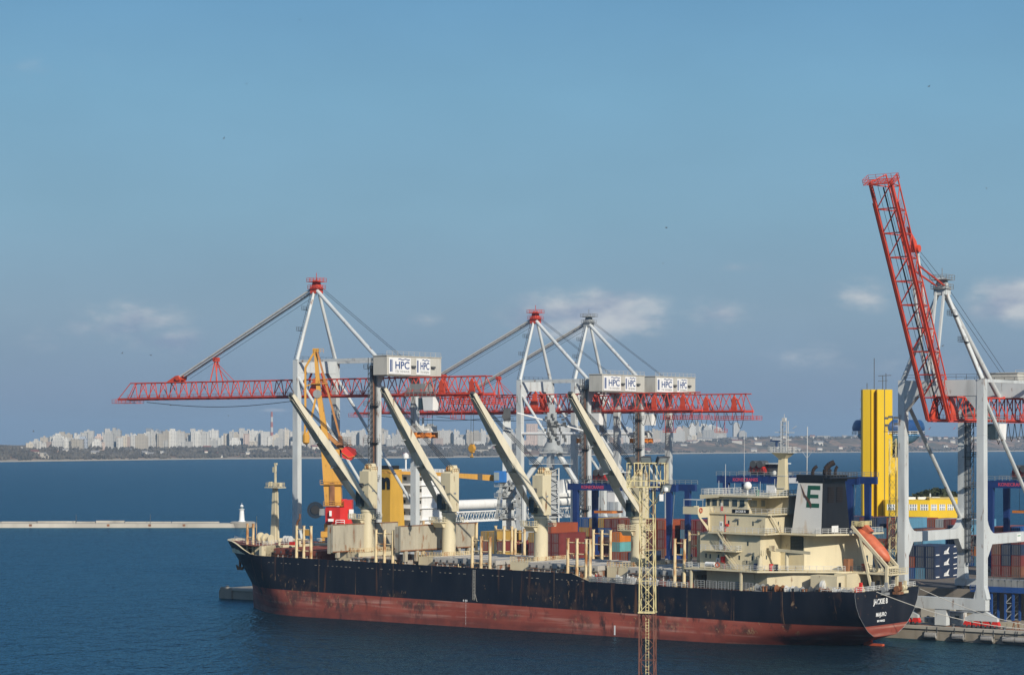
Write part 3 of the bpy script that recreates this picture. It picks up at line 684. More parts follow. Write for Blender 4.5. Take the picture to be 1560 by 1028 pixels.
        mid = Vector((hx - 3.5, yc, zap - 21)); mb = MB()
        for s in (-1, 1):
            mb.bar(ap + Vector((-.8, s * .9, -.9)), mid + Vector((0, s * .9, 0)), .42, .62); mb.bar(mid + Vector((0, s * .9, 0)), fp + Vector((0, s * .9, 0)), .42, .62)
        fs = mb.build('forestay', crane_w, e)
        mb = MB()
        for s in (-1.3, 0, 1.3): mb.tube(ap + Vector((-.8, s, 0)), fp + Vector((.6, s * .6, 0)), .055, 4)
        mb.build('hoist_rope', cable, fs)
        mb = MB()                               # strut reaching from the apex head to the raised boom
        mb.tube((-.5, yc - .9, zap - .4), T((-out * .62, yc - 1.2, zt)), .2, 6); mb.tube((-.5, yc + .9, zap - .4), T((-out * .62, yc + 1.2, zt)), .2, 6)
        mb.build('boom_latch', crane_r, e)
        mb = MB()
        for s in (-.8, .8): mb.tube(T((-out + 1, yc + s, zb)), T((hx - 2, yc + s, zb + .6)) , .05, 4)
        mb.bar(T((-out + 2, yc, zb + .6)), T((hx, yc, zb + .6)), .22, .2)
        mb.build('trolley_rope', cable, bo)
    # girder
    c, b = MB(), MB(); truss(c, b, hx, back, yc, zb, zt, wB, wT, 4.0)
    gi = c.build('girder', crane_r, e); b.build('girder_lacing', crane_r, gi)
    for x in (0, g):
        for s in (-1, 1):
            mb = MB()
            for dx in (-1.6, 1.6): mb.bar((x + dx, yc + s * wT / 2, zt), (x + dx * .4, yc + s * wT / 2, ztop - 3.3), .4)
            mb.build('hanger', crane_r, gi)
    for s in (-1, 1):
        mb = MB(); y_ = yc + s * (wB / 2 + .1); mb.prism([(-1.4, y_, zb), (3.2, y_, zb), (2.6, y_, zb + 1.8), (1.5, y_ - s * .8, zt + .3), (.2, y_ - s * .8, zt + .3), (-.2, y_, zb + 1.8)], (0, .3, 0)); mb.build('girder_bracket', crane_o, gi)
    for x in (back - 13, back - 3):
        mb = MB(); y_ = yc - wB / 2 - .2; mb.prism([(x - 1.8, y_, zb), (x + .2, y_, zb), (x - .4, y_, zt - 1.2), (x - .9, y_, zt - .5), (x - 1.6, y_, zt - 1.6)], (0, .4, 0)); mb.bar((x + .2, y_, zt - 1.4), (x + 2.0, y_, zb + .2), .35); mb.build('tail_bracket', crane_o, gi)
    mb = MB(); q0, q1 = back - 11, back + 2.5
    mb.box(q0, q1, yc - 3.2, yc + 3.2, zb - 2.6, zb - 2.45); mb.rail([(q0, yc - 3.2, zb - 2.5), (q1, yc - 3.2, zb - 2.5), (q1, yc + 3.2, zb - 2.5), (q0, yc + 3.2, zb - 2.5), (q0, yc - 3.2, zb - 2.5)], rows=2, r=.05)
    for x in (q0 + .5, (q0 + q1) / 2, q1 - 3): mb.bar((x, yc - 2.6, zb), (x, yc - 2.6, zb - 2.5), .14); mb.bar((x, yc + 2.6, zb), (x, yc + 2.6, zb - 2.5), .14)
    mb.box(q0 + 1, q0 + 4.5, yc - 3.4, yc - 2.0, zb - 6.4, zb - 6.25); mb.rail([(q0 + 1, yc - 3.4, zb - 6.3), (q0 + 4.5, yc - 3.4, zb - 6.3), (q0 + 4.5, yc - 2, zb - 6.3)], rows=2, r=.05)
    for x in (q0 + 1.4, q0 + 4.2): mb.bar((x, yc - 2.9, zb - 2.5), (x, yc - 2.9, zb - 6.3), .12)
    mb.build('service_platform', crane_r, gi)
    mb = MB()
    for s in (-1, 1):
        for k in range(int(back / 3)): mb.bar((k * 3, yc + s * (wB / 2 + .5), zb + .1), (k * 3, yc + s * (wB / 2 + .5), zb + 1.2), .06)
        for hh in (.65, 1.2): mb.bar((0, yc + s * (wB / 2 + .5), zb + hh), (back, yc + s * (wB / 2 + .5), zb + hh), .06)
        mb.bar((0, yc + s * (wB / 2 + .3), zb), (back, yc + s * (wB / 2 + .3), zb), .7, .08)
    mb.build('walkway', crane_r, gi)
    mb = MB()                                  # festoon cable loops below the rear girder
    x = g * .8
    while x < back - 3:
        dpt = 3.2 + 1.6 * hash2(x, 2); pts = [Vector((x + 3.0 * k / 6, yc - 1.4, zb - .5 - dpt * math.sin(math.pi * k / 6))) for k in range(7)]
        mb.path(pts, .085, 4); x += 3.2
    mb.build('festoon_cable', cable, gi)
    # machinery house
    h0, h1 = house
    hw = 11.05 if sign else 4.2
    mb = MB(); mb.box(h0, h1, yc - hw, yc + hw, zt + .5, zt + 5.4); mb.box(h0 - .2, h1 + .2, yc - hw - .2, yc + hw + .2, zt + 5.4, zt + 5.6); mb.box(h0 + .4, h1 - .4, yc - hw + .6, yc + hw - .6, zt + .22, zt + .5)
    for k in range(9): y_ = yc - hw + 2 * hw * k / 8; mb.box(h1, h1 + .05, y_ - .05, y_ + .05, zt + .5, zt + 5.4)
    hs = mb.build('machinery_house', house_g, e)
    for k in range(2): 
        y_ = yc - hw + 2 * hw * (.475 if k == 0 else .84); MB().box(h1, h1 + .55, y_ - .7, y_ + .7, zt + 2.5, zt + 3.05).build('vent', dgrey, hs)
    MB().rail([(h1, yc - hw, zt + 5.6), (h1, yc + hw, zt + 5.6)], rows=2, sp=2.2).build('railing', house_g, hs)
    if sign:
        for k, (u0, u1) in enumerate(((.03, .43), (.53, .79))):
            x0, x1 = yc - hw + 2 * hw * u0, yc - hw + 2 * hw * u1; w = x1 - x0; xx = h1 + .08; z0, z1 = zt + .75, zt + 5.0
            sg = MB().box(xx, xx + .1, x0, x1, z0, z1).build('sign_panel', white, hs)
            mb = MB(); 
            for u, v in ((.05, .12), (.145, .165)): mb.box(xx + .102, xx + .13, x0 + w * u, x0 + w * v, z0 + .6, z1 - .5)
            mb.build('stripe', logo_b, sg)
            mb = MB(); text_into(mb, 'HPC', 2.7, (xx + .12, x0 + w * .60, z0 + 1.4), (0, 1, 0), (0, 0, 1), .03, sx=w / 7.9, bold=.05)
            # the wave that runs over the letters of the emblem
            wv = [(xx + .124, x0 + w * (.42 + .52 * i / 12), z1 - .30 + .12 * math.sin(i * 1.05)) for i in range(13)]
            mb.prism(wv + [(p[0], p[1], p[2] - .24) for p in reversed(wv)], (.02, 0, 0))
            mb.build('emblem', logo_b, sg)
            mb = MB(); text_into(mb, 'ГПК УКРАИНА', .85, (xx + .12, x0 + w * .60, z0 + .4), (0, 1, 0), (0, 0, 1), .03, sx=w / 9.2); mb.build('lettering', grey, sg)
    mb = MB(); mb.tube(ap + Vector((.5, .6, 0)), (h0 + .5, yc, zt + 5.6), .055, 4); mb.tube(ap + Vector((.5, -.6, 0)), (h0 + .5, yc - 1, zt + 5.6), .055, 4); mb.build('rear_rope', cable, e)
    # lift and stair tower on the near landside leg
    mb = MB(); x, y0 = g - .2, lift_y - 2.3; z0 = base[g] + 6
    for dx in (-.8, .8):
        for dy in (0, 1.2): mb.bar((x + dx, y0 + dy, z0), (x + dx, y0 + dy, ztop), .14)
    k = 0; z = z0
    while z < ztop - 1.5:
        mb.bar((x - .8, y0, z), (x + .8, y0, z), .1); mb.bar((x - .8, y0, z), (x + .8, y0, z + 1.5), .12);  mb.bar((x - .8, y0, z), (x - .8, y0 + 1.2, z), .1); z += 1.5
    sw = mb.build('stair_tower', dgrey, e); MB().box(x - .55, x + .1, y0 + .3, y0 + 1.1, z0, ztop - 2).build('lift_shaft', crane_g, sw); MB().box(x + .2, x + .5, y0 + .5, y0 + .9, z0, ztop - 3).build('cable_riser', rustmix, sw)
    z = z0 + 3
    while z < ztop:
        mb = MB(); mb.box(x - 1.9, x + 1.9, y0 - .5, y0 + 1.5, z - .1, z); mb.rail([(x - 1.9, y0 - .5, z), (x + 1.9, y0 - .5, z), (x + 1.9, y0 + 1.5, z)], rows=2, sp=1.2, r=.05); mb.build('landing', dgrey, e); z += (zb - z0) / 4.6
    # trolley with operator cab
    tx = trolley
    mb = MB(); mb.box(tx - 3.6, tx + 3.2, yc - 2.6, yc + 2.6, zb + .3, zb + .9); mb.box(tx - 2.8, tx + 2.4, yc - 2.0, yc + 2.0, zb + .9, zb + 2.9); mb.tube((tx - 3.2, yc - 2.2, zb + 1.5), (tx - 3.2, yc + 2.2, zb + 1.5), .6, 10)
    mb.rail([(tx - 3.6, yc - 3.0, zb - .3), (tx + 6.5, yc - 3.0, zb - .3)], rows=2, sp=1.4, r=.05); mb.box(tx - 3.6, tx + 6.5, yc - 3.1, yc - 2.3, zb - .42, zb - .3)
    tr = mb.build('trolley', grey, e)
    mb = MB(); mb.hexa([(tx + 3.0, yc - 3.4, zb - 4.1), (tx + 6.0, yc - 3.4, zb - 4.1), (tx + 6.0, yc - .9, zb - 4.1), (tx + 3.0, yc - .9, zb - 4.1)], [(tx + 2.6, yc - 3.5, zb - .6), (tx + 6.2, yc - 3.5, zb - .6), (tx + 6.2, yc - .8, zb - .6), (tx + 2.6, yc - .8, zb - .6)]); cab_ = mb.build('cab', white, tr)
    mb = MB(); mb.box(tx + 1.1, tx + 2.75, yc - 3.3, yc - 1.0, zb - 3.9, zb - .8); mb.build('cab_window', glassd, tr)
    if spread is not None:
        zz = spread
        mb = MB(); mb.box(tx - 1.2, tx - .6, yc - 4.4, yc + 4.4, zz, zz + .5); mb.box(tx + .6, tx + 1.2, yc - 4.4, yc + 4.4, zz, zz + .5)
        for y in (-4.3, -1.6, 1.6, 4.3): mb.box(tx - 1.25, tx + 1.25, yc + y - .35, yc + y + .35, zz - .35, zz + 1.1)
        sp = mb.build('spreader', M('spreader_orange', (.60, .19, .03), .55, .12, rust=.3), e)
        mb = MB()
        for y in (-2.9, 2.9): mb.box(tx - 1.3, tx + 1.3, yc + y - 1.3, yc + y + 1.3, zz + 1.3, zz + 2.9); mb.tube((tx - .8, yc + y, zz + 2.6), (tx + .8, yc + y, zz + 2.6), .8, 12)
        mb.box(tx - .7, tx + .7, yc - 2.9, yc + 2.9, zz + 1.5, zz + 2.2); mb.tube((tx, yc, zz + 2), (tx, yc, zz + 5.0), .3, 8); mb.build('head_block', offwhite, sp)
        mb = MB()
        for x in (-.9, .9):
            for y in (-2.8, 2.8): mb.tube((tx + x, yc + y, zz + 2.2), (tx + x, yc + y, zb), .05, 4)
        mb.build('hoist_rope', cable, sp)
    return e

c1 = make_sts('quay_crane', W(-117.5, 58.5), TH, 'tallest grey and red gantry crane with lowered boom nearest the ship bow', 28.3, 15.5, ZQ, 62.6, 52.9, 57.5, 83.0, 76, 59.5, trolley=37.5, spread=42.0, tie=11)
c2 = make_sts('quay_crane', W(-117.5, 157.5), TH, 'red topped gantry crane with lowered boom standing in the middle of the three', 25.0, 15.5, ZQ, 59.2, 49.7, 54.9, 78.8, 72, 59, trolley=20, spread=40.5, house=(28.0, 32.6), tie=12, cross_z=43.0)
c3 = copy_tree(c2); c3.location = W(-117.5, 185.5); tag(c3, 'farthest gantry crane with lowered boom and dull grey apex, its white house rightmost of three')
for ch in c3.children:
    if ch.name.startswith('apex_head'):
        ch.material_slots[0].link = 'OBJECT'; ch.material_slots[0].material = crane_g
        for k in ch.children: k.material_slots[0].link = 'OBJECT'; k.material_slots[0].material = grey
c4 = make_sts('quay_crane', W(93.7, 36), TH + math.pi / 2, 'gantry crane on the near quay with its red boom raised high', 27.7, 18.0, ZQ, 53.7, 45.3, 50.2, 73.4, 55.4, 58, ang=math.radians(62), tie=19.8, land=ZY - ZQ, trolley=17, sign=False, house=(27, 44), lift_y=18)

k_ = MB().box(15, 17, -.70, -.66, 20.0, 21.6).build('sign_panel', white, c4)
MB().box(15.3, 16.7, -.73, -.705, 21.05, 21.25).build('lettering', M('sign_green', (.05, .25, .12), .6), k_)
# ------------------------------------------------------------------ shipping containers
def container_mesh():
    mb = MB(); L, w, h = 12.19, 2.44, 2.59
    # corrugated long sides (local y is the length), front and door ends, roof; corner frame slightly proud
    def wavewall(p, along, inward, n, height, amp=.04):
        pts = []
        for i in range(n + 1):
            o = Vector(p) + Vector(along) * (i / n) + Vector(inward) * (amp if i % 2 else 0); pts.append(o)
        vs = pts + [q + Vector((0, 0, height)) for q in pts]; m = n + 1
        mb.add(vs, [(i, i + 1, m + i + 1, m + i) for i in range(n)])
    wavewall((-w / 2 + .03, .1, .12), (0, L - .2, 0), (1, 0, 0), 44, h - .24); wavewall((w / 2 - .03, .1, .12), (0, L - .2, 0), (-1, 0, 0), 44, h - .24)
    wavewall((-w / 2 + .1, .03, .12), (w - .2, 0, 0), (0, 1, 0), 10, h - .24); wavewall((-w / 2 + .1, L - .03, .12), (w - .2, 0, 0), (0, -1, 0), 10, h - .24)
    mb.add([(-w / 2, 0, h - .03), (w / 2, 0, h - .03), (w / 2, L, h - .03), (-w / 2, L, h - .03)], [(0, 1, 2, 3)])
    for x in (-w / 2 + .07, w / 2 - .07):
        for y in (.07, L - .07): mb.box(x - .07, x + .07, y - .07, y + .07, 0, h)
        for z in (.08, h - .07): mb.box(x - .06, x + .06, .14, L - .14, z - .08, z + .065)
    for y in (.06, L - .06):
        for z in (.08, h - .07): mb.box(-w / 2 + .14, w / 2 - .14, y - .055, y + .055, z - .08, z + .065)
    d = MB()
    for x in (-.8, -.3, .3, .8): d.tube((x, -.02, .15), (x, -.02, h - .15), .035, 5)
    d.box(-.02, .02, -.012, .03, .12, h - .12)
    return mb, d
CC = {'maroon': (.17, .032, .028), 'rust red': (.30, .068, .028), 'navy blue': (.022, .036, .075), 'bright blue': (.018, .085, .27), 'mustard yellow': (.42, .26, .055), 'dark green': (.030, .095, .065), 'orange': (.58, .17, .018), 'teal': (.12, .36, .36), 'pale grey': (.42, .43, .42), 'light blue': (.10, .25, .36), 'crimson': (.22, .012, .018), 'brown': (.19, .075, .042)}
CM = {k: M('container_' + k.replace(' ', '_'), v, .55, .16, .5, rust=.18, grime=.2) for k, v in CC.items()}
_b, _d = container_mesh(); _bo = _b.build('shipping_container', CM['maroon']); CME = _bo.data; bpy.data.objects.remove(_bo)
_do = _d.build('door_rods', grey); CDE = _do.data; bpy.data.objects.remove(_do)
NCONT = 0
def container(t, n, z, colour, label, turn=0.0, short=False):
    global NCONT
    o = bpy.data.objects.new('shipping_container', CME); COL.objects.link(o); NCONT += 1
    o.material_slots[0].link = 'OBJECT'; o.material_slots[0].material = CM[colour]
    o.location = W(t, n, z); o.rotation_euler = (0, 0, TH + turn)
    if short: o.scale = (1, .497, 1)
    d = bpy.data.objects.new('door_rods', CDE); COL.objects.link(d); d.parent = o
    tag(o, label, 'container', 'stacked shipping containers'); return o
def mark(o, strings, colour=white, face='end'):
    mb = MB()
    for s, size, x, z in strings:
        if face == 'end': text_into(mb, s, size, (x, -.05, z), (1, 0, 0), (0, 0, 1), .02)
        else: text_into(mb, s, size, (1.26, x, z), (0, 1, 0), (0, 0, 1), .02)
    k = mb.build('lettering', colour, o); return k
TIER = ['bottom', 'second', 'third', 'fourth', 'fifth']
def block(t0, rows, n0, bays, heights, colours, where, seed, special=None, turn=0.0):
    """a container block: only the boxes one can see from the water side, the right flank or the top are set out"""
    r = random.Random(seed); pal = colours
    for i in range(rows):
        for b in range(bays):
            h = heights(i, b, r)
            for k in range(h):
                front = b == 0 or k >= prev_h.get((i, b - 1), 0)
                vis = front or i == rows - 1 or k == h - 1 or k >= prev_h.get((i + 1, b), 9)
                if not vis: continue
                col = (special or {}).get((i, b, k)) or r.choice(pal)
                container(t0 + i * 2.58, n0 + b * 12.6, ZY + .01 + k * 2.6, col, f'{col} container on the {TIER[k]} tier {where}')
            prev_h[(i, b)] = h
        pass
prev_h = {}
GEN = ['maroon', 'maroon', 'maroon', 'rust red', 'rust red', 'brown', 'navy blue', 'bright blue', 'mustard yellow', 'dark green', 'crimson', 'light blue']
# stacks behind the middle of the ship, between the second and fourth ship cranes
prev_h = {}
SP = {(0, 0, 0): 'maroon', (0, 0, 1): 'maroon', (0, 0, 2): 'mustard yellow', (1, 0, 2): 'mustard yellow', (2, 0, 2): 'mustard yellow', (1, 0, 3): 'bright blue', (2, 0, 3): 'bright blue', (3, 0, 2): 'rust red', (3, 0, 3): 'mustard yellow', (4, 0, 2): 'bright blue', (5, 0, 2): 'bright blue', (5, 0, 3): 'maroon', (6, 0, 3): 'maroon', (4, 0, 3): 'mustard yellow', (7, 0, 3): 'rust red', (8, 0, 3): 'rust red', (9, 0, 3): 'rust red', (7, 0, 2): 'dark green', (6, 0, 2): 'maroon'}
def hA(i, b, r): return (3 if i < 1 else 4) if b == 0 else 4
block(-83, 13, 136, 1, hA, ['maroon', 'maroon', 'rust red', 'maroon', 'brown', 'rust red'], 'in the stacks behind the fourth ship crane', 21, SP)
prev_h = {}
block(-67.5, 4, 97, 1, lambda i, b, r: (3, 4, 4, 3)[i], ['maroon', 'maroon'], 'in the near row by the blue gantry', 31, {(0, 0, 2): 'mustard yellow', (1, 0, 3): 'maroon', (2, 0, 3): 'rust red', (3, 0, 2): 'maroon', (2, 0, 2): 'maroon'})
prev_h = {}
SPB = {(0, 0, 0): 'rust red', (0, 0, 1): 'teal', (0, 0, 2): 'orange', (1, 0, 0): 'rust red', (2, 0, 0): 'navy blue'}
block(-50.5, 3, 112, 1, lambda i, b, r: (3, 1, 1)[i], ['maroon', 'rust red'], 'near the fourth ship crane', 22, SPB)
prev_h = {}
block(-47, 10, 140, 1, lambda i, b, r: 4 + (i > 6), ['maroon', 'maroon', 'maroon', 'crimson', 'brown', 'rust red', 'light blue'], 'in the stacks left of the bridge', 23)
prev_h = {}
block(-83, 3, 96, 1, lambda i, b, r: (3, 3, 2)[i], ['maroon', 'mustard yellow', 'dark green', 'crimson', 'rust red'], 'in the stack left of the third ship crane', 24)
# yard seen past the funnel and between the legs of the raised crane
prev_h = {}
block(11.5, 10, 122, 1, lambda i, b, r: (5, 5, 4, 5, 5, 4, 5, 5, 4, 4)[i], ['maroon', 'rust red', 'brown', 'navy blue', 'light blue', 'navy blue', 'maroon'], 'behind the lifeboat on the ship stern', 25)
prev_h = {}
SPN = {}
for k in range(3):
    SPN[(2, 0, k)] = 'navy blue'
SPN.update({(0, 0, 0): 'bright blue', (1, 0, 0): 'light blue', (0, 0, 1): 'rust red', (1, 0, 1): 'navy blue', (0, 0, 2): 'navy blue', (1, 0, 2): 'navy blue', (4, 0, 0): 'navy blue', (4, 0, 1): 'maroon', (4, 0, 2): 'maroon', (4, 0, 3): 'maroon', (5, 0, 0): 'brown', (5, 0, 1): 'maroon', (5, 0, 2): 'maroon'})
block(48, 3, 92, 1, lambda i, b, r: 3, GEN, 'framed by the raised crane legs', 26, SPN)
prev_h = {}
block(60.5, 3, 112, 1, lambda i, b, r: (4, 3, 4)[i], ['maroon', 'brown', 'maroon', 'navy blue'], 'right of the emblem stack', 30)
for o in [o for o in COL.objects if o.name.startswith('shipping_container') and 'framed by the' in o.get('label', '') and o['label'].startswith('navy')]:
    t = (Vector(o.location) - B0).dot(AV)
    if abs(t - (48 + 2 * 2.58)) < .2:
        mb = MB()                                # white sail-like emblem, as on these boxes
        mb.prism([(1.27, 4.6, .55), (1.27, 7.6, .55), (1.27, 6.9, 1.0), (1.27, 5.0, .95)], (.02, 0, 0)); mb.prism([(1.27, 5.6, 1.0), (1.27, 6.9, 1.05), (1.27, 7.6, 2.2), (1.27, 6.4, 1.6)], (.02, 0, 0)); mb.prism([(1.27, 4.6, 1.05), (1.27, 5.4, 1.0), (1.27, 6.0, 1.5)], (.02, 0, 0))
        mb.build('emblem', white, o); mb = MB()
        mb.prism([(1.27, .6, .35), (1.27, 2.4, .35), (1.27, 2.4, .6), (1.27, .6, .6)], (.02, 0, 0)); mb.prism([(1.27, 9.9, 2.0), (1.27, 11.6, 2.1), (1.27, 11.6, 2.35), (1.27, 9.9, 2.25)], (.02, 0, 0)); mb.prism([(1.27, 9.6, .4), (1.27, 11.4, .5), (1.27, 11.4, .68), (1.27, 9.6, .6)], (.02, 0, 0))
        mb.build('lettering', white, o)
prev_h = {}
SPR = {(2, 0, 0): 'crimson', (3, 0, 0): 'crimson', (2, 0, 1): 'bright blue', (3, 0, 1): 'bright blue', (2, 0, 2): 'navy blue', (3, 0, 2): 'navy blue', (4, 0, 0): 'maroon', (5, 0, 0): 'maroon', (4, 0, 1): 'maroon', (5, 0, 1): 'maroon', (4, 0, 2): 'rust red', (5, 0, 2): 'rust red', (0, 0, 0): 'light blue', (0, 0, 1): 'navy blue', (1, 0, 2): 'rust red', (1, 0, 0): 'navy blue'}
block(79, 8, 92, 1, lambda i, b, r: (2, 3, 3, 3, 3, 3, 3, 3)[i], GEN, 'right of the raised crane near leg', 27, SPR)
prev_h = {}
block(22, 12, 150, 1, lambda i, b, r: 3 + int(2.2 * vnoise(i / 2.1, b + 9)), ['rust red', 'rust red', 'navy blue', 'bright blue', 'maroon', 'orange', 'light blue', 'pale grey'], 'in the far row behind the raised crane', 28)
prev_h = {}
block(-7, 10, 190, 1, lambda i, b, r: 4 - (i % 4 == 3), ['rust red', 'navy blue', 'bright blue', 'maroon', 'pale grey', 'light blue'], 'in the farthest row below the yellow office', 29)
for o in COL.objects:
    if o.name.startswith('shipping_container') and o.get('label', '').startswith('dark green') and 'third' in o['label']:
        mark(o, [('AR', .9, 0, 1.3)])
    if o.get('label', '').startswith('crimson container on the bottom tier right of'):
        mb = MB(); mb.prism([(-.3, -.06, .9), (.35, -.06, 1.1), (.5, -.06, 1.9), (.1, -.06, 1.5), (-.1, -.06, 2.0), (-.4, -.06, 1.5)], (0, .02, 0)); mb.build('emblem', yorange, o)

# ------------------------------------------------------------------ blue yard gantries
def make_rtg(loc, span, H, label, txt=True):
    e = empty('yard_gantry', loc, TH); tag(e, label, 'yard crane', 'blue yard gantry cranes'); dp = 9.0
    for x in (0, span):
        for y in (0, dp): MB().hexa([(x - .6, y - .5, 1.6), (x + .6, y - .5, 1.6), (x + .6, y + .5, 1.6), (x - .6, y + .5, 1.6)], [(x - .8, y - .5, H - 1.8), (x + .8, y - .5, H - 1.8), (x + .8, y + .5, H - 1.8), (x - .8, y + .5, H - 1.8)]).build('leg', blue, e)
        MB().box(x - .6, x + .6, -1.2, dp + 1.2, 1.0, 2.1).build('sill_beam', blue, e)
        for y in (-.8, dp + .8):
            MB().tube((x - .35, y, .75), (x + .35, y, .75), .75, 14).build('wheel', rubber, e)
    for y in (0, dp):
        bm = MB().box(-2.5, span + 2.5, y - .55, y + .55, H - 1.8, H).build('main_beam', blue, e)
        if y == 0 and txt:
            mb = MB(); text_into(mb, 'KONECRANES', 1.15, (2.2, -.57, H - 1.3), (1, 0, 0), (0, 0, 1), .03, 'LEFT', bold=.03); mb.build('lettering', M('sign_pink', (.55, .07, .13), .5), bm)
            pn = MB().box(span * .52, span * .70, -.60, -.56, H - 1.65, H - .25).build('sign_panel', white, bm)
            mb = MB(); text_into(mb, 'HPC', 1.05, (span * .61, -.62, H - 1.3), (1, 0, 0), (0, 0, 1), .03, bold=.03); mb.build('emblem', logo_b, pn)
            mb = MB(); text_into(mb, 'УКРАИНА', 1.1, (span * .72, -.58, H - 1.35), (1, 0, 0), (0, 0, 1), .03, 'LEFT'); mb.build('lettering', white, bm)
    mb = MB(); mb.rail([(-2.5, -.9, H), (span + 2.5, -.9, H)], sp=2.0, rows=2, r=.05); mb.rail([(-2.5, dp + .9, H), (span + 2.5, dp + .9, H)], sp=2.0, rows=2, r=.05); mb.build('railing', grey, e)
    tx = span * .25
    tr = MB().box(tx - 2.5, tx + 5.5, 1.0, dp - 1, H + .2, H + .9).build('trolley', grey, e)
    MB().box(tx - 2.3, tx + 1.6, .4, 4.5, H + .9, H + 2.6).build('winch_cover', signred, tr)
    mb = MB()
    for x in (tx - 1, tx + 1): mb.tube((x, -.2, H + 3), (x, 3, H + 3), .9, 12)
    mb.rail([(tx - 2.5, .2, H + .9), (tx + 8, .2, H + .9)], sp=1.2, rows=3, r=.05); mb.box(tx + 2.5, tx + 5, 2, 5, H + .9, H + 3.0); mb.build('winch', dgrey, tr)
    MB().box(tx + 2.0, tx + 6.5, 1.0, 6, H + 3.0, H + 3.3).build('canopy', crane_w, tr)
    MB().box(tx + 3, tx + 5.4, -.2, 2.2, H - 4.8, H - 2.0).build('cab', white, tr)
    mb = MB(); mb.box(tx - 3, tx + 3, 2, 7, H - 8, H - 7.4); mb.build('spreader', M('spreader_orange', (.60, .19, .03), .55, .12), tr)
    mb = MB()
    for x in (-1.5, 1.5):
        for y in (3, 6): mb.tube((tx + x, y, H - 7.4), (tx + x, y, H), .05, 4)
    mb.build('hoist_rope', cable, tr)
    mb = MB(); mb.rail([(span + 1.1, -1, 4), (span + 1.1, 1.0, H - 2)], rows=3, sp=1.5); mb.build('ladder', grey, e)
    return e
make_rtg(W(-63.8, 112, ZY), 30.5, 20.8, 'blue gantry straddling the red container stacks behind the lighting mast')
make_rtg(W(-8, 100, ZY), 35.5, 23.6, 'blue gantry rising above the ship bridge deck with red winch on top')
make_rtg(W(50.5, 130, ZY), 31, 22.6, 'blue gantry standing behind the near leg of the raised crane')

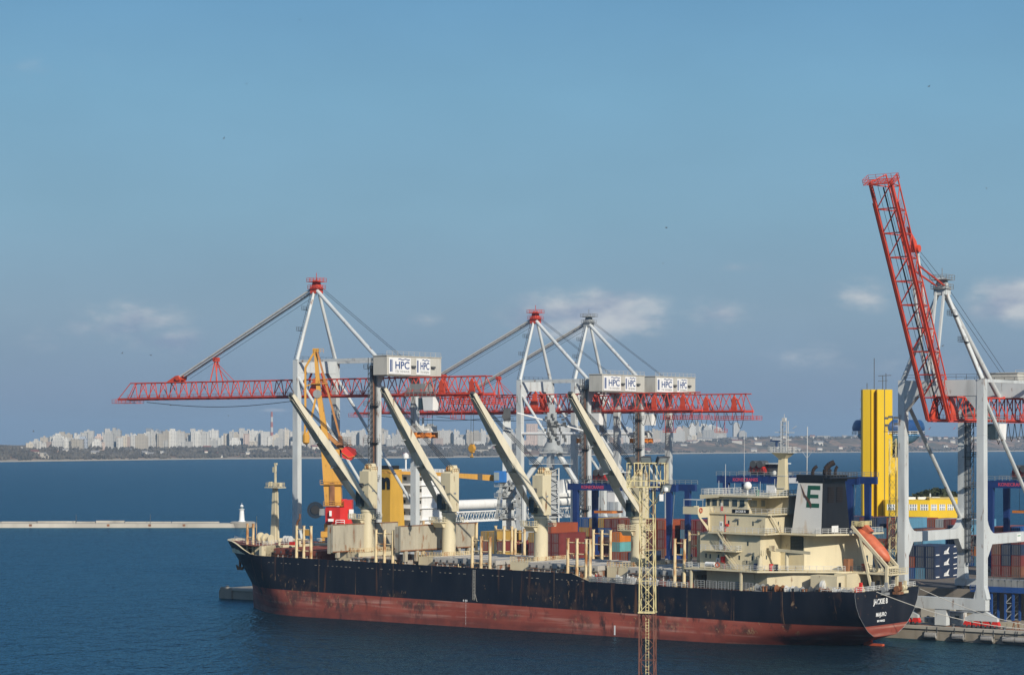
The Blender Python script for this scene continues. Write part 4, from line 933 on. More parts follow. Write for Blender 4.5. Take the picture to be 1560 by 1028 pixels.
# ------------------------------------------------------------------ yellow control tower and its office building
def make_tower():
    D = 700.; X = lambda x: (x - 780) / F * D; z = lambda y: z_for(y, D)
    e = empty('control_tower', (X(1340), D, ZY)); tag(e, 'tall angular yellow control tower with a blue round cabin hung behind it', 'tower')
    ox = X(1340); zt = z(593) - ZY
    pl = [X(1315.5) - ox, X(1326.5) - ox, X(1328) - ox, X(1336.5) - ox, X(1362) - ox]
    mb = MB(); mb.prism([(pl[0], 1.5, 0), (pl[1], 0.6, 0), (pl[1], 5, 0), (pl[0], 5, 0)], (0, 0, zt)); mb.prism([(pl[2], .9, 0), (pl[3], 2.6, 0), (pl[3] + .3, 6, 0), (pl[2], 6, 0)], (0, 0, zt)); mb.prism([(pl[3], 0, 0), (pl[4], 3.0, 0), (pl[4] - 1, 8, 0), (pl[3], 8, 0)], (0, 0, zt))
    sh = mb.build('shaft', yellow, e)
    mb = MB()
    for k in range(1, 16): mb.box(pl[0] + .05, pl[4] - 2.2, 2.6, 8.05, k * zt / 16, k * zt / 16 + .14)
    mb.build('panel_joint', M('yellow_joint', (.45, .26, .01), .6), sh)
    dn = (pl[4] - pl[3]) and 0
    mb = MB(); xx = pl[3] + (pl[4] - pl[3]) * .48; mb.prism([(xx - .12, 1.30, 0), (xx + .12, 1.36, 0), (xx + .12, 1.6, 0), (xx - .12, 1.6, 0)], (0, 0, zt)); mb.build('slit', dgrey, sh)
    cx = X(1364) - ox; cy = 13.0
    q = lambda y: z(y) - ZY
    MB().lathe([(2.0, q(681)), (5.2, q(679)), (8.2, q(672)), (9.6, q(664)), (9.4, q(661))], (cx, cy, 0), 28).build('cabin_bowl', M('cabin_light_blue', (.13, .30, .50), .4), e, smooth=50)
    MB().lathe([(9.35, q(661)), (9.4, q(656))], (cx, cy, 0), 28).build('cabin_window', glassl, e)
    MB().lathe([(11.0, q(656)), (11.2, q(651)), (10.8, q(644)), (10.2, q(640)), (9.8, q(639))], (cx, cy, 0), 28).build('cabin_ring', M('cabin_dark_blue', (.02, .07, .20), .4), e, smooth=50)
    mb = MB(); pts = [(cx + 11.2 * math.cos(a), cy + 11.2 * math.sin(a), q(662)) for a in [2 * math.pi * i / 20 for i in range(21)]]; mb.rail(pts, rows=2, sp=1.7, r=.06); mb.build('railing', white, e)
    mb = MB(); x0, x1 = X(1368) - ox, X(1390) - ox; mb.prism([(x0, 14, 0), (x1, 16, 0), (x1, 22, 0), (x0, 20, 0)], (0, 0, q(697))); mb.build('rear_shaft', yellow, e)
    mb = MB(); mb.prism([(x0 - .1, 13.9, q(697)), (x1 + .1, 15.9, q(697)), (x1 + .1, 22.1, q(697)), (x0 - .1, 20.1, q(697))], (0, 0, q(680) - q(697))); mb.build('rear_cap', dgrey, e)
    for x, y0 in ((1335, 545), (1353, 568), (1348, 572), (1324, 583)):
        mb = MB(); p = X(x) - ox; mb.tube((p, 4, zt), (p, 4, q(y0)), .12, 5)
        if x == 1353: mb.bar((p - 2.4, 4, q(572)), (p + 1.6, 4, q(571)), .3, .2); mb.bar((p - 2.4, 4, q(580)), (p + .5, 4, q(579)), .15)
        mb.build('antenna', dgrey, e)
    b = empty('office_building', (X(1345), D - 6, ZY)); tag(b, 'low bright yellow office building with a band of windows at the tower foot', 'building'); o2 = X(1345); D2 = D - 6
    zz = lambda y: z_for(y, D2) - ZY
    x0, xc, x1 = X(1346) - o2, X(1411) - o2, X(1464) - o2
    mb = MB(); mb.prism([(x0, 2.5, 0), (xc, 0, 0), (xc, 14, 0), (x0, 14, 0)], (0, 0, zz(761.5))); mb.prism([(xc, 0, 0), (x1, 3.2, 0), (x1, 14, 0), (xc + .01, 14, 0)], (0, 0, zz(760)))
    wl = mb.build('wall', yellow, b)
    mb = MB(); mb.prism([(xc - .1, -.1, zz(760)), (x1 + .1, 3.1, zz(760)), (x1 + .1, 14, zz(760)), (xc - .1, 14, zz(760))], (0, 0, .4)); mb.build('roof', M('roof_edge', (.5, .38, .12), .7), b)
    for (u0, u1, s0, s1, k) in ((x0, xc, 2.5, 0, 4), (xc, x1, 0, 3.2, 4)):
        for i in range(k):
            f0, f1 = (i + .18) / k, (i + .82) / k
            p = lambda f: (u0 + (u1 - u0) * f, s0 + (s1 - s0) * f - .05)
            a, c_ = p(f0), p(f1); mb = MB(); mb.prism([(a[0], a[1], zz(777)), (c_[0], c_[1], zz(777)), (c_[0], c_[1] + .12, zz(777)), (a[0], a[1] + .12, zz(777))], (0, 0, zz(768) - zz(777))); w = mb.build('window', glassl, b)
            mb = MB()
            for j in range(4): m = p(f0 + (f1 - f0) * j / 3); mb.box(m[0] - .12, m[0] + .12, m[1] - .06, m[1] + .02, zz(777), zz(768))
            m0 = p(f0); m1 = p(f1); mb.bar((m0[0], m0[1] - .02, zz(772.5)), (m1[0], m1[1] - .02, zz(772.5)), .12, .2); mb.build('frame', white, w)
    for xx in (1388, 1404, 1425): MB().box(X(xx) - o2 - 1.2, X(xx) - o2 + 1.2, 5, 7.4, zz(761), zz(757.5)).build('roof_vent', white, b)
    MB().tube((X(1417) - o2, 6, zz(760)), (X(1417) - o2, 6, zz(752)), .25, 6).build('roof_mast', crane_w, b)
make_tower()
# dark green trees behind the yellow building
def bushy(name, x, D, y_top, w, seed, label):
    r = random.Random(seed); X = (x - 780) / F * D; zt = z_for(y_top, D) - ZY
    e = empty(name, (X, D, ZY)); tag(e, label, 'tree', 'trees behind the yellow building')
    MB().tube((0, 0, 0), (0, 0, zt * .6), .35, 7, .15).build('trunk', rustmix, e)
    mb = MB()
    for k in range(900):
        u = r.uniform(-1, 1); a = r.uniform(0, 6.28); rr = math.sqrt(1 - u * u) * (r.random() ** .4); p = Vector((w * rr * math.cos(a) * (1 + .3 * vnoise(a * 2, u * 3)), w * rr * math.sin(a), zt * .62 + u * zt * .38))
        d = Vector((r.uniform(-1, 1), r.uniform(-1, 1), r.uniform(-.6, .6))) * .8; d2 = Vector((r.uniform(-1, 1), r.uniform(-1, 1), r.uniform(-1, 1))) * .6
        mb.add([p - d, p + d2, p + d, p - d2], [(0, 1, 2, 3)])
    mb.build('crown', M('evergreen_leaf', (.045, .055, .022), .8, .4, .6, streak=1), e)
for i, (x, yt, w) in enumerate([(1399, 752, 4.5), (1412, 747, 5), (1425, 744, 5.5), (1438, 745, 5), (1449, 749, 4.5), (1458, 754, 4)]):
    bushy('dark_tree', x, 740 + 3 * i, yt, w, 40 + i, ['leftmost dark tree behind the yellow building', 'second dark tree from the left behind the yellow building', 'tallest dark tree behind the roof mast of the yellow building', 'round dark tree right of the tallest behind the yellow building', 'dark tree near the right corner of the yellow building', 'smallest dark tree at the right corner of the yellow building'][i])

# ------------------------------------------------------------------ lattice lighting masts
def lattice(mb, w, z0, z1, step, r, w1=None):
    w1 = w if w1 is None else w1; c = lambda z, sx, sy: Vector((sx * (w + (w1 - w) * (z - z0) / (z1 - z0)) / 2, sy * (w + (w1 - w) * (z - z0) / (z1 - z0)) / 2, z))
    for sx in (-1, 1):
        for sy in (-1, 1): mb.bar(c(z0, sx, sy), c(z1, sx, sy), r * 2)
    n = max(1, round((z1 - z0) / step)); cs = [(-1, -1), (1, -1), (1, 1), (-1, 1)]
    for i in range(n):
        a, b = z0 + (z1 - z0) * i / n, z0 + (z1 - z0) * (i + 1) / n
        for j in range(4):
            p, q = cs[j], cs[(j + 1) % 4]
            if (i + j) % 2: p, q = q, p
            mb.bar(c(a, *p), c(b, *q), r * 1.1)
            if i % 2 == 0: mb.bar(c(a, *p), c(a, *q), r * 1.0)
    return mb
def flood(e, x, y, z, dx, dy, mat):
    mb = MB(); d = Vector((dx, dy, -.5)).normalized(); c = Vector((x, y, z)); mb.bar(c - d * .3, c + d * .45, 1.0, .8, w2=1.5, h2=1.2); f = mb.build('floodlight', dgrey, e)
    MB().bar(c + d * .45, c + d * .49, 1.3, 1.0).build('lens', glassl, f)
def make_mast():
    D = 311.; X = (986.5 - 780) / F * D; z = lambda y: z_for(y, D); g = 3.0
    e = empty('lighting_mast', (X, D, g), math.radians(-12)); tag(e, 'tall yellow and brown lattice lighting mast standing in front of the ship', 'lighting mast')
    zj = z(932) - g; zp = z(742) - g
    lattice(MB(), 2.05, 0, zj, 2.3, .07, 1.98).build('lower_lattice', mastbrn, e); lattice(MB(), 1.98, zj, zp, 2.2, .065, 1.8).build('upper_lattice', mastyel, e)
    MB().box(-1.15, 1.15, -1.15, 1.15, zj - .08, zj + .08).build('collar', mastyel, e)
    mb = MB()
    for dx in (-.2, .2): mb.bar((dx, -.2, .5), (dx, -.2, zp), .07)
    k = .5
    while k < zp: mb.bar((-.2, -.2, k), (.2, -.2, k), .05); k += .4
    mb.build('ladder', mastyel, e)
    MB().tube((.55, .3, .5), (.55, .3, zp), .05, 5).build('conduit', cable, e)
    zr = z(705) - g; q = 2.55
    mb = MB(); mb.box(-q, q, -1.7, 1.7, zp, zp + .12)
    mb.build('platform', mastyel, e)
    mb = MB(); ring = [(-q, -1.7), (q, -1.7), (q, 1.7), (-q, 1.7)]
    for zz in (zp + .9, zr): 
        for u in range(4): a, b = ring[u], ring[(u + 1) % 4]; mb.bar((*a, zz), (*b, zz), .11)
    for u in range(4):
        a, b = ring[u], ring[(u + 1) % 4]; n = 5 if u % 2 == 0 else 3
        for i in range(n): p = Vector((*a, 0)).lerp(Vector((*b, 0)), i / n); mb.bar(p + Vector((0, 0, zp)), p + Vector((0, 0, zr)), .09)
    mb.bar((-q, -1.7, zp), (0, -1.7, zr), .08); mb.bar((q, -1.7, zp), (1.2, -1.7, zr), .08)
    mb.build('railing', mastyel, e)
    for sx in (-1, 1):
        for sy in (-1, 1): MB().bar((sx * q, sy * 1.6, zp), (sx * .95, sy * .95, zp - 2.2), .1).build('strut', mastyel, e)
    for i in range(3): MB().tube((-.6 + .7 * i, .4, zp), (-.6 + .7 * i, .4, zr - .2), .16, 8).build('ballast_case', grey, e)
    flood(e, -2.0, -1.2, zr + .45, -.8, -.5, 0); flood(e, .1, -1.3, zr + .5, -.1, -1, 0); flood(e, 1.9, -1.2, zr + .45, .7, -.6, 0); flood(e, 2.3, -.3, zr + .5, 1, -.1, 0); flood(e, 2.5, -1.2, zp + .1, .6, -.7, 0)
    mb = MB(); mb.box(-2.2, 2.2, -2.2, 2.2, -.3, .2); mb.build('base', concrete, e)
    cb = MB(); cb.box(1.9, 2.4, -1.9, -1.4, zp - 1.8, zp - .9); cb.lathe([(.05, -.3), (.32, -.1), (.32, .3), (.1, .42)], (2.75, -1.7, zp - .35), 12); cb.build('camera_dome', white, e)
make_mast()
tag(MB().box(-160, 160, -200, 322, -6, 3.0).build('near_quay', concrete), kind='structure')
def make_mast2():
    D = 548.; X = (1360 - 780) / F * D; e = empty('lighting_mast', (X, D, ZY)); tag(e, 'slim yellowish lattice lighting mast rising beside the yellow tower', 'lighting mast')
    zt = z_for(668, D) - ZY; lattice(MB(), 1.6, 0, zt, 1.6, .06, 1.5).build('lattice', mastyel, e)
    MB().tube((0, 0, zt), (0, 0, z_for(634, D) - ZY), .12, 6).build('pole', dgrey, e)
    MB().box(-2.0, 1.5, -1, 1, zt + 1.6, zt + 1.75).rail([(-2, -1, zt + 1.7), (1.5, -1, zt + 1.7), (1.5, 1, zt + 1.7)], sp=1, rows=2).build('platform', dgrey, e)
    for i, (x, z) in enumerate(((-1.6, 4.6), (-.6, 4.9), (.7, 4.7), (-1.4, 2.9), (.8, 3.2))): MB().box(x - .45, x + .45, -.6, .1, zt + z, zt + z + .55).build('floodlight', dgrey, e)
make_mast2()

# ------------------------------------------------------------------ yellow slewing harbour crane near the bow
def make_harbour_crane():
    t = t_at(508, 42); p = W(t, 42, ZQ); D = p.y; e = empty('harbour_crane', p); tag(e, 'yellow slewing harbour crane with red machine house and red counterweight', 'harbour crane')
    X = lambda x: (x - 780) / F * D - p.x; Z = lambda y: z_for(y, D) - ZQ
    y0 = 0
    for sx in (-1, 1):
        for sy in (-1, 1): MB().bar((sx * 5, sy * 5, 0.6), (sx * 2.4, sy * 2.4, 14), 1.0, w2=.8).build('leg', yorange, e); 
    MB().box(-3, 3, -3, 3, 13.8, 15.2).lathe([(2.4, 15.2), (2.4, 17.2)], seg=20).build('portal', yorange, e)
    for sx in (-1, 1): MB().box(sx * 5 - .6, sx * 5 + .6, -6, 6, 0, .9).build('bogie', dgrey, e)
    h = MB(); x0, xc, x1 = X(497), X(520), X(536); h.prism([(x0, -2.5, Z(797)), (xc, -4.5, Z(797)), (x1, -2.0, Z(797)), (x1, 4, Z(797)), (x0, 4, Z(797))], (0, 0, Z(772) - Z(797)))
    hs = h.build('machine_house', signred, e); MB().box(X(525), X(537), -2.6, 3, Z(797), Z(761)).tube((X(523), 0, Z(772)), (X(523), 0, Z(760)), 1.0, 10).build('stair_housing', signred, hs)
    MB().box(X(503.5), X(507), -4.0, -3.25, Z(785), Z(777)).build('notice_board', white, hs); MB().box(X(502), X(510), -4.4, -3.6, Z(793), Z(789)).build('notice_board', white, hs)
    MB().rail([(X(514), -5.0, Z(797)), (X(527), -5.0, Z(797))], sp=1.5, rows=2, r=.07).build('railing', white, hs)
    MB().box(X(533), X(540), -3.2, -2.8, Z(788), Z(775)).build('blue_panel', white, hs)
    mb = MB(); mb.hexa([(X(496), -2.2, Z(770)), (X(521), -2.2, Z(770)), (X(521), 2.2, Z(770)), (X(496), 2.2, Z(770))], [(X(490), -1.8, Z(684)), (X(518), -1.8, Z(684)), (X(518), 1.8, Z(684)), (X(490), 1.8, Z(684))]); col = mb.build('column', yorange, e)
    MB().box(X(503), X(511), -2.5, -2.3, Z(770), Z(735)).build('ladder_well', rustmix, col)
    mb = MB(); mb.box(X(489), X(524), -2.8, 2.8, Z(738), Z(737)).rail([(X(489), -2.8, Z(737)), (X(524), -2.8, Z(737))], sp=1.2, rows=2); mb.box(X(494), X(524), -2.9, 2.9, Z(770), Z(769)); mb.rail([(X(494), -2.9, Z(769)), (X(524), -2.9, Z(769))], sp=1.2, rows=2); mb.build('platform', yorange, col)
    # jib: heavy lower box and slender head, leaning slightly to the left
    mb = MB(); mb.bar((X(500), -1.0, Z(690)), (X(487), -1.0, Z(603)), 1.9, 1.6, w2=1.3, h2=1.2); mb.bar((X(487), -1.0, Z(606)), (X(481), -1.0, Z(534)), 1.5, 1.2, w2=.8, h2=.8); jb = mb.build('jib', yorange, e)
    MB().tube((X(484), -1.9, Z(600)), (X(484), -.2, Z(600)), 1.1, 12).build('sheave', grey, jb)
    mb = MB(); mb.rail([(X(479), -2, Z(538)), (X(494), -2, Z(538))], sp=1, rows=2); mb.box(X(477), X(486), -1.6, 0, Z(537), Z(531)); mb.box(X(476), X(500), -2.4, -.6, Z(585), Z(584)); mb.rail([(X(476), -2.4, Z(584)), (X(500), -2.4, Z(584))], sp=1, rows=2); mb.build('jib_platform', yorange, jb)
    mb = MB(); a = [(X(481), -1.4, Z(534)), (X(466), -1.4, Z(560)), (X(466), -1.4, Z(585)), (X(466), -1.4, Z(640)), (X(465), -1.4, Z(662))]
    for p_, q_ in zip(a, a[1:]): mb.bar(p_, q_, .55, .5)
    mb.bar((X(470), -1.4, Z(660)), (X(484), -1.4, Z(596)), .6, .5); mb.bar((X(466), -1.4, Z(588)), (X(483), -1.4, Z(584)), .3); mb.build('fly_jib', yorange, jb)
    mb = MB(); mb.lathe([(.2, 0), (.9, .5), (.9, 2.4), (.3, 3.2)], (X(467), -1.4, Z(677)), 10); mb.bar((X(463), -1.4, Z(662)), (X(472), -1.4, Z(668)), .7); mb.build('hook_block', yorange, jb)
    mb = MB()
    for dy in (-.9, .9): mb.bar((X(484), -1 + dy, Z(536)), (X(518), -1 + dy, Z(664)), .42, .36)
    mb.build('tie_rod', M('harbour_crane_brown', (.45, .20, .06), .55, .15, rust=.3), jb)
    mb = MB()
    for dy in (-1.5, 1.1): mb.bar((X(492), dy, Z(655)), (X(538), dy, Z(698)), .6, .9)
    mb.bar((X(486), 0, Z(650)), (X(520), 0, Z(684)), .8); mb.build('balance_lever', M('harbour_crane_brown', (.45, .20, .06)), e)
    mb = MB(); mb.prism([(X(521), -2.4, Z(686)), (X(528), -2.4, Z(679)), (X(541), -2.4, Z(684)), (X(543), -2.4, Z(692)), (X(535), -2.4, Z(701)), (X(523), -2.4, Z(697))], (0, 4.8, 0)); cw = mb.build('counterweight', signred, e)
    mb = MB(); mb.bar((X(522), -2.5, Z(689)), (X(532), -2.5, Z(697)), .5, .1); mb.bar((X(532), -2.5, Z(697)), (X(542), -2.5, Z(694)), .5, .1); mb.build('stripe', yorange, cw)
    mb = MB(); mb.box(X(516), X(535), -3, 3, Z(678), Z(676.5)); mb.rail([(X(516), -3, Z(676.5)), (X(535), -3, Z(676.5))], sp=1.2, rows=2); mb.bar((X(518), 0, Z(664)), (X(522), 0, Z(690)), 1.0); mb.build('winch_deck', rustmix, e)
    mb = MB(); c = Vector((X(482), -3, Z(776)))
    for k in range(22):
        a1 = 2 * math.pi * k / 22; mb.bar(c + Vector((math.cos(a1) * .8, 0, math.sin(a1) * .8)), c + Vector((math.cos(a1) * 2.0, 0, math.sin(a1) * 2.0)), .2)
        a2 = 2 * math.pi * (k + 1) / 22
        for rr in (1.3, 1.7, 2.0): mb.bar(c + Vector((math.cos(a1) * rr, 0, math.sin(a1) * rr)), c + Vector((math.cos(a2) * rr, 0, math.sin(a2) * rr)), .2)
    mb.tube(c + Vector((0, -.5, 0)), c + Vector((0, .5, 0)), 1.1, 14); rl = mb.build('cable_reel', cable, e)
    MB().box(X(488), X(496), -3.4, -2.4, Z(784), Z(774)).build('reel_bracket', grey, rl)
make_harbour_crane()

# ------------------------------------------------------------------ two grey portal cranes behind the ship
def make_portal(x, n, label, cab):
    p = W(t_at(x, n), n, ZY); D = p.y; e = empty('portal_crane', p); tag(e, label, 'portal crane'); X = lambda c: (c - x) * D / F; Z = lambda y: z_for(y, D) - ZY
    if not cab:
        lattice(MB(), 3.3, 0, Z(712), 2.0, .17).build('lattice_tower', crane_w, e)
        mb = MB()
        for k in range(7): mb.tube((-1 + .3 * k, .2, Z(800)), (-1.0 + .3 * k, .2, Z(716)), .16, 5)
        mb.box(-1.2, 1.2, -.8, 1.0, Z(800), Z(714)); mb.build('tower_core', crane_g, e)
        mb = MB(); mb.box(X(806), X(872), -3.5, 3.5, Z(707), Z(705.5)); mb.rail([(X(806), -3.5, Z(705.5)), (X(872), -3.5, Z(705.5))], sp=1.3, rows=3); mb.box(X(822), X(864), -3.8, 3.8, Z(689.5), Z(688)); mb.rail([(X(822), -3.8, Z(688)), (X(864), -3.8, Z(688))], sp=1.2, rows=3); mb.box(X(832), X(858), -2, 2, Z(782), Z(780)); mb.build('platform', crane_g, e)
        MB().lathe([(2.9, Z(688)), (2.8, Z(684)), (2.0, Z(675)), (1.4, Z(671)), (1.1, Z(664))], seg=16).build('slewing_cone', crane_g, e, smooth=40)
        for u in ((798, 735, 826, 693), (878, 735, 850, 690)): MB().tube((X(u[0]), -1.5, Z(u[1])), (X(u[2]), -1.5, Z(u[3])), .75, 8).build('strut', crane_w, e)
        MB().tube((X(798), -1.5, 0), (X(798), -1.5, Z(735)), .7, 8).build('leg', crane_w, e); MB().tube((X(878), -1.5, 0), (X(878), -1.5, Z(735)), .6, 8).build('leg', crane_w, e)
        mb = MB(); mb.box(X(834), X(848), -1.4, 1.4, Z(668), Z(628)); mb.box(X(837), X(846), -1.0, 1.0, Z(628), Z(616)); up = mb.build('upper_column', crane_g, e)
        mb = MB()
        for k in range(26): y = 628 + (k * 37 % 44); xx = 828 + (k * 53 % 34); mb.box(X(xx), X(xx + 3 + k % 3), -1.9, -1.4, Z(y + 3 + k % 4), Z(y)); 
        mb.rail([(X(826), -2, Z(648)), (X(862), -2, Z(648))], sp=1.1, rows=3); mb.box(X(826), X(862), -2, 2, Z(649), Z(648)); mb.build('winch_gear', dgrey, up)
        mb = MB()
        for s in (-.6, .6): mb.tube((X(893), s, Z(657)), (X(788), s, Z(629)), .22, 6)
        mb.build('tie_rod', white, up)
    else:
        mb = MB(); mb.hexa([(X(765), -1.6, 0), (X(786), -1.6, 0), (X(786), 1.6, 0), (X(765), 1.6, 0)], [(X(766), -1, Z(640)), (X(778), -1, Z(640)), (X(778), 1, Z(640)), (X(766), 1, Z(640))]); col = mb.build('column', crane_w, e)
        mb = MB(); mb.box(X(767), X(778), -1.3, 1.3, Z(640), Z(622)); mb.tube((X(770), -1.5, Z(634)), (X(770), 1.5, Z(634)), 1.0, 10); mb.rail([(X(764), -1.5, Z(642)), (X(782), -1.5, Z(642))], sp=1, rows=3); mb.build('head_gear', dgrey, col)
        for u in ((756, 790, 764, 735), (800, 790, 780, 738)): MB().bar((X(u[0]), -1.8, Z(u[1])), (X(u[2]), -1.8, Z(u[3])), .8).build('strut', crane_g, e)
        mb = MB()
        for k in range(44): y = 728 + (k * 29 % 60); xx = 756 + (k * 41 % 40); mb.box(X(xx), X(xx + 2 + k % 5), -2.3, -1.7, Z(y + 2 + k % 5), Z(y))
        for y in (740, 756, 772, 788): mb.box(X(753), X(802), -2.4, 2.4, Z(y + 1), Z(y)); mb.rail([(X(753), -2.4, Z(y)), (X(802), -2.4, Z(y))], sp=1.1, rows=3)
        mb.bar((X(776), -2, Z(730)), (X(806), -2, Z(790)), .5); mb.build('winch_gear', crane_g, e)
        MB().box(X(753), X(761), -3.2, .5, Z(734), Z(717)).box(X(761), X(772), -3.0, .5, Z(734), Z(717)).build('cab', M('cab_blue', (.02, .14, .42), .45), e)
        MB().box(X(752.6), X(760.5), -3.3, -2.4, Z(731), Z(719)).build('cab_window', glassl, e)
        mb = MB(); mb.bar((X(755), 0, Z(728)), (X(668), 0, Z(722)), 1.5, 1.7, w2=1.2, h2=1.0); mb.bar((X(668), 0, Z(722)), (X(560), 0, Z(718)), 1.2, 1.0, w2=.8, h2=.7); jb = mb.build('jib', yorange, e)
        MB().box(X(728), X(735), -.85, .85, Z(731), Z(721)).build('jib_clamp', dgrey, jb)
        lattice(MB(), 1.6, Z(718), Z(690), 1.5, .1, .8).build('mast', crane_g, e)
make_portal(842, 110, 'grey portal crane with lattice tower and conical slewing head behind the third ship crane', False)
make_portal(772, 109, 'grey portal crane with blue cab and lowered yellow jib', True)

# ------------------------------------------------------------------ white ship on the far side quay
def make_white_ship():
    e = empty('cargo_ship', W(-137, 112, 0), TH + math.pi / 2); tag(e, 'white cargo ship with yellow funnel moored beyond the gantry cranes', 'ship')
    p0 = W(-137, 112, 0); Dm = 668.
    # local x runs along the side quay, y towards the open bay
    mb = MB(); hw = 10.5
    sec = lambda x, w: [(x, -w, -3), (x, -w, 7.5), (x, w, 7.5), (x, w, -3)]
    st = [(0, hw * .85), (6, hw), (120, hw), (138, hw * .7), (150, .6)]
    for (a, wa), (b, wb) in zip(st, st[1:]): mb.hexa([(a, -wa, -3), (b, -wb, -3), (b, wb, -3), (a, wa, -3)], [(a, -wa, 7.5), (b, -wb, 7.5), (b, wb, 7.5), (a, wa, 7.5)])
    mb.build('hull', M('ship_light_grey', (.42, .45, .47), .5, .06, .2, grime=.2), e)
    fn = MB(); fn.hexa([(3, -4, 12), (10, -4, 12), (10, 4, 12), (3, 4, 12)], [(4, -3.4, 32.5), (9, -3.4, 32.5), (9, 3.4, 32.5), (4, 3.4, 32.5)]); f = fn.build('funnel', M('funnel_ochre', (.55, .32, .045), .5, .08), e)
    MB().box(4.6, 8.6, -2.8, 2.8, 32.5, 33.6).build('funnel_cap', blackp, f)
    mb = MB(); text_into(mb, 'm', 6.5, (3.55, -1.2, 27.0), (0, -1, 0), (0, 0, 1), .1, bold=.25); mb.build('emblem', blackp, f)
    mb = MB(); mb.box(3.6, 4.4, 1.2, 3.0, 28.2, 30.2); mb.build('louvre', soot, f)
    ac = MB(); z = 7.5
    for k in range(7):
        i = k * .25; ac.box(11.5 + i, 24 - i, -9.5 + k * .3, 9.5 - k * .3, z, z + 3.2); ac.box(10.6, 24.5, -10 + k * .3, 10 - k * .3, z + 3.2, z + 3.4); z += 3.4
    acc = ac.build('accommodation', white, e)
    wm = MB(); z = 7.5
    for k in range(7):
        for j in range(6): wm.box(11.45 + k * .25 - .02, 11.5 + k * .25, -8 + j * 3.0, -6.8 + j * 3.0, z + 1.3, z + 2.3)
        z += 3.4
    wm.build('window', glassd, acc)
    MB().rail([(10.6, -8, z), (24.5, -8, z), (24.5, 8, z), (10.6, 8, z), (10.6, -8, z)], sp=1.5, rows=3, r=.06).build('railing', white, acc)
    mb = MB(); mb.box(14, 19, -6, -2.5, z, z + 1.8); mb.tube((15, 0, z), (15, 0, z + 4), .25, 6); mb.lathe([(.1, 0), (.9, .4), (.9, 1.4), (.2, 2.0)], (15, 0, z + 4), 12); mb.build('radar_mast', white, acc)
    mb = MB(); mb.box(-2, 12, -10, 10, 7.5, 12.2); mb.box(26, 34, -9, 9, 7.5, 12.5); mb.build('poop_house', M('ship_light_grey', (.42, .45, .47)), e)
    # deck gallery: white pipe above a truss walkway
    gm = MB(); gm.tube((26, -6, 21.5), (96, -6, 21.5), 1.5, 12); gl = gm.build('conveyor_pipe', white, e, smooth=40)
    c, b = MB(), MB(); truss(c, b, 24, 98, -6, 16.6, 19.4, 3, 3, 2.6, rc=.22, rb=.14, rt=.26); c.build('truss_chord', white, gl); b.build('truss_lacing', crane_w, gl)
    for x in (27, 60, 95): MB().bar((x, -6, 7.5), (x, -6, 16.6), 1.0).build('support', crane_w, e)
    mb = MB(); mb.box(78, 92, -8, -4, 23, 24.2); mb.box(84, 89, -7.5, -4.5, 24.2, 28.5); mb.tube((82, -6, 24), (82, -6, 30), .3, 6); mb.rail([(76, -8, 23), (96, -8, 23)], rows=3, sp=1.5, r=.07); mb.build('winch_house', white, e)
    mb = MB()
    for k, x in enumerate((104, 116, 128)): mb.box(x, x + 9, -8, 8, 7.5, 13 + (k % 2) * 3)
    mb.box(120, 132, -6, 6, 13, 22); mb.box(122, 128, -5, 5, 22, 25); mb.build('forecastle_house', M('ship_light_grey', (.42, .45, .47)), e)
    mb = MB(); mb.bar((33, -5, 11), (26, 8, 17), 1.2, 1.2); mb.tube((36, 4, 8), (36, 4, 26), 1.0, 10); mb.bar((36, 4, 25), (30, -7, 17), .9); mb.build('provision_crane', crane_w, e)
make_white_ship()

# ------------------------------------------------------------------ right edge of the quay: blue trestle with conveyor, scrap heap, small things
def make_trestle():
    n = 57; t0 = t_at(1500, n); p = W(t0, n, ZQ); e = empty('conveyor_trestle', p, TH); tag(e, 'grey covered conveyor on a blue lattice trestle at the right edge', 'conveyor'); zb = z_for(898, p.y) - ZQ
    L = 60
    mb = MB(); mb.box(0, L, -1.6, 1.6, zb + .9, zb + 2.4)
    for k in range(int(L / 1.4)): mb.box(k * 1.4, .1 + k * 1.4, -1.66, -1.6, zb + .9, zb + 2.4)
    mb.build('gallery', grey, e)
    mb = MB(); mb.box(0, L, -1.9, -1.3, zb - .3, zb + .9); mb.box(0, L, 1.3, 1.9, zb - .3, zb + .9); mb.build('girder', dblue, e)
    for x in (1.5, 6.5, 34, 39):
        mb = MB()
        for s in (-1, 1):
            mb.bar((x - .9 + (.9 + s * .9), -1.6, 0), (x - .9 + (.9 + s * .9), -1.6, zb - .6), .42); mb.bar((x - .9 + (.9 + s * .9), 1.6, 0), (x - .9 + (.9 + s * .9), 1.6, zb - .6), .42)
        mb.build('leg', dblue, e)
        for yy in (-1.6, 1.6):
            mb = MB(); z = .3
            while z < zb - 2: mb.bar((x - .9, yy, z), (x + .9, yy, z + 1.8), .16); mb.bar((x - .9, yy, z), (x + .9, yy, z), .16); z += 1.8
            mb.build('lacing', crane_g, e)
    MB().rail([(0, -1.9, zb + 2.4), (L, -1.9, zb + 2.4)], sp=1.5, rows=2).build('railing', dgrey, e)
    MB().box(-2.5, -.05, -1.8, 1.8, zb - .4, zb).rail([(-2.5, -1.8, zb), (-.1, -1.8, zb)], sp=1.2, rows=3, r=.06).build('end_platform', dblue, e)
make_trestle()
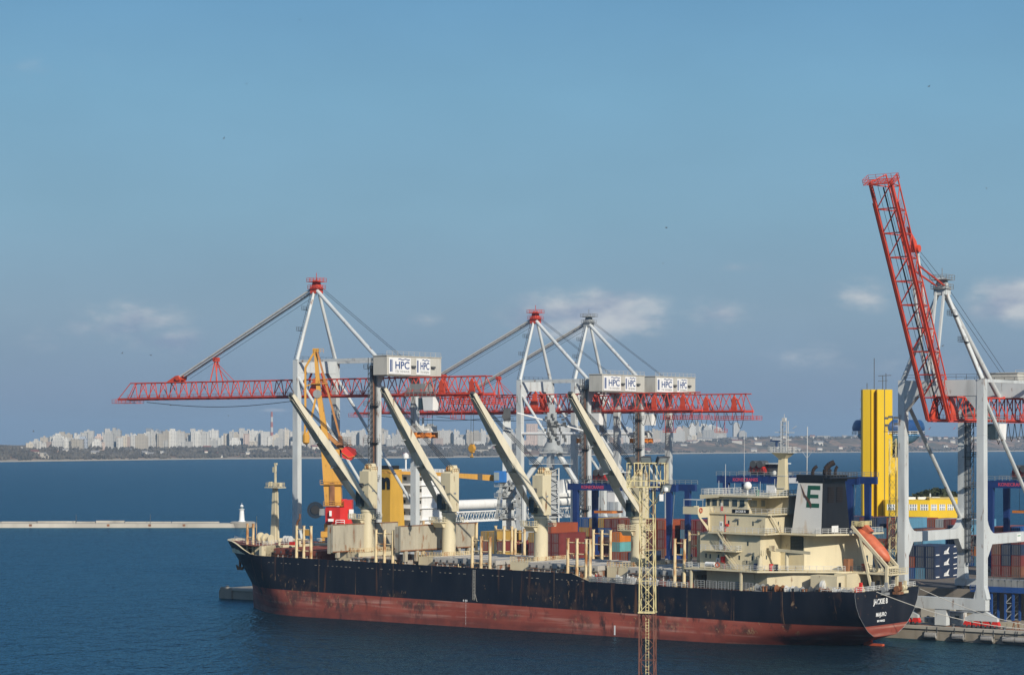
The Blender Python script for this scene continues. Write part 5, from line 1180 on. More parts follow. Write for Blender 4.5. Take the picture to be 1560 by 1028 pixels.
def lump(name, t, n, z, sx, sy, h, mat, label, cat, seed, kind=None):
    r = random.Random(seed); mb = MB(); N = 16; M_ = 10
    for i in range(N + 1):
        for j in range(M_ + 1):
            u, v = i / N * 2 - 1, j / M_ * 2 - 1; hh = max(0, 1 - u * u) * max(0, 1 - v * v)
            mb.v.append(tuple(W(t + u * sx, n + v * sy, z + h * hh ** .6 * (.75 + .5 * r.random()) - .02)))
    for i in range(N):
        for j in range(M_): a = i * (M_ + 1) + j; mb.f.append((a, a + M_ + 1, a + M_ + 2, a + 1))
    return tag(mb.build(name, mat), label, cat, kind=kind)
lump('scrap_heap', 100, 82, ZY, 16, 4, 1.8, M('scrap_green_grey', (.13, .15, .13), .8, .5, .8, streak=1), 'low heap of grey-green scrap below the red containers at right', 'scrap heap', 3)
lump('ore_heap', 52, 70, ZY, 9, 6, 1.6, M('ore_brown', (.17, .135, .11), .9, .3, .3, streak=1), 'long low brown heap between the legs of the raised crane', 'ore heap', 4)
def small_box(name, t, n, z, w, d, h, mat, label, cat, extra=None):
    e = empty(name, W(t, n, z), TH); tag(e, label, cat); MB().box(-w / 2, w / 2, -d / 2, d / 2, 0, h).build('body', mat, e); MB().box(-w / 2 - .1, w / 2 + .1, -d / 2 - .1, d / 2 + .1, h, h + .15).build('roof', grey, e)
    MB().box(-w / 2 + .3, -w / 2 + 1.2, -d / 2 - .03, -d / 2, .1, min(2.0, h - .3)).build('door', dgrey, e)
    if h > 2: MB().box(w / 2 - 1.5, w / 2 - .5, -d / 2 - .03, -d / 2, h - 1.4, h - .6).build('window', glassd, e)
small_box('kiosk', t_at(1452, 40), 41, ZQ, 4, 2.5, 2.6, offwhite, 'small off-white kiosk under the sill beam of the raised crane', 'kiosk')
small_box('kiosk', t_at(1480, 44), 45, ZQ, 6, 3, 2.4, beige, 'beige hut behind the crane bogies on the quay', 'hut')
small_box('site_office', t_at(1551, 66), 67, ZQ, 8, 4, 4.6, M('office_sand', (.60, .48, .28), .6), 'sand-coloured site office under the conveyor at the right edge', 'hut')
# concrete barrier walls on the quay apron
for i, (x, n) in enumerate(((1436, 56), (1447, 50))):
    t = t_at(x, n); e = empty('barrier', W(t, n, ZQ), TH + (.5 if i else 0)); tag(e, ['sunlit low concrete wall panel below the brown heap', 'long low kerb barrier leading from the crane leg'][i], 'barrier')
    (MB().box(-5, 3, -.4, .4, 0, 4.2) if i == 0 else MB().box(-.3, .3, -2, 9, 0, .5)).build('panel', concrete_l, e)
# sawhorse on the quay edge
e = empty('sawhorse', W(t_at(1546, 36), 36.5, ZQ), TH); tag(e, 'rusty brown trestle standing on the quay edge at far right', 'trestle')
for s in (-.6, .6): MB().bar((s, -.5, 0), (s * .6, 0, 1.7), .16).bar((s, .5, 0), (s * .6, 0, 1.7), .16).build('leg', rustmix, e)
MB().bar((-.7, 0, 1.7), (.7, 0, 1.7), .2).build('crossbar', rustmix, e)

# odds and ends lying on the apron behind the crane bogies
for i, (x, n, w, d, h, mt, nm, lab) in enumerate(((1432, 47, 5, 2.4, 1.3, beige, 'timber_stack', 'pale timber stack on the apron just right of the ship stern'), (1457, 50, 4, 2, 1.1, rustmix, 'scrap_skip', 'rusty skip on the apron behind the drive cabinet of the raised crane'), (1477, 47, 3, 2, 1.6, offwhite, 'cargo_bag', 'white bulk bags on the apron behind the crane bogies'), (1545, 44, 6, 2.5, 1.0, beige, 'timber_stack', 'pale timber stack on the apron at the right edge'), (1420, 44, 3.5, 2, 1.5, crane_g, 'generator', 'grey generator set on the apron near the stern mooring line'))):
    e = empty(nm, W(t_at(x, n), n, ZQ), TH); tag(e, lab, nm.replace('_', ' ')); r = random.Random(i)
    for k in range(3):
        u0 = -w / 2 + k * w / 3; MB().box(u0, u0 + w / 3 - .12, -d / 2, d / 2 - r.uniform(0, .5), 0, h * r.uniform(.65, 1)).build({'timber_stack': 'bundle', 'scrap_skip': 'bin', 'cargo_bag': 'bag', 'generator': 'cabinet'}[nm], mt, e)
# ------------------------------------------------------------------ the bulk carrier
TRIM = 0.0104
ship = empty('bulk_carrier', B0, TH, ry=TRIM)
tag(ship, 'black and red bulk carrier with cream bridge filling the foreground', 'ship')
NC = 14.5
def smooth(a, b, x): u = min(1, max(0, (x - a) / (b - a))); return u * u * (3 - 2 * u)
def top_z(t):
    if t < -76: return 13.0 + 2.8 * smooth(-77, -90, t) if False else 13.0 + 2.8 * smooth(0, 1, (-77 - t) / 12.0)
    if t < 19.5: return 13.0
    if t < 20.6: return 13.0 - 1.55 * (t - 19.5) / 1.1
    return 11.45 + 0.85 * smooth(58, 82, t)
STEM = [(-6, -90.5), (-2, -91.0), (0, -91.2), (5, -91.6), (9, -93.8), (12.5, -96.5), (15.8, -98.5)]
TEZ = [(-6, 64), (-3, 69), (0, 75.5), (1.6, 79), (3.0, 83.0), (5.3, 83.3), (11.4, 83.4), (16, 83.6)]
BEZ = [(-6, .4), (-3, .5), (0, .8), (1.6, 1.8), (3.0, 4.6), (4.2, 7.4), (5.3, 9.0), (7.5, 11.4), (9.5, 12.7), (11.4, 13.3), (16, 13.5)]
BUL = [(-6, 0), (0, 0), (1.6, .1), (3.0, .25), (5.3, .3), (11.4, .4), (16, .4)]
def half(z, t):                      # half-breadth of the hull at height z, station t
    ts = interp(z, STEM); tp = interp(z, [(-6, -62), (0, -62), (13, -74), (16, -78)]); tq = interp(z, [(-6, 38), (0, 45), (6, 58), (12, 68)]); te = interp(z, TEZ); be = interp(z, BEZ)
    if t <= ts: return 0.0
    if t < tp: return 14.5 * math.sin(math.pi / 2 * (t - ts) / (tp - ts)) ** interp(z, [(0, 1.0), (13, .72)])
    if t <= tq: return 14.5
    u = min(1, (t - tq) / (te - tq)); return 14.5 - (14.5 - be) * u ** 2.2
def hull_ring(z, full=False):
    ts = interp(z, STEM); tp = interp(z, [(-6, -62), (0, -62), (13, -74), (16, -78)]); tq = interp(z, [(-6, 38), (0, 45), (6, 58), (12, 68)]); te = interp(z, TEZ); be = interp(z, BEZ); bl = interp(z, BUL)
    T_ = [ts + (tp - ts) * (1 - math.cos(math.pi / 2 * i / 14)) for i in range(14)] + [tp + (tq - tp) * i / 30 for i in range(30)] + [tq + (te - tq) * i / 12 for i in range(13)]
    port = [(t, NC - max(half(z, t), .12 if i == 0 else 0)) for i, t in enumerate(T_)]
    tr = [(te + bl * (1 - (2 * i / 12 - 1) ** 2), NC + be * (2 * i / 12 - 1)) for i in range(1, 12)]
    return port + tr + [(t, 2 * NC - n) for t, n in reversed(port)]
def make_hull():
    m = bpy.data.materials.new('hull_paint'); m.use_nodes = True; nt = m.node_tree; N = nt.nodes.new; L = nt.links.new
    p = nt.nodes['Principled BSDF']; p.inputs['Roughness'].default_value = .5; p.inputs['Specular IOR Level'].default_value = .2
    tc = N('ShaderNodeTexCoord'); sep = N('ShaderNodeSeparateXYZ'); L(tc.outputs['Object'], sep.inputs[0])
    def noise(s, d=5, r=.55):
        mp = N('ShaderNodeMapping'); mp.inputs['Scale'].default_value = s; L(tc.outputs['Object'], mp.inputs[0]); n = N('ShaderNodeTexNoise'); n.inputs['Scale'].default_value = 1; n.inputs['Detail'].default_value = d; n.inputs['Roughness'].default_value = r; L(mp.outputs[0], n.inputs['Vector']); return n.outputs[0]
    def mr(s, a, b, lo=0., hi=1.):
        r = N('ShaderNodeMapRange'); r.inputs[1].default_value = a; r.inputs[2].default_value = b; r.inputs[3].default_value = lo; r.inputs[4].default_value = hi; L(s, r.inputs[0]); return r.outputs[0]
    def mix(f, a, b):
        x = N('ShaderNodeMix'); x.data_type = 'RGBA'; L(f, x.inputs[0])
        for s_, v in ((x.inputs[6], a), (x.inputs[7], b)):
            if hasattr(v, 'is_linked'): L(v, s_)
            else: s_.default_value = (*v, 1)
        return x.outputs[2]
    def mul(a, b):
        n = N('ShaderNodeMath'); n.operation = 'MULTIPLY'; L(a, n.inputs[0])
        if hasattr(b, 'is_linked'): L(b, n.inputs[1])
        else: n.inputs[1].default_value = b
        return n.outputs[0]
    z = sep.outputs[2]
    black = mix(mr(noise((.25, .25, .06)), .35, .7), (.006, .009, .017), (.016, .018, .026))
    seams = N('ShaderNodeMath'); seams.operation = 'FRACT'; dv = N('ShaderNodeMath'); dv.operation = 'DIVIDE'; L(sep.outputs[0], dv.inputs[0]); dv.inputs[1].default_value = 11.3; L(dv.outputs[0], seams.inputs[0])
    black = mix(mul(mr(seams.outputs[0], .985, .992), mr(noise((.05, .05, .1)), .46, .56, 0, .9)), black, (.20, .12, .07))
    black = mix(mul(mr(noise((.7, .7, .05), 6), .60, .68), mr(noise((.05, .05, .03)), .42, .58)), black, (.115, .055, .032))
    black = mix(mul(mr(noise((.55, .55, .5), 6, .65), .64, .67), mr(noise((.05, .05, .12)), .48, .56)), black, (.26, .17, .10))
    def blobs(lst):
        tot = None
        for x0, z0, wx, wz in lst:
            def m2(op, p_, q_):
                n = N('ShaderNodeMath'); n.operation = op
                for i_, v_ in enumerate((p_, q_)):
                    if hasattr(v_, 'is_linked'): L(v_, n.inputs[i_])
                    else: n.inputs[i_].default_value = v_
                return n.outputs[0]
            da = m2('MULTIPLY', m2('SUBTRACT', sep.outputs[0], x0), 1 / wx); dz = m2('MULTIPLY', m2('SUBTRACT', z, z0), 1 / wz)
            g = m2('SUBTRACT', 1.0, m2('SQRT', m2('ADD', m2('MULTIPLY', da, da), m2('MULTIPLY', dz, dz)), 0.0)); g = m2('MAXIMUM', g, 0.0)
            tot = g if tot is None else m2('MAXIMUM', tot, g)
        return tot
    sc_ = blobs([(t_at(x, 0), z0, wx, wz) for x, z0, wx, wz in ((458, 6.6, 7, 2.2), (425, 8.2, 3.5, 1.2), (838, 8.0, 5, 3.0), (868, 7.2, 4, 3.2), (902, 8.0, 5, 2.6), (958, 6.6, 6, 2.4), (815, 8.6, 3, 2.4), (1010, 7.6, 5, 2.0), (600, 6.2, 6, 1.0), (1090, 7.5, 5, 2.2))])
    black = mix(mul(mr(sc_, .05, .35), mr(noise((1.3, 1.3, .5), 4, .6), .60, .66)), black, (.24, .155, .085))
    black = mix(mul(mr(sc_, .0, .4, 0, .45), mr(noise((.5, .5, .3), 4, .6), .48, .66)), black, (.10, .055, .035))
    rc_ = blobs([(t_at(x, 0), z0, wx, wz) for x, z0, wx, wz in ((420, 2.8, 9, 1.8), (455, 4.2, 9, 2.0), (520, 3.2, 8, 2.5), (530, 3.0, 3, 3.0), (640, 4.0, 9, 1.6), (885, 2.6, 4, 2.6), (760, 3.2, 8, 1.6), (1000, 3.4, 9, 1.6), (1110, 3.5, 8, 1.5))])
    red = mix(mr(noise((.08, .08, .22), 6), .35, .7), (.26, .060, .040), (.40, .105, .072))
    red = mix(mul(mr(noise((.03, .03, 1.1), 5), .50, .62), mr(noise((.1, .1, .1)), .40, .55)), red, (.46, .23, .18))
    red = mix(mul(mr(noise((.35, .35, .16), 6, .65), .54, .64), mr(noise((.05, .05, .1)), .42, .55)), red, (.060, .033, .030))
    red = mix(mul(mr(noise((.6, .6, .5), 5, .6), .64, .67), mr(noise((.05, .05, .1)), .50, .57)), red, (.33, .22, .12))
    red = mix(mul(mr(rc_, .05, .5, 0, .85), mr(noise((.55, .55, .4), 5, .65), .40, .60)), red, (.085, .050, .042))
    red = mix(mul(mr(rc_, .05, .4), mr(noise((1.2, 1.2, .8), 4, .65), .60, .66)), red, (.36, .24, .13))
    red = mix(mul(mr(z, 2.4, 1.0), mr(noise((.3, .3, .3)), .3, .6, .3, .8)), red, (.13, .042, .034))
    # edge of the red paint, slightly uneven
    c = mix(mr(z, 5.27, 5.33), red, black)
    L(c, p.inputs['Base Color'])
    levels = [-6, -3, -1, 0, .8, 1.6, 2.3, 3.0, 3.6, 4.2, 5.3, 6.4, 7.5, 8.5, 9.5, 10.5]
    mb = MB(); rings = [[(t, n, z) for t, n in hull_ring(z)] for z in levels]
    for fz in (.5, 1.0):
        base = hull_ring(12.0 if fz < 1 else 12.9); r = []
        for t, n in base:
            zt = top_z(t)
            # carry the flare up with the local height of the bulwark
            z = 10.5 + (zt - 10.5) * fz
            r.append((t, n, z))
        # bow: re-evaluate plan at the real height
        rr = []
        for k, (t, n, z) in enumerate(r):
            if t < -74:
                q = hull_ring(min(15.8, z)); rr.append((q[k][0], q[k][1], 10.5 + (top_z(q[k][0]) - 10.5) * fz))
            else: rr.append((t, n, z))
        rings.append(rr)
    K = len(rings[0])
    for r in rings: mb.v += r
    for j in range(len(rings) - 1):
        for i in range(K): a = j * K + i; b = j * K + (i + 1) % K; mb.f.append((a, b, b + K, a + K))
    mb.f.append(tuple(range(K - 1, -1, -1)))
    hull = mb.build('hull', m, ship, smooth=32)
    top = rings[-1]
    # inner face of the bulwark, cream
    mb = MB(); cc = [(t + .9 * smooth(-70, -97, t) - .25 * smooth(60, 80, t), NC + (1 if n > NC else -1) * max(0, abs(n - NC) - .16 - .35 * smooth(-80, -97, t)), z - .02) for t, n, z in top]
    mb.v += cc + [(t + .4 * smooth(-70, -97, t), n, 11.32 if t > -75 else 13.0) for t, n, _ in cc]
    for i in range(K): mb.f.append((i, (i + 1) % K, K + (i + 1) % K, K + i))
    mb.v += list(top)
    for i in range(K): mb.f.append((i, (i + 1) % K, 2 * K + (i + 1) % K, 2 * K + i))
    mb.build('bulwark', cream, hull)
    dk = hull_ring(11.3); mb = MB(); mb.add([(t * .998 - .1, NC + (n - NC) * .986, 11.3) for t, n in dk], [tuple(range(len(dk)))]); mb.build('deck', M('deck_brown', (.17, .085, .06), .8, .25, .3, streak=1, grime=.4), ship)
    fd = [(t, n) for t, n in hull_ring(14.3) if t < -76.0]; mb = MB(); mb.prism([(t * .998, NC + (n - NC) * .965, 15.15) for t, n in fd], (0, 0, .15)); mb.build('forecastle_deck', M('deck_red', (.22, .075, .05), .8, .2), ship)
    # freeing ports: pale strips under the bulwark rail, painted as daylight through slots
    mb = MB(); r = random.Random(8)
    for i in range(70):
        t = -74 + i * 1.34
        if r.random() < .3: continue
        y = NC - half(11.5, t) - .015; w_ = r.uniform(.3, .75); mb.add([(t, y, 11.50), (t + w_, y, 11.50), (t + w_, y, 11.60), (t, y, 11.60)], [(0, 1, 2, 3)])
    o = mb.build('freeing_port', M('painted_port_daylight', (.42, .36, .28), .7, .3), hull);  
    # draught marks and ladders
    mb = MB(); t = t_at(709.5, 0)
    for k in range(16): mb.box(t - .05, t + .05, -.03, -.01, .3 + k * .33, .45 + k * .33)
    for dx in (-.45, .1, .5): mb.box(t + dx - .35, t + dx - .12, -.03, -.01, 5.5, 5.9)
    t = t_at(936.5, 0); mb.box(t - .18, t + .18, -.03, -.01, .6, 2.6)
    mb.build('draught_mark', white, hull)
    for x, z0 in ((722, 6.0), (976, 8.5)):
        t = t_at(x, 0); mb = MB()
        for dx in (-.28, .28): mb.bar((t + dx, -.12, z0), (t + dx, -.12, 12.6), .07)
        k = z0
        while k < 12.6: mb.bar((t - .28, -.12, k), (t + .28, -.12, k), .07); k += .32
        mb.bar((t + .9, -.1, z0 - .4), (t + .2, -.1, z0 + 1.6), .06); mb.build('pilot_ladder', rope, hull)
    # name and port on the transom, curved with it
    def on_transom(s, size, zc, cx=0.0, bold=.02):
        mb = MB(); text_into(mb, s, size, (0, 0, 0), (1, 0, 0), (0, 1, 0), .02, bold=bold); vs = []
        for x, y, _ in mb.v:
            z = zc + y; be = interp(z, BEZ); n = x + cx; te = interp(z, TEZ); bl = interp(z, BUL); vs.append((te + bl * (1 - (n / be) ** 2) + .03 + (.02 if _ > 0 else 0), NC + n, z))
        mb.v = vs; mb.build('lettering', white, hull)
    on_transom('JACKIE B', 1.45, 9.6, -3.4, .04); on_transom('MAJURO', 1.1, 7.1, -3.0, .03); on_transom('IMO 9004322', .55, 6.0, -3.0)
    for s in (-1, 1):                       # white knuckle line down the corner of the transom
        mb = MB(); pts = [Vector((interp(z, TEZ) + .02, NC + s * (interp(z, BEZ) + .03), z)) for z in [3.2, 3.6, 4.2, 4.8, 5.3, 6.4, 7.5, 8.5, 9.5, 10.5, 11.4, 12.2]]; mb.path(pts, .045, 5); mb.build('knuckle_bead', grey, hull)
    for n_ in (4.5, 24.5):                   # white marks near the bow
        pass
    mb = MB(); 
    for k in range(9):
        z = 9.0 + k * .35; t = interp(z, STEM) + 1.6; y = NC - half(z, t) - .03; mb.box(t, t + .35, y - .02, y + .02, z, z + .2)
    mb.build('draught_mark', white, hull)
    # anchor in its hawse
    t = -90.0; z = 10.2; y = NC - half(z, t) - .1; mb = MB(); mb.bar((t, y - .2, z + 1.4), (t, y - .25, z - 1.4), .45); mb.prism([(t - 1.3, y - .4, z - .4), (t - .8, y - .4, z - 1.6), (t + .8, y - .4, z - 1.6), (t + 1.3, y - .4, z - .4), (t + .6, y - .4, z - 1.0), (t - .6, y - .4, z - 1.0)], (0, .5, 0)); mb.build('anchor', rustmix, ship)
    mb = MB(); mb.lathe([(.9, 0), (1.0, .3), (.6, .5)], (0, 0, 0), 12); mb.v = [(t + x, y + .3 - zz, z + 1.5 + yy) for x, yy, zz in mb.v]; mb.build('hawse_pipe', dgrey, hull)
    # rudder and stern frame above the water
    mb = MB(); mb.prism([(78.2, NC - .45, -4), (82.6, NC - .45, -4), (82.6, NC - .45, 1.25), (78.4, NC - .45, 1.25)], (0, .9, 0)); mb.prism([(77, NC - .5, 1.25), (80, NC - .5, 1.25), (80, NC - .5, 3.2), (77, NC - .5, 2.2)], (0, 1.0, 0)); mb.build('rudder', M('rudder_orange', (.52, .09, .035), .6, .2, grime=.2), ship)
make_hull()

def make_hatches():
    H = [(-74.5, -60, 'closed_red'), (-50.5, -33.5, 'open'), (-25.5, -8, 'closed'), (1.5, 19.5, 'closed'), (27.8, 43, 'closed')]
    for i, (a, b, st) in enumerate(H):
        mb = MB(); n0, n1 = 4.5, 24.5
        mb.box(a, b, n0, n0 + .3, 11.3, 13.5); mb.box(a, b, n1 - .3, n1, 11.3, 13.5); mb.box(a, a + .3, n0 + .3, n1 - .3, 11.3, 13.5); mb.box(b - .3, b, n0 + .3, n1 - .3, 11.3, 13.5); mb.box(a - .3, b + .3, n0 - .35, n0, 13.3, 13.55)
        co = mb.build('hatch_coaming', oxide if st == 'closed_red' else M('coaming_rusty_grey', (.36, .33, .28), .7, .15, .5, rust=.85, rustcol=(.20, .075, .03), grime=.4), ship)
        mb = MB(); k = a + .8
        while k < b: mb.prism([(k, n0 - .02, 13.3), (k, n0 - .02, 11.5), (k, n0 - 1.0, 11.5)], (.14, 0, 0)); mb.prism([(k + .55, n0 - .9, 11.35), (k + .95, n0 - .9, 11.35), (k + .75, n0 - .6, 12.3)], (0, .3, 0)); k += 1.55
        mb.build('coaming_stay', offwhite, co)
        mb = MB(); mb.tube((a, n0 - 1.3, 12.0), (b, n0 - 1.3, 12.0), .13, 6); mb.tube((a, n0 - 1.6, 11.75), (b, n0 - 1.6, 11.75), .10, 6); mb.tube((a, n0 - 1.1, 12.9), (b, n0 - 1.1, 12.9), .07, 5); mb.build('deck_pipe', rustmix, ship)
        if st.startswith('closed'):
            mb = MB(); nseg = 4; L = (b - a + .6) / nseg
            for s in range(nseg):
                u0 = a - .3 + s * L; u1 = u0 + L - .06
                mb.hexa([(u0, n0 - .4, 13.56), (u1, n0 - .4, 13.56), (u1, n1 + .4, 13.56), (u0, n1 + .4, 13.56)], [(u0, n0 - .4, 14.55), (u1, n0 - .4, 14.55), (u1, n1 + .4, 14.55), (u0, n1 + .4, 14.55)])
                mb.box(u0 + .1, u0 + .3, n0 - .2, n1 + .2, 14.55, 14.68)
            mb.build('hatch_cover', oxide if st == 'closed_red' else hatchgrey, ship)
            mb = MB(); k = a
            while k < b: mb.box(k, k + .35, n0 - .52, n0 - .4, 13.6, 14.1); k += 1.9
            mb.build('cover_cleat', dgrey, co)
    # folded covers of the open hold, standing upright athwart the deck
    for t, n0, n1, z0, z1, dn in ((-53.2, .9, 24.2, 14.6, 21.1, 0), (-32.4, .6, 27.8, 15.7, 21.5, 1)):
        mb = MB(); mb.box(t - .55, t, n0, n1, z0, z1); mb.box(t - 1.6, t - .75, n0, n1, z0 - .3, z1 - .2)
        for k in range(6): mb.box(t, t + .05, n0 + (n1 - n0) * k / 5 - .06, n0 + (n1 - n0) * k / 5 + .06, z0, z1)
        cv = mb.build('folded_hatch_cover', beige, ship)
        mb = MB(); mb.box(t, t + .12, n0, n1, z0, z0 + .25); mb.box(t, t + .10, n0, n1, z1 - .18, z1); mb.build('cover_edge', rustmix, cv)
        mb = MB()
        for nn in (n0 + 2, n0 + 6, n1 - 6, n1 - 2): mb.box(t - .5, t + .1, nn - .5, nn + .5, 13.3, z0)
        mb.build('cover_foot', beige, cv)
    mb = MB(); mb.box(-50.2, -33.8, 4.8, 24.2, 11.4, 11.6); mb.build('hold_shade_sheet', soot, ship)  # dark sheet at deck level standing in for the shade inside the hold
    # clutter along the port walkway: pipes, vents, lashing bins, trays
    r = random.Random(12); k = -72
    mats = [rustmix, offwhite, grey, oxide, dgrey, cream_r]
    while k < 44:
        i = r.randrange(len(mats)); w = r.uniform(.5, 1.5); d = r.uniform(.3, .9); h = r.uniform(.5, 1.5); n = r.uniform(.9, 3.0); mb = MB()
        mb.box(k, k + w, n, n + d, 11.3, 11.3 + h); mb.box(k + .1, k + w * .5, n + .05, n + d * .6, 11.3 + h, 11.3 + h + .3)
        if r.random() < .5: mb.tube((k + .2, n + .1, 11.3), (k + .2, n + .1, 11.3 + h + r.uniform(.3, .9)), .1, 6)
        mb.build('deck_fitting', mats[i], ship); k += r.uniform(.9, 1.7)
    mb = MB(); mb.rail([(20.8, .5, 11.4), (45, .5, 11.4)], sp=1.5, rows=3, r=.045); mb.build('deck_railing', offwhite, ship)
    # stowed gangway ladder along the port rail
    mb = MB(); a, b = t_at(893, 0), t_at(958, 0); mb.box(a, b, .1, .9, 11.55, 11.7); mb.rail([(a, .1, 11.7), (b, .1, 11.7)], h=.8, sp=.9, rows=2, r=.05); mb.rail([(a, .9, 11.7), (b, .9, 11.7)], h=.8, sp=.9, rows=2, r=.05); mb.build('gangway', grey, ship)
make_hatches()

def make_crane(t, tipx, tipy, rest_n=13.0):
    c0 = 13.5
    mb = MB(); mb.lathe([(1.75, 11.3), (1.6, 12.6), (1.58, 23.6), (1.75, 23.7), (1.75, 24.3)], (t, c0, 0), 24); pd = mb.build('deck_crane', cream, ship, smooth=35)
    mb = MB(); mb.box(t - 3.2, t + 3.2, 6.5, 21.5, 11.3, 14.4); mb.build('mast_house', cream, pd)
    mb = MB(); mb.rail([(t + 3.2, 6.5, 14.4), (t + 3.2, 21.5, 14.4)], sp=.8, rows=3, r=.06); mb.rail([(t - 3.2, 6.5, 14.4), (t + 3.2, 6.5, 14.4)], sp=.8, rows=3, r=.06); mb.build('mast_house_railing', cream_r, pd)
    mb = MB(); mb.box(t - 2.8, t + .4, c0 - 3.8, c0 - 1.3, 22.0, 22.2); mb.prism([(t - 2.6, c0 - 3.0, 22.0), (t, c0 - 3.0, 22.0), (t, c0 - 1.4, 22.0), (t - 2.6, c0 - 1.4, 22.0)], (0, .9, -1.1)); mb.rail([(t - 2.8, c0 - 1.3, 22.2), (t - 2.8, c0 - 3.8, 22.2), (t + .4, c0 - 3.8, 22.2), (t + .4, c0 - 1.5, 22.2)], sp=.8, rows=3, r=.05); mb.build('platform', cream, pd); mb = MB(); mb.box(t + .4, t + 2.25, c0 - .5, c0 + 2.6, 22.0, 22.2); mb.rail([(t + 2.2, c0 - .5, 22.2), (t + 2.2, c0 + 2.6, 22.2)], sp=.8, rows=3, r=.05); mb.lathe([(1.62, 24.3), (1.62, 24.55)], (t - .2, c0, 0), 20); mb.build('platform', cream, pd)
    # slewing house: tall box with stepped sheave head
    MB().lathe([(1.72, 24.32), (1.72, 24.5)], (t, c0, 0), 20).build('slewing_ring', dgrey, pd); mb = MB(); mb.box(t - 1.6, t + 1.2, c0 - 1.2, c0 + 2.0, 24.5, 33.3); mb.hexa([(t - 1.6, c0 - .4, 33.3), (t + 1.2, c0 - .4, 33.3), (t + 1.2, c0 + 2.0, 33.3), (t - 1.6, c0 + 2.0, 33.3)], [(t - .9, c0 + .6, 35.1), (t + .7, c0 + .6, 35.1), (t + .7, c0 + 1.8, 35.1), (t - .9, c0 + 1.8, 35.1)])
    mb.box(t - 2.1, t - 1.6, c0 - 1.0, c0 + 1.8, 24.6, 30); mb.box(t - 1.62, t + 1.22, c0 - 1.22, c0 + 2.02, 24.5, 24.8)
    hs = mb.build('crane_house', cream, pd)
    mb = MB()
    for dx in (-.6, 0, .5): mb.tube((t + dx - .1, c0 + .2, 34.3), (t + dx + .1, c0 + .2, 34.3), .7, 12)
    mb.rail([(t - 1.6, c0 + 2.0, 33.3), (t + 1.2, c0 + 2.0, 33.3)], sp=.9, rows=2, r=.05); mb.rail([(t + 1.2, c0 - .4, 33.3), (t + 1.2, c0 + 2.0, 33.3)], sp=.9, rows=2, r=.05); mb.build('sheave_head', cream_r, hs)
    MB().box(t - 1.5, t - .1, c0 - 2.6, c0 - 1.2, 25.0, 28.6).build('operator_cab', glassd, hs)
    MB().tube((t - 1.3, c0 - 1.7, 27.0), (t - .2, c0 - 1.7, 27.0), .7, 12).build('winch', dgrey, hs); MB().tube((t - 1.3, c0 - 1.4, 30), (t - .3, c0 - 1.4, 30), .5, 12).build('winch', dgrey, hs)
    mb = MB(); mb.box(t + 1.2, t + 1.27, c0 + .1, c0 + .9, 28.5, 28.9); mb.build('vent', grey, hs)
    # jib luffed up over the port side: two plate girders joined by cross plates, open between
    k = (tipx - 780) / F; p0 = B0 + AV * t + NV * (c0 - .8)
    # distance along -NV to the tip seen in that column
    b = (p0.x - k * p0.y) / (NV.x - k * NV.y); zt = z_for(tipy, p0.y - NV.y * b) + TRIM * t
    f = Vector((t - .2, c0 - .8, 25.2)); tip = Vector((t - .2, c0 - .8 - b, zt))
    d = (tip - f).normalized(); up = Vector((1, 0, 0)).cross(d).normalized()
    if up.z < 0: up = -up
    mb = MB()
    for s in (-1, 1):
        w0, w1 = 1.45, .42
        P = lambda u, h: f.lerp(tip, u) + Vector((s * (w0 + (w1 - w0) * min(1, u / .92)), 0, 0)) + up * h
        prof = [(0, -.3), (.25, -.95), (.62, -.95), (.97, -.5), (1.0, -.4), (1.0, .4), (.97, .45), (.62, .95), (.25, .95), (0, .3)]
        mb.prism([P(u, h) for u, h in prof], (s * .28, 0, 0))
    for (u0, u1) in ((.26, .36), (.50, .985)):
        w = lambda u: 1.45 + (.42 - 1.45) * min(1, u / .92)
        for h in (-.85, .7):
            q = [f.lerp(tip, u0) + Vector((-w(u0), 0, 0)) + up * h, f.lerp(tip, u0) + Vector((w(u0), 0, 0)) + up * h, f.lerp(tip, u1) + Vector((w(u1), 0, 0)) + up * h, f.lerp(tip, u1) + Vector((-w(u1), 0, 0)) + up * h]
            mb.prism(q, up * .08)
    jb = mb.build('jib', jibcream, pd)
    mb = MB(); mb.tube(tip + Vector((-.4, 0, .1)), tip + Vector((.4, 0, .1)), .42, 12); mb.tube(tip + Vector((-.4, .5, -.8)), tip + Vector((.4, .5, -.8)), .32, 10); mb.build('tip_sheave', dgrey, jb)
    for u in (.60, .38): 
        q = f.lerp(tip, u) - up * .9; mb = MB(); mb.bar(q + Vector((-1.5, 0, -.2)), q + Vector((-.4, 0, .1)), .5, .3); mb.build('jib_light', offwhite, jb)
    mb = MB(); hd = Vector((t, c0 + .3, 34.6))
    for dx in (-.9, -.3, .3, .9): mb.tube(f.lerp(tip, .93) + up * .6 + Vector((dx * .4, 0, 0)), hd + Vector((dx, 0, 0)), .065, 5)
    mb.build('luffing_wire', cable, jb)
    return t, tip, jb
CR = []
for x, tx, ty in ((559, 442, 602), (683, 582, 592), (823, 718, 600), (971, 867, 600)):
    CR.append(make_crane(t_at(x, 13.5), tx, ty))
t, tip, jb = CR[2]
mb = MB(); z1 = z_for(678, (B0 + AV * tip.x + NV * tip.y).y)
for dx in (-.35, .35): mb.tube(tip + Vector((dx, 0, 0)), (tip.x + dx, tip.y, z1), .05, 4)
mb.build('hoist_wire', cable, jb)
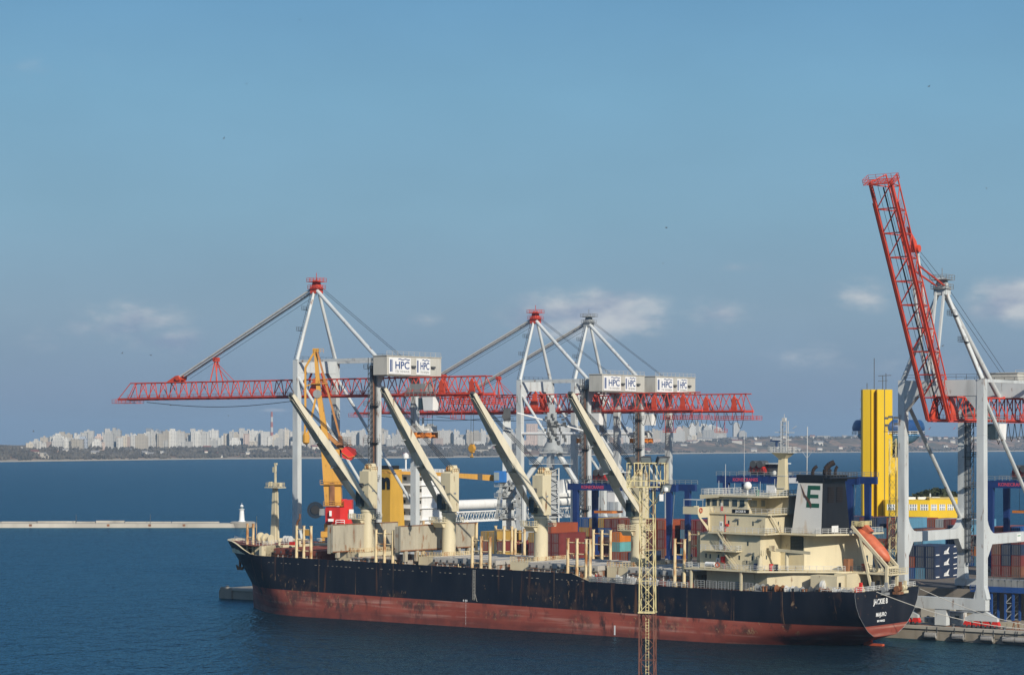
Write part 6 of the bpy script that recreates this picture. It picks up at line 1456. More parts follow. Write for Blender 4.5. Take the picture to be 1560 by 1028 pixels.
mb = MB(); mb.box(tip.x - .45, tip.x + .45, tip.y - .3, tip.y + .3, z1 - 1.6, z1 + .2); mb.tube((tip.x, tip.y - .4, z1 - .7), (tip.x, tip.y + .4, z1 - .7), .75, 12); mb.tube((tip.x, tip.y, z1 - 1.6), (tip.x, tip.y, z1 - 2.4), .16, 6); mb.tube((tip.x - .4, tip.y, z1 - 2.5), (tip.x + .3, tip.y, z1 - 2.5), .18, 6); mb.build('cargo_hook', yorange, jb)

def make_stanchions():
    def grp(xs, n, ztop, z0=11.3, mat=None, brace=False, kink=None):
        T_ = [t_at(x, n) for x in xs]; pts = []
        fr = MB()
        for a, b in zip(T_, T_[1:]):
            for zz in (ztop - .8, ztop - 3.2, ztop - 5.8): MB().tube((a, n, zz), (b, n, zz), .15, 6).build('stanchion_rung', cream_r, ship)
            if brace: fr.tube((a, n, z0 + 1.5), (b, n, ztop - 2), .09, 5); fr.tube((b, n, z0 + .5), (a, n, z0 + 3), .09, 5)
        ob = None
        for i, t in enumerate(T_):
            mb = MB(); mb.tube((t, n, z0), (t, n, ztop), .38, 10, .32); mb.box(t - .28, t + .28, n - .28, n + .28, ztop, ztop + .12); mb.box(t - .4, t + .4, n - .4, n + .4, z0, z0 + .9)
            p = mb.build('stanchion', mat or cream_r, ship, smooth=40)
            if i == 0 and fr.v: fr.build('stanchion_brace', cream_r, p)
    Pn, Sn = 1.3, 27.7
    grp((376, 385), 3.5, 20.2, 12.5); grp((451, 462, 473), Pn, 20.4); grp((572, 585, 597.5), Pn, 20.3); grp((718.5, 732, 745.5), Pn, 19.8); grp((864, 878, 892, 898), Pn, 20.3); grp((1027, 1041.5), Pn, 21.2)
    grp((644, 657), Sn, 21.3, brace=True); grp((710, 725), Sn, 21.4, brace=True); grp((754, 767, 779), Sn, 20.8); grp((784, 798), Sn, 20.4); grp((903, 916, 929), Sn, 20.9); grp((1049, 1063), Sn, 21.6)
    mb = MB(); t = t_at(451, 1.3); mb.path([(t, 1.3, 20.4), (t + .2, 1.3, 21.3), (t + .9, 1.3, 22.0), (t + 1.0, 1.3, 23.2)], .22, 6); mb.build('bent_pipe', rustmix, ship)
    MB().box(t_at(462.5, 1.3), t_at(472, 1.3), 1.2, 1.5, 18.2, 19.6).build('lamp_box', yorange, ship)
make_stanchions()

def make_forecastle():
    mb = MB(); mb.box(-77.2, -76.4, 1.6, 27.4, 11.3, 15.15); mb.box(-80, -76.4, 3, 9, 11.3, 15.2); mb.build('forecastle_bulkhead', cream, ship)
    mb = MB(); mb.rail([(-76.4, 2, 15.3), (-76.4, 27, 15.3)], sp=1.5, rows=3, r=.045); mb.rail([(-95, 11.5, 15.5), (-84, 4.2, 15.5), (-77, 1.4, 15.3)], sp=1.4, rows=2, r=.04); mb.build('railing', offwhite, ship)
    t = t_at(418, NC); mb = MB(); mb.hexa([(t - .85, NC - .8, 14.3), (t + .85, NC - .8, 14.3), (t + .85, NC + .8, 14.3), (t - .85, NC + .8, 14.3)], [(t - .5, NC - .5, 28.6), (t + .5, NC - .5, 28.6), (t + .5, NC + .5, 28.6), (t - .5, NC + .5, 28.6)]); fm = mb.build('foremast', cream, ship)
    mb = MB(); mb.box(t - 2.2, t + 2.2, NC - 1.5, NC + 1.5, 28.6, 28.8); mb.rail([(t - 1.7, NC - 1.5, 28.8), (t + 1.7, NC - 1.5, 28.8), (t + 1.7, NC + 1.5, 28.8), (t - 1.7, NC + 1.5, 28.8), (t - 1.7, NC - 1.5, 28.8)], sp=.9, rows=3, r=.05); mb.box(t - 1.9, t - 1.2, NC - .3, NC + .3, 29, 30.1); mb.box(t + 1.1, t + 1.8, NC - .3, NC + .3, 29, 29.9); mb.build('platform', cream, fm)
    mb = MB(); mb.bar((t, NC, 28.8), (t, NC, 34.4), .42); mb.box(t - .9, t, NC - .1, NC + .1, 32.4, 33.7); mb.box(t - .3, t + .5, NC - .2, NC + .2, 34.2, 34.7); mb.build('topmast', cream, fm)
    mb = MB()
    for dx in (.9, 1.3): mb.bar((t + dx, NC - .3, 14.5), (t + dx * .75, NC - .3, 28.6), .07)
    for k in range(34): z = 14.6 + k * .41; mb.bar((t + .9 - .2 * k / 34, NC - .3, z), (t + 1.3 - .3 * k / 34, NC - .3, z), .05)
    mb.build('ladder', cream, fm)
    # windlass, drums and fan
    for x, n in ((404, 8), (397, 12)):
        tt = t_at(x, n); mb = MB(); mb.tube((tt - .4, n, 16.5), (tt + .1, n, 16.5), 1.25, 18); mb.tube((tt + .1, n, 16.5), (tt + 1.6, n, 16.5), .6, 12); mb.tube((tt + 1.6, n, 16.5), (tt + 1.8, n, 16.5), 1.1, 18); mb.box(tt - .6, tt + 2, n - .8, n + .8, 15.3, 15.9); mb.build('mooring_winch', cream, ship, smooth=40)
    tt = t_at(433, 15); mb = MB()
    for k in range(3): mb.tube((tt + k * .9, 15, 16.2), (tt + .25 + k * .9, 15, 16.2), .85, 14)
    mb.build('rope_drum', offwhite, ship, smooth=40)
    tt = t_at(440, 8); MB().box(tt, tt + 1.6, 8, 9, 15.3, 16.1).build('deck_locker', signred, ship)
    for x, n in ((450, 10), (456, 14), (425, 6)): tt = t_at(x, n); MB().lathe([(.3, 15.2), (.3, 16.1), (.55, 16.2), (.5, 16.6)], (tt, n, 0), 10).build('mushroom_vent', cream, ship)
    tt = t_at(390, 13); MB().tube((tt, 13, 15.5), (tt, 13, 21.6), .07, 5).build('flagstaff', cream_r, ship)
    mb = MB(); tt = t_at(394, 3); 
    for dx in (-.4, .4): mb.bar((tt + dx - 1.5, 2.6, 11.3), (tt + dx + 1.0, 2.6, 14.4), .12)
    for k in range(9): u = k / 9; mb.bar((tt - 1.9 + 2.5 * u, 2.6, 11.4 + 3.0 * u), (tt - 1.1 + 2.5 * u, 2.6, 11.4 + 3.0 * u), .1)
    mb.rail([(tt - 1, 2.4, 11.5), (tt + 4, 2.4, 11.5)], sp=1.0, rows=3, r=.05); mb.build('stair', offwhite, ship)
make_forecastle()

# ------------------------------------------------------------------ accommodation, bridge, funnel
def make_house():
    A = MB()
    A.box(47, 58.5, 4.5, 24.5, 11.3, 15.2); A.prism([(58.5, 4.6, 11.3), (62, 3.6, 11.3), (66.5, 6.8, 11.3), (74, 12.5, 11.3), (74, 23, 11.3), (58.5, 23, 11.3)], (0, 0, 3.9))
    acc = A.build('lower_deckhouse', cream, ship)
    main = MB().box(46.3, 60.7, 3, 26, 15.55, 22.7).build('accommodation', cream, ship)
    up = MB().box(49.9, 61.8, 3, 26, 23.05, 26.65).build('bridge_deck_house', cream, ship)
    wh = MB().box(46.9, 57.0, 4, 25, 26.95, 30.2).box(57.0, 62.2, 11.5, 25, 26.95, 30.2).build('wheelhouse', cream, ship)
    # decks that jut out
    d = MB(); d.box(44.3, 61.6, .4, 28.6, 15.21, 15.53); d.prism([(61.6, .4, 15.21), (67.2, 6.0, 15.21), (75.2, 12.2, 15.21), (75.2, 28.0, 15.21), (61.6, 28.6, 15.21)], (0, 0, .32)); d.build('poop_deck_edge', cream, ship)
    d = MB(); d.box(47.6, 56.3, .9, 3.0, 19.1, 19.32); d.box(49.0, 62.4, 1.7, 27.3, 22.7, 23.03); d.prism([(62.4, 7.6, 22.7), (70.8, 7.8, 22.7), (75.0, 15.5, 22.7), (75.6, 27.3, 22.7), (62.4, 27.3, 22.7)], (0, 0, .33)); d.box(47, 62.6, 2.7, 26.3, 26.65, 26.93);  d.build('deck_edge', cream, ship)
    d = MB(); d.box(46, 62.6, 3.2, 25.8, 30.2, 30.5); d.hexa([(46, 3.2, 29.6), (50.5, 3.2, 30.0), (50.5, 25.8, 30.0), (46, 25.8, 29.6)], [(46, 3.2, 30.19), (50.5, 3.2, 30.19), (50.5, 25.8, 30.19), (46, 25.8, 30.19)]); d.build('compass_deck', cream, ship)
    r = MB(); r.rail([(46.2, 25.6, 30.5), (46.2, 3.4, 30.5), (62.4, 3.4, 30.5), (62.4, 25.6, 30.5)], h=1.15, sp=1.4, rows=3, r=.045); r.build('compass_railing', offwhite, ship)
    r = MB(); r.rail([(47, 2.8, 26.95), (62.5, 2.8, 26.95), (62.5, 12, 26.95)], sp=1.4, rows=3, r=.03)
    r.rail([(50, 1.8, 23.05), (62.3, 1.8, 23.05), (62.3, 7.7, 23.05), (70.7, 7.9, 23.05), (74.8, 15.6, 23.05), (75.4, 27.2, 23.05)], sp=1.4, rows=3, r=.04); r.rail([(47.7, 1.0, 19.3), (56.2, 1.0, 19.3), (56.2, 3, 19.3)], sp=1.2, rows=3, r=.04); r.rail([(44.4, 3, 15.55), (44.4, .5, 15.55), (61.5, .5, 15.55), (67.1, 6.1, 15.55), (75.0, 12.3, 15.55)], sp=1.5, rows=3, r=.04); r.build('deck_railing', offwhite, ship)
    # bridge wings with their sloping brackets
    for n0, n1, s in ((-1.6, 4.2, 1), (24.8, 30.6, -1)):
        w = MB(); w.box(45.0, 48.6, n0, n1, 26.6, 26.8); w.box(48.45, 48.6, n0, n1, 26.8, 28.1); w.box(45.0, 45.15, n0, n1, 26.8, 28.1); e_ = n0 if s > 0 else n1; w.box(45.15, 48.45, min(e_, e_ + s * .15), max(e_, e_ + s * .15), 26.8, 28.1)
        o_ = n0 if s > 0 else n1; i_ = 3.0 if s > 0 else 26.0
        # aft bracket plate with an opening near the house
        w.prism([(48.5, o_, 26.6), (48.5, i_, 26.6), (48.5, i_, 25.9), (48.5, o_ + s * .5, 25.9)], (.12, 0, 0)); w.prism([(48.5, i_, 25.9), (48.5, i_, 22.9), (48.5, i_ - s * .5, 22.9), (48.5, i_ - s * .7, 25.9)], (.12, 0, 0)); w.prism([(48.5, o_ + s * .5, 25.9), (48.5, o_ + s * 1.2, 25.9), (48.5, i_ - s * .4, 23.9), (48.5, i_ - s * .3, 22.9), (48.5, i_ - s * 1.0, 23.4)], (.12, 0, 0))
        w.box(48.0, 49.9, 3 if s > 0 else 25.85, 3.15 if s > 0 else 26, 23.05, 26.6)
        wg = w.build('bridge_wing', cream, ship)
        c = MB(); c.box(45.0, 48.4, n0 + .1, n0 + 2.6 if s > 0 else n1 - .1, 29.5, 29.6)
        for tt in (45.1, 48.2):
            for nn in (n0 + .2, n0 + 2.5): c.bar((tt, nn, 28.1), (tt, nn, 29.5), .07)
        c.build('canopy', offwhite, wg)
        if s > 0:
            mb = MB(); mb.lathe([(.55, -.12), (.55, .12)], seg=16); mb.v = [(48.75 + z, n0 + 1.0 + x, 27.35 + y) for x, y, z in mb.v]; 
            rg = MB(); 
            for k in range(14):
                a, b = 2 * math.pi * k / 14, 2 * math.pi * (k + 1) / 14; rg.bar((48.72, n0 + 1.0 + .45 * math.cos(a), 27.4 + .45 * math.sin(a)), (48.72, n0 + 1.0 + .45 * math.cos(b), 27.4 + .45 * math.sin(b)), .2)
            rg.build('lifebuoy', orange, wg)
            MB().box(48.6, 48.63, .2, 2.4, 23.9, 25.4) if False else None
    def win(par, t0, t1, n0, n1, z0, z1, mat=glassd, frame=False):
        o = MB().box(t0, t1, n0, n1, z0, z1).build('window', mat, par)
        if frame:
            mb = MB()
            if t1 - t0 > .2: mb.box(t0 - .08, t1 + .08, n0 - .03, n0 - .005, z0 - .1, z0); mb.box(t0 - .08, t1 + .08, n0 - .03, n0 - .005, z1, z1 + .1); mb.box(t0 - .08, t0, n0 - .03, n0 - .005, z0, z1); mb.box(t1, t1 + .08, n0 - .03, n0 - .005, z0, z1)
            else: mb.box(t1, t1 + .03, n0 - .08, n1 + .08, z0 - .1, z0); mb.box(t1, t1 + .03, n0 - .08, n1 + .08, z1, z1 + .1); mb.box(t1, t1 + .03, n0 - .08, n0, z0, z1); mb.box(t1, t1 + .03, n1, n1 + .08, z0, z1)
            mb.build('frame', cream, o)
        return o
    # bridge windows: port side, then aft side
    for a, b in ((47.2, 48.0), (48.5, 49.7), (50.2, 50.8), (51.2, 52.6), (53.3, 54.6), (55.1, 56.3)): win(wh, a, b, 3.96, 4.0, 28.2, 29.6, glassd, True)
    for a, b, m_ in ((4.9, 7.6, glassl), (9.2, 10.8, glassl)): win(wh, 57.0, 57.04, a, b, 28.2, 29.5, m_, True)
    for k in range(8): win(wh, 46.86, 46.9, 4.6 + k * 2.55, 6.6 + k * 2.55, 28.2, 29.6, glassd)
    MB().box(50.6, 51.0, 3.94, 3.99, 27.0, 28.9).build('door', white, wh)
    for a in (50.7, 51.0): MB().box(a, a + .16, 3.88, 3.93, 27.2, 28.2).build('extinguisher', signred, wh)
    # name board on the bridge rail
    nb = MB().box(54.2, 58.2, 2.60, 2.68, 26.98, 27.75).build('name_board', blackp, ship); mb = MB(); text_into(mb, 'JACKIE B', .62, (56.2, 2.58, 27.13), (1, 0, 0), (0, 0, 1), .02, bold=.02); mb.build('lettering', white, nb)
    # small ports and doors
    for a in (53.0, 55.2, 58.8): win(up, a, a + .32, 2.96, 3.0, 24.5, 25.4)
    win(up, 61.8, 61.84, 8, 8.35, 24.5, 25.3)
    for a, z in ((57.6, 20.4), (58.7, 17.5), (55.6, 17.5), (48.6, 17.5), (50.6, 17.5), (47.6, 17.6), (53.4, 17.4)): win(main, a, a + .34, 2.96, 3.0, z, z + .85)
    win(main, 60.7, 60.74, 5.2, 5.6, 17.7, 18.5)
    for (p_, a, z) in ((up, 51.0, 23.05), (main, 51.0, 19.3), (main, 50.3, 15.55), (main, 57.2, 15.6)): 
        dd = MB().box(a, a + .8, 2.93, 2.99, z + .1, z + 2.1).build('door', white if a < 57 else cream, p_); MB().box(a + .25, a + .5, 2.91, 2.93, z + 1.2, z + 1.8).build('door_window', glassd, dd)
    for a, z in ((54.9, 25.7), (57.7, 29.8), (50.5, 18.7), (58.0, 18.8), (60.2, 25.7)): MB().box(a, a + .9, 2.5, 2.98, z, z + .18).build('deck_light', grey, ship)
    MB().tube((52.4, 2.85, 23.1), (52.4, 2.85, 26.6), .09, 6).tube((52.4, 2.85, 15.6), (52.4, 2.85, 22.6), .07, 6).build('fire_main', signred, ship)
    MB().box(52.7, 53.2, 2.6, 2.95, 24.2, 24.7).box(51.6, 52.3, 2.5, 2.95, 16.8, 18.0).build('fire_box', signred, ship)
    rg = MB()
    for k in range(14):
        a, b = 2 * math.pi * k / 14, 2 * math.pi * (k + 1) / 14; rg.bar((52.2 + .45 * math.cos(a), .35, 16.4 + .45 * math.sin(a)), (52.2 + .45 * math.cos(b), .35, 16.4 + .45 * math.sin(b)), .2)
    rg.build('lifebuoy', orange, ship)
    mb = MB(); mb.tube((48.9, 1.2, 16.4), (51.0, 1.2, 16.4), .5, 12); mb.build('life_raft', white, ship, smooth=40)
    # outside stairs
    def stair(p, q, w, mat=cream):
        p, q = Vector(p), Vector(q); side = (q - p).cross(Vector((0, 0, 1))).normalized() * w / 2; mb = MB()
        for s in (-1, 1): mb.bar(p + side * s, q + side * s, .1, .28); mb.bar(p + side * s + Vector((0, 0, 1)), q + side * s + Vector((0, 0, 1)), .06)
        n = max(3, int((q - p).length / .35))
        for i in range(n + 1): c = p.lerp(q, i / n); mb.bar(c - side, c + side, .28, .05)
        mb.build('stair', mat, ship)
    stair((62.1, 7.6, 23.05), (62.1, 3.6, 26.9), .8); stair((54.2, 2.0, 19.3), (51.5, 2.0, 22.7), .8); stair((56.0, 1.9, 15.6), (52.8, 1.9, 19.1), .8); stair((45.2, 3.6, 11.4), (45.2, 1.0, 15.2), .8)
    # engine casing and the side passage
    cs = MB(); cs.prism([(60.7, 11, 15.54), (66.6, 10.4, 15.54), (74.6, 20.6, 15.54), (74.6, 24.5, 15.54), (60.7, 24.5, 15.54)], (0, 0, 7.14)); ca = cs.build('engine_casing', cream, ship)
    cs = MB(); cs.box(75.2, 77.5, 15, 23.5, 15.2, 15.5); cs.box(74.1, 77, 9.5, 22, 11.3, 15.2); cs.box(70.5, 76.5, 6.3, 9.5, 11.3, 14.9); cs.build('stern_deckhouse', cream, ship)
    mb = MB(); mb.box(63.4, 66.4, 10.3, 10.72, 19.4, 22.3); lv = mb.build('louvre', M('louvre_green', (.02, .035, .03), .5), ca); mb = MB()
    for k in range(9): mb.box(63.6, 66.2, 10.22, 10.31, 19.6 + k * .29, 19.66 + k * .29)
    mb.build('slat', dgrey, lv)
    MB().box(74.6, 74.66, 21.5, 22.4, 17.0, 18.4).build('window', glassd, ca); MB().box(77, 77.05, 18, 18.9, 11.5, 13.6).build('door', blackp, ship); MB().box(76.5, 76.55, 7.0, 7.9, 11.5, 13.6).build('door', blackp, ship)
    rr = MB(); rr.rail([(75.3, 14, 15.5), (77.2, 16, 15.5), (77.2, 23, 15.5)], sp=1.2, rows=3, r=.04); rr.build('stern_railing', dgrey, ship)
    MB().box(74.2, 75.2, 13.0, 15.2, 15.5, 18.0).build('vent_trunk', rustmix, ship); MB().box(76.2, 76.9, 16.8, 18.6, 14.2, 17.0).build('fire_locker', oxide, ship)
    # provision crane on the port side
    mb = MB(); mb.tube((65.4, 5.6, 15.5), (65.4, 5.6, 19.4), .38, 10); mb.bar((62.0, 5.4, 19.7), (71.4, 4.6, 19.4), .4, .6); mb.bar((65.8, 5.5, 19.2), (69.4, 4.9, 19.2), .3, 1.0, h2=.4); mb.box(61.6, 63.0, 4.9, 6.0, 19.5, 20.5); mb.box(65.6, 67.0, 5.5, 6.8, 19.2, 20.6) if False else None; mb.build('provision_crane', cream, ship, smooth=30)
    mb = MB(); mb.tube((61.4, 1.8, 15.5), (61.4, 1.8, 18.6), .5, 10); mb.rail([(60.6, 1.0, 18.6), (62.2, 1.0, 18.6), (62.2, 2.6, 18.6)], sp=.8, rows=3, r=.04); mb.tube((61.4, 1.8, 18.6), (61.4, 1.8, 20.4), .16, 8); mb.build('crane_post', cream, ship)
    for a, m_ in ((59.6, M('drum_blue', (.02, .06, .16), .5)), (60.7, M('drum_blue', (.02, .06, .16))), (62.6, signred), (63.8, blackp)): MB().lathe([(.42, 15.55), (.45, 16.2), (.42, 16.9)], (a + .3, 2.6 if a < 62 else 3.6, 0), 12).build('drum', m_, ship)
    # pillars below the poop deck edge
    for a in (45.6, 57.6): MB().bar((a, .8, 11.4), (a, .8, 15.2), .42).build('pillar', cream, ship)
    # funnel: white port side, black back, green letter
    b0 = [(64.6, 8.8, 23.05), (71.4, 8.8, 23.05), (71.4, 20.6, 23.05), (64.6, 20.6, 23.05)]; t0 = [(65.8, 9.2, 33.6), (71.4, 9.2, 33.6), (71.4, 18.4, 33.6), (65.8, 18.4, 33.6)]
    fn = MB().hexa(b0, t0).build('funnel', blackp, ship)
    def on_port(pts, th=.05):                # plate laid on the port face of the funnel: u along the ship 0..1, v up 0..1
        q = []
        for u, v in pts:
            a = Vector(b0[0]).lerp(Vector(b0[1]), u); c = Vector(t0[0]).lerp(Vector(t0[1]), u); q.append(a.lerp(c, v))
        return q, Vector((0, -1, .1)).normalized() * th
    mb = MB(); q, dv = on_port([(0, 0), (1, 0), (1, .965), (0, .965)]); mb.prism(q, dv); pl = mb.build('side_plate', funnelw, fn)
    mb = MB()
    for pts in ([(.42, .50), (.54, .50), (.54, .92), (.42, .92)], [(.54, .50), (.90, .50), (.90, .58), (.54, .58)], [(.54, .68), (.86, .68), (.86, .75), (.54, .75)], [(.54, .84), (.92, .84), (.92, .92), (.54, .92)]):
        q, dv = on_port(pts); mb.prism([p + dv * 1.1 for p in q], dv * .6)
    mb.build('emblem', green, pl)
    mb = MB()
    for pts in ([(.10, .955), (.30, .78), (.40, .66), (.30, .70)], [(.36, .74), (.56, .62), (.62, .55), (.60, .48), (.50, .58), (.38, .66)]):
        q, dv = on_port(pts); mb.prism([p + dv * 1.9 for p in q], dv * .6)
    mb.build('emblem_bird', M('emblem_brown', (.10, .05, .035), .6), pl)
    cap = MB(); cap.hexa([(65.5, 8.9, 33.6), (71.7, 8.9, 33.6), (71.7, 18.8, 33.6), (65.5, 18.8, 33.6)], [(65.5, 8.9, 34.9), (71.7, 8.9, 34.9), (71.7, 18.8, 34.9), (65.5, 18.8, 34.9)]); cap.hexa([(71.7, 9.2, 34.0), (73.2, 9.2, 34.2), (73.2, 20.5, 34.2), (71.7, 20.5, 34.0)], [(71.7, 9.2, 34.5), (73.2, 9.2, 34.4), (73.2, 20.5, 34.4), (71.7, 20.5, 34.5)]); cap.build('funnel_top', blackp, fn)
    mb = MB()
    for (tt, n, r_, h, rk) in ((67.6, 11.8, .34, 2.0, .6), (69.2, 14.2, .58, 2.8, 1.2), (70.2, 16.4, .3, 2.0, .3), (71.0, 12.6, .3, 1.4, .2), (68.4, 15.8, .4, 1.2, .2)): MB().path([(tt, n, 34.5), (tt, n, 34.6 + h * .5), (tt + rk * .5, n + rk * .5, 34.6 + h * .85), (tt + rk * 1.1, n + rk, 34.6 + h)], r_, 10).build('exhaust_pipe', soot, fn)
    mb = MB()
    for j in range(2):
        for k in range(9): mb.box(71.44, 71.62, 11.2 + j * 3.6, 13.6 + j * 3.6, 29.4 + k * .36, 29.52 + k * .36)
    mb.build('louvre', soot, fn)
    MB().box(71.62, 71.72, 12.6, 15.2, 23.2, 24.6).build('notice_board', white, fn); mb = MB(); mb.rail([(72, 9.5, 34.5), (73.1, 9.5, 34.4), (73.1, 20.2, 34.4)], sp=1.2, rows=2, r=.05); mb.build('railing', dgrey, fn)
    # radar mast
    t = t_at(1190.5, NC); mb = MB(); mb.hexa([(t - 1.1, NC - .8, 30.5), (t + 1.1, NC - .8, 30.5), (t + 1.1, NC + .8, 30.5), (t - 1.1, NC + .8, 30.5)], [(t - .75, NC - .6, 38.0), (t + .75, NC - .6, 38.0), (t + .75, NC + .6, 38.0), (t - .75, NC + .6, 38.0)]); mb.hexa([(t - .75, NC - .6, 38.0), (t + .75, NC - .6, 38.0), (t + .75, NC + .6, 38.0), (t - .75, NC + .6, 38.0)], [(t - 1.9, NC - 1.6, 39.2), (t + 1.9, NC - 1.6, 39.2), (t + 1.9, NC + 1.6, 39.2), (t - 1.9, NC + 1.6, 39.2)]); rm = mb.build('radar_mast', M('mast_cream', (.62, .54, .35), .5, .07), ship)
    mb = MB(); mb.box(t - 2.6, t + 2.2, NC - 1.8, NC + 1.8, 39.2, 39.35); mb.rail([(t - 2.6, NC - 1.8, 39.35), (t + 2.2, NC - 1.8, 39.35), (t + 2.2, NC + 1.8, 39.35), (t - 2.6, NC + 1.8, 39.35), (t - 2.6, NC - 1.8, 39.35)], sp=.8, rows=3, r=.045); mb.build('platform', offwhite, rm)
    mb = MB()
    for dx, dy in ((-.4, -.3), (.9, -.3), (-.4, .4), (.9, .4)): mb.bar((t + dx, NC + dy, 39.3), (t + dx, NC + dy, 45.8), .13)
    for z in (40.5, 41.6, 42.7, 43.8, 44.9): mb.bar((t - .4, NC - .3, z), (t + .9, NC - .3, z), .1); mb.bar((t - .4, NC - .3, z), (t + .9, NC - .3, z + 1), .08)
    mb.bar((t - 2.0, NC, 43.4), (t + 2.6, NC, 43.4), .16); mb.box(t - .2, t + .6, NC - .3, NC + .3, 45.6, 46.4); mb.bar((t + .2, NC, 46.2), (t + .2, NC, 47.2), .08); mb.bar((t + 2.3, NC - .2, 44.2), (t + 3.2, NC - .2, 44.7), .1); mb.build('top_lattice', offwhite, rm)
    MB().box(t - 3.0, t - .4, NC - .25, NC + .25, 41.5, 41.8).tube((t - 1.6, NC, 40.3), (t - 1.6, NC, 41.5), .25, 8).build('radar_scanner', M('radar_blue', (.03, .06, .14), .5), rm)
    mb = MB(); mb.box(t - 2.1, t + 1.0, NC - .8, NC + .8, 34.4, 34.5); mb.lathe([(.1, 0), (.5, .2), (.5, .7), (.15, 1.0)], (t - 1.8, NC - .3, 34.5), 10); mb.box(t - 1.7, t + .9, NC - 1, NC + .8, 31.9, 32); mb.build('dome_bracket', offwhite, rm)
    for x, z0, z1, n in ((1093, 30.5, 33.4, 5), (1103, 30.5, 36.8, 6), (1131.5, 30.5, 43, 9), (1108, 30.5, 32.6, 4), (1117, 30.5, 33.0, 4), (1156, 30.5, 33.4, 5), (1178, 30.5, 34, 6)): tt = t_at(x, n); MB().tube((tt, n, z0), (tt, n, z1), .05 if z1 < 40 else .035, 5).build('whip_antenna', offwhite, ship)
    tt = t_at(1227, 12); MB().tube((tt, 12, 23), (tt, 12, 44.6), .09, 6).bar((tt - 1.2, 12, 39.6), (tt, 12, 38.2), .06).bar((tt + 1.2, 12, 39.6), (tt, 12, 38.2), .06).build('signal_mast', offwhite, ship)
    tt = t_at(1137, 9); MB().lathe([(.12, 30.5), (.12, 31.6), (.75, 31.9), (.85, 32.5), (.5, 33.1), (.1, 33.2)], (tt, 9, 0), 14).build('satellite_dome', white, ship, smooth=60)
    tt = t_at(1152, 6); MB().lathe([(.3, 30.5), (.3, 31.2), (.45, 31.5), (.2, 31.8)], (tt, 6, 0), 10).build('compass', M('compass_green', (.1, .25, .18), .5), ship)
    # mooring deck aft
    r = random.Random(6)
    for k in range(9):
        tt = 61 + k * 2.5; n = NC - half(11.4, tt) + r.uniform(1.0, 2.8)
        mb = MB(); mb.tube((tt - .7, n, 12.1), (tt + .7, n, 12.1), .55, 12); mb.tube((tt - .8, n, 12.1), (tt - .65, n, 12.1), .85, 12); mb.tube((tt + .65, n, 12.1), (tt + .8, n, 12.1), .85, 12); mb.box(tt - 1, tt + 1, n - .6, n + .6, 11.3, 11.6); mb.build('mooring_winch', [grey, dgrey, rustmix, offwhite][k % 4], ship)
        MB().lathe([(.2, 11.3), (.2, 12.3), (.32, 12.35), (.32, 12.5)], (tt + 1.2, n - .6, 0), 8).lathe([(.2, 11.3), (.2, 12.3), (.32, 12.35), (.32, 12.5)], (tt + 1.9, n - .6, 0), 8).build('bitts', dgrey if k % 2 else rustmix, ship)
    tt = t_at(1291, 6); mb = MB(); mb.tube((tt - 6.0, 6.2, 12.9), (tt - 5.4, 6.2, 12.9), 1.1, 18); mb.tube((tt - 5.5, 6.2, 12.9), (tt - 5.2, 6.2, 12.9), .7, 14); mb.build('supply_fan', offwhite, ship, smooth=40)
    for k, (a, n, m_) in enumerate(((80.5, 8, signred), (81, 12, grey), (80, 16, dgrey), (82, 20, offwhite), (84, 12, grey), (85, 16, rustmix), (84, 20, cream))):
        mb = MB(); mb.tube((a, n - .8, 12.4), (a, n + .8, 12.4), .6, 12); mb.box(a - .7, a + .7, n - 1, n + 1, 11.3, 11.8); mb.box(a + .2, a + .7, n - .3, n + .3, 12.2, 13.8); mb.build('stern_winch', m_, ship)
    mb = MB(); pts = [(t_ * 1 - .5, NC + (n - NC) * .97, 12.1) for t_, n in hull_ring(11.4) if t_ > 76]; mb.rail(pts, sp=1.3, rows=3, r=.045); mb.build('stern_railing', offwhite, ship)
    # rope pipes and lockers under the poop deck
    k = 46.0
    while k < 60: 
        MB().rail([(k, 1.4, 11.4), (k + 2.4, 1.4, 11.4)], h=1.6, sp=.8, rows=4, r=.06).build('store_rack', grey, ship); k += 2.9
    # launching frame of the lifeboat
    f = MB()
    for n in (14.2, 18.4):
        f.bar((75.4, n, 24.6), (83.4, n, 16.8), .5, .55); f.bar((83.4, n, 17.0), (83.4, n, 11.4), .55); f.bar((77.2, n, 23.0), (80.2, n, 11.4), .45); f.bar((79.6, n, 20.2), (83.3, n, 15.4), .25); f.bar((77.0, n, 15.3), (83.4, n, 15.3), .3)
    for a, z in ((75.4, 24.6), (83.4, 16.6), (83.4, 15.3)): f.bar((a, 14.2, z), (a, 18.4, z), .4)
    f.build('launch_frame', cream, ship)
    f = MB(); f.box(77.6, 84.0, 14.2, 22, 15.0, 15.3); f.box(77.6, 80.2, 19, 22, 11.4, 15.0); f.rail([(84.0, 14.4, 15.3), (84, 22, 15.3)], sp=1.1, rows=3, r=.05); f.build('boat_platform', cream, ship)
    f = MB(); f.box(75.6, 77.4, 14.8, 17.8, 24.6, 25.6); f.rail([(75.4, 14.2, 24.6), (77.5, 14.2, 24.6), (77.5, 18.4, 24.6)], sp=.9, rows=3, r=.06); f.build('launch_winch', mastyel, ship)
make_house()

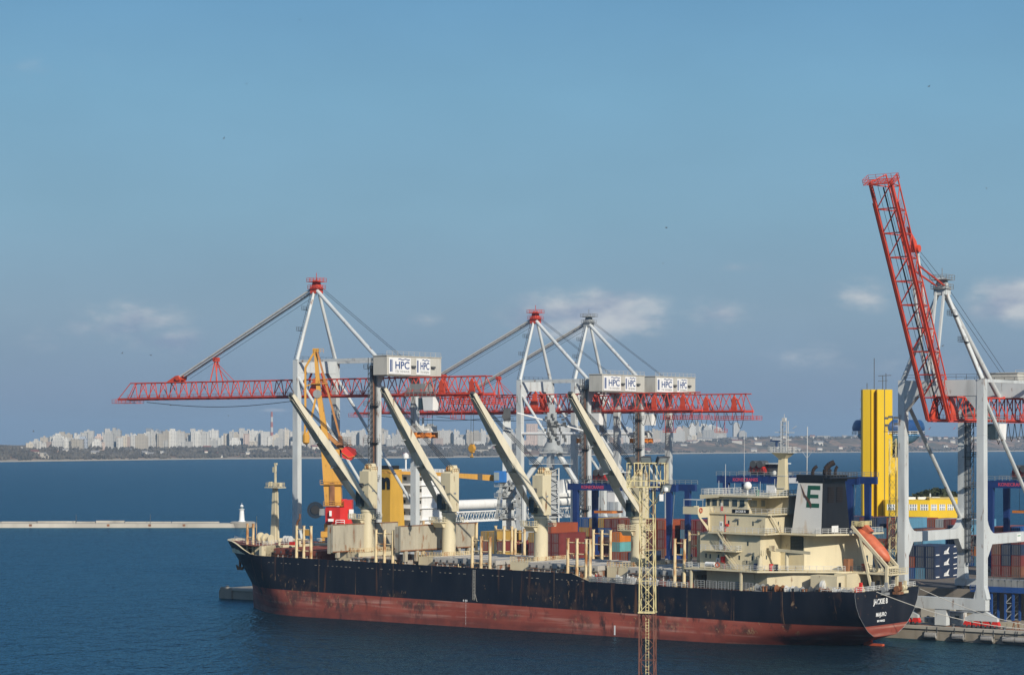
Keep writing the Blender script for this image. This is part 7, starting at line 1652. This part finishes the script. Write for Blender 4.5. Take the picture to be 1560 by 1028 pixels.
# lifeboat on its slip
def make_lifeboat():
    base = ship.matrix_basis @ Vector((78.9, 16.3, 20.9)); e = empty('lifeboat', base, TH, ry=math.radians(41) + TRIM); tag(e, 'orange enclosed lifeboat on the sloping stern slip', 'lifeboat')
    st = [(-4.6, .25, .2), (-4.2, .95, .8), (-3, 1.45, 1.2), (-1, 1.6, 1.4), (1.5, 1.6, 1.35), (3.3, 1.3, 1.15), (4.4, .75, .75), (5.0, .12, .25)]
    mb = MB(); K = 14
    for x, w, h in st:
        for i in range(K):
            a = 2 * math.pi * i / K; mb.v.append((x, w * math.cos(a), h * math.sin(a) * (1.0 if math.sin(a) > 0 else .95) + .2))
    for j in range(len(st) - 1):
        for i in range(K): mb.f.append((j * K + i, j * K + (i + 1) % K, (j + 1) * K + (i + 1) % K, (j + 1) * K + i))
    mb.f += [tuple(range(K - 1, -1, -1)), tuple((len(st) - 1) * K + i for i in range(K))]
    mb.build('hull', orange, e, smooth=60)
    MB().box(-3.8, -1.8, -.75, .75, 1.2, 2.1).build('cockpit', orange, e)
    MB().box(-1.78, -1.72, -.6, .6, 1.5, 1.95).build('window', glassd, e)
    MB().box(-4.2, 4.2, -1.66, -1.60, .05, .2).build('rubbing_strake', offwhite, e)
    MB().tube((-4.5, 0, -.1), (-4.9, 0, -.1), .35, 10).build('propeller_guard', dgrey, e)
make_lifeboat()

# a green cloth hung behind the boat frame
e = empty('green_cover', ship.matrix_basis @ Vector((79.2, 18.6, 21.0)), TH); tag(e, 'green tarpaulin lashed to the far rail of the lifeboat frame', 'tarpaulin')
mb = MB()
for i in range(7):
    for j in range(5): mb.v.append((-1 + i * .35, .12 * math.sin(i * 1.3 + j), 1.6 - j * .6 - i * .28))
for i in range(6):
    for j in range(4): a = i * 5 + j; mb.f.append((a, a + 5, a + 6, a + 1))
mb.build('cloth', M('tarpaulin_green', (.03, .17, .08), .6), e)

# seaman in a red jacket on deck
def make_person():
    p = ship.matrix_basis @ Vector((t_at(907, 3.2), 3.2, 11.32)); e = empty('person', p, TH - .4); tag(e, 'person in a red jacket standing on deck beside the stowed gangway', 'person')
    V = [(0, 0, .95), (0, 0, 1.2), (0, .02, 1.42), (0, .02, 1.54), (0, -.01, 1.66), (0, -.01, 1.76), (-.19, .02, 1.40), (-.26, .0, 1.12), (-.24, -.12, .90), (.19, .02, 1.40), (.27, .0, 1.12), (.22, -.16, .93), (-.10, 0, .86), (-.12, -.02, .48), (-.12, .02, .08), (-.13, -.14, .04), (.10, 0, .86), (.13, -.02, .48), (.14, .02, .08), (.16, -.14, .04), (-.23, -.17, .84), (.21, -.21, .86)]
    E = [(0, 1), (1, 2), (2, 3), (3, 4), (4, 5), (2, 6), (6, 7), (7, 8), (2, 9), (9, 10), (10, 11), (0, 12), (12, 13), (13, 14), (14, 15), (0, 16), (16, 17), (17, 18), (18, 19), (8, 20), (11, 21)]
    R = [.14, .15, .15, .06, .095, .07, .075, .052, .038, .075, .052, .038, .09, .065, .045, .04, .09, .065, .045, .04, .04, .04]
    def skin(name, vs, es, rs, mat, par):
        me = bpy.data.meshes.new(name); me.from_pydata(vs, es, []); me.materials.append(mat); o = bpy.data.objects.new(name, me); COL.objects.link(o); o.parent = par
        sk = o.modifiers.new('skin', 'SKIN'); me.skin_vertices.new() if not me.skin_vertices else None
        for i, r in enumerate(rs): me.skin_vertices[0].data[i].radius = (r, r)
        me.skin_vertices[0].data[0].use_root = True
        s = o.modifiers.new('subsurf', 'SUBSURF'); s.levels = 2; s.render_levels = 2; return o
    skin('body', V, E, R, M('skin', (.45, .25, .17), .6), e)
    jk = [0, 1, 2, 6, 7, 8, 9, 10, 11]; mp = {v: i for i, v in enumerate(jk)}; skin('jacket', [V[i] for i in jk], [(mp[a], mp[b]) for a, b in E if a in mp and b in mp], [R[i] + .022 for i in jk], M('jacket_red', (.55, .03, .025), .7), e)
    tr = [0, 12, 13, 14, 16, 17, 18]; mp = {v: i for i, v in enumerate(tr)}; skin('trousers', [V[i] for i in tr], [(mp[a], mp[b]) for a, b in E if a in mp and b in mp], [R[i] + .018 for i in tr], M('trousers_dark', (.03, .04, .07), .8), e)
    MB().lathe([(.12, 1.68), (.125, 1.74), (.10, 1.82), (.04, 1.86)], (0, 0, 0), 12).build('helmet', mastyel, e, smooth=60)
make_person()

# mooring lines from the stern to the quay
for i, (a, b, lab) in enumerate((((86.5, 22.5, 12.1), (115, 34.2, 3.1), 'pale mooring line sagging from the ship stern past the transom name'), ((85.0, 7.0, 12.2), (108, 34.2, 3.1), 'second pale mooring line crossing the transom above the name'))):
    p, q = ship.matrix_basis @ Vector(a), W(*b); mb = MB(); pts = [p.lerp(q, k / 16) - Vector((0, 0, 1.6 * math.sin(math.pi * k / 16))) for k in range(17)]; mb.path(pts, .075, 5); tag(mb.build('mooring_line', rope), lab, 'rope', 'mooring lines')
# gulls far out over the harbour
def gull_mesh():
    mb = MB(); mb.lathe([(.02, -.3), (.10, -.12), (.11, .08), (.05, .26), (.02, .34)], seg=8); mb.v = [(x, z, y) for x, y, z in mb.v]; b = MB(); b.v, b.f = mb.v, mb.f
    for s in (-1, 1): b.add([(s * .05, .12, .05), (s * .35, .16, .20), (s * .72, .0, .16), (s * .70, -.06, .16), (s * .33, -.03, .20), (s * .05, -.10, .05)], [(0, 1, 4, 5), (1, 2, 3, 4)])
    return b
gm = gull_mesh(); go = gm.build('gull', M('gull_grey', (.10, .10, .10), .8)); GME = go.data; bpy.data.objects.remove(go)
for x, y, D, lab in ((1415, 132, 520, 'gull high above the raised crane boom at upper right'), (1015, 347, 560, 'gull in mid sky above the far small cloud'), (1010, 401, 640, 'gull in mid sky below its neighbour above the cloud'), (457, 31, 600, 'gull near the top edge left of centre'), (376, 128, 640, 'gull high in the left half of the sky'), (341, 211, 700, 'gull high over the long red boom'), (230, 541, 640, 'gull just above the tip of the long red boom'), (186, 538, 700, 'gull left of the red boom tip'), (260, 617, 700, 'gull flying just under the long red boom'), (348, 633, 760, 'gull below the red boom near the chimney'), (51, 657, 760, 'gull low over the left end of the far town'), (1503, 287, 560, 'gull at the right of the raised boom'), (1436, 527, 600, 'gull between the raised boom and its back stay')):
    o = bpy.data.objects.new('gull', GME); COL.objects.link(o); o.location = ((x - 780) / F * D, D, z_for(y, D)); o.rotation_euler = (.1, rnd.uniform(-.5, .5), rnd.uniform(-1.2, 1.2)); tag(o, lab, 'bird', 'gulls in flight')

# ------------------------------------------------------------------ sea haze
def make_haze():
    m = bpy.data.materials.new('haze'); m.use_nodes = True; nt = m.node_tree
    nt.nodes.remove(nt.nodes['Principled BSDF']); v = nt.nodes.new('ShaderNodeVolumePrincipled')
    v.inputs['Color'].default_value = (.46, .70, .96, 1); v.inputs['Density'].default_value = 0.000062; v.inputs['Anisotropy'].default_value = 0.0
    nt.links.new(v.outputs[0], nt.nodes['Material Output'].inputs['Volume'])
    tag(MB().box(-6100, 6100, -400, 9700, -8, 120).build('haze', m), kind='stuff')
make_haze()
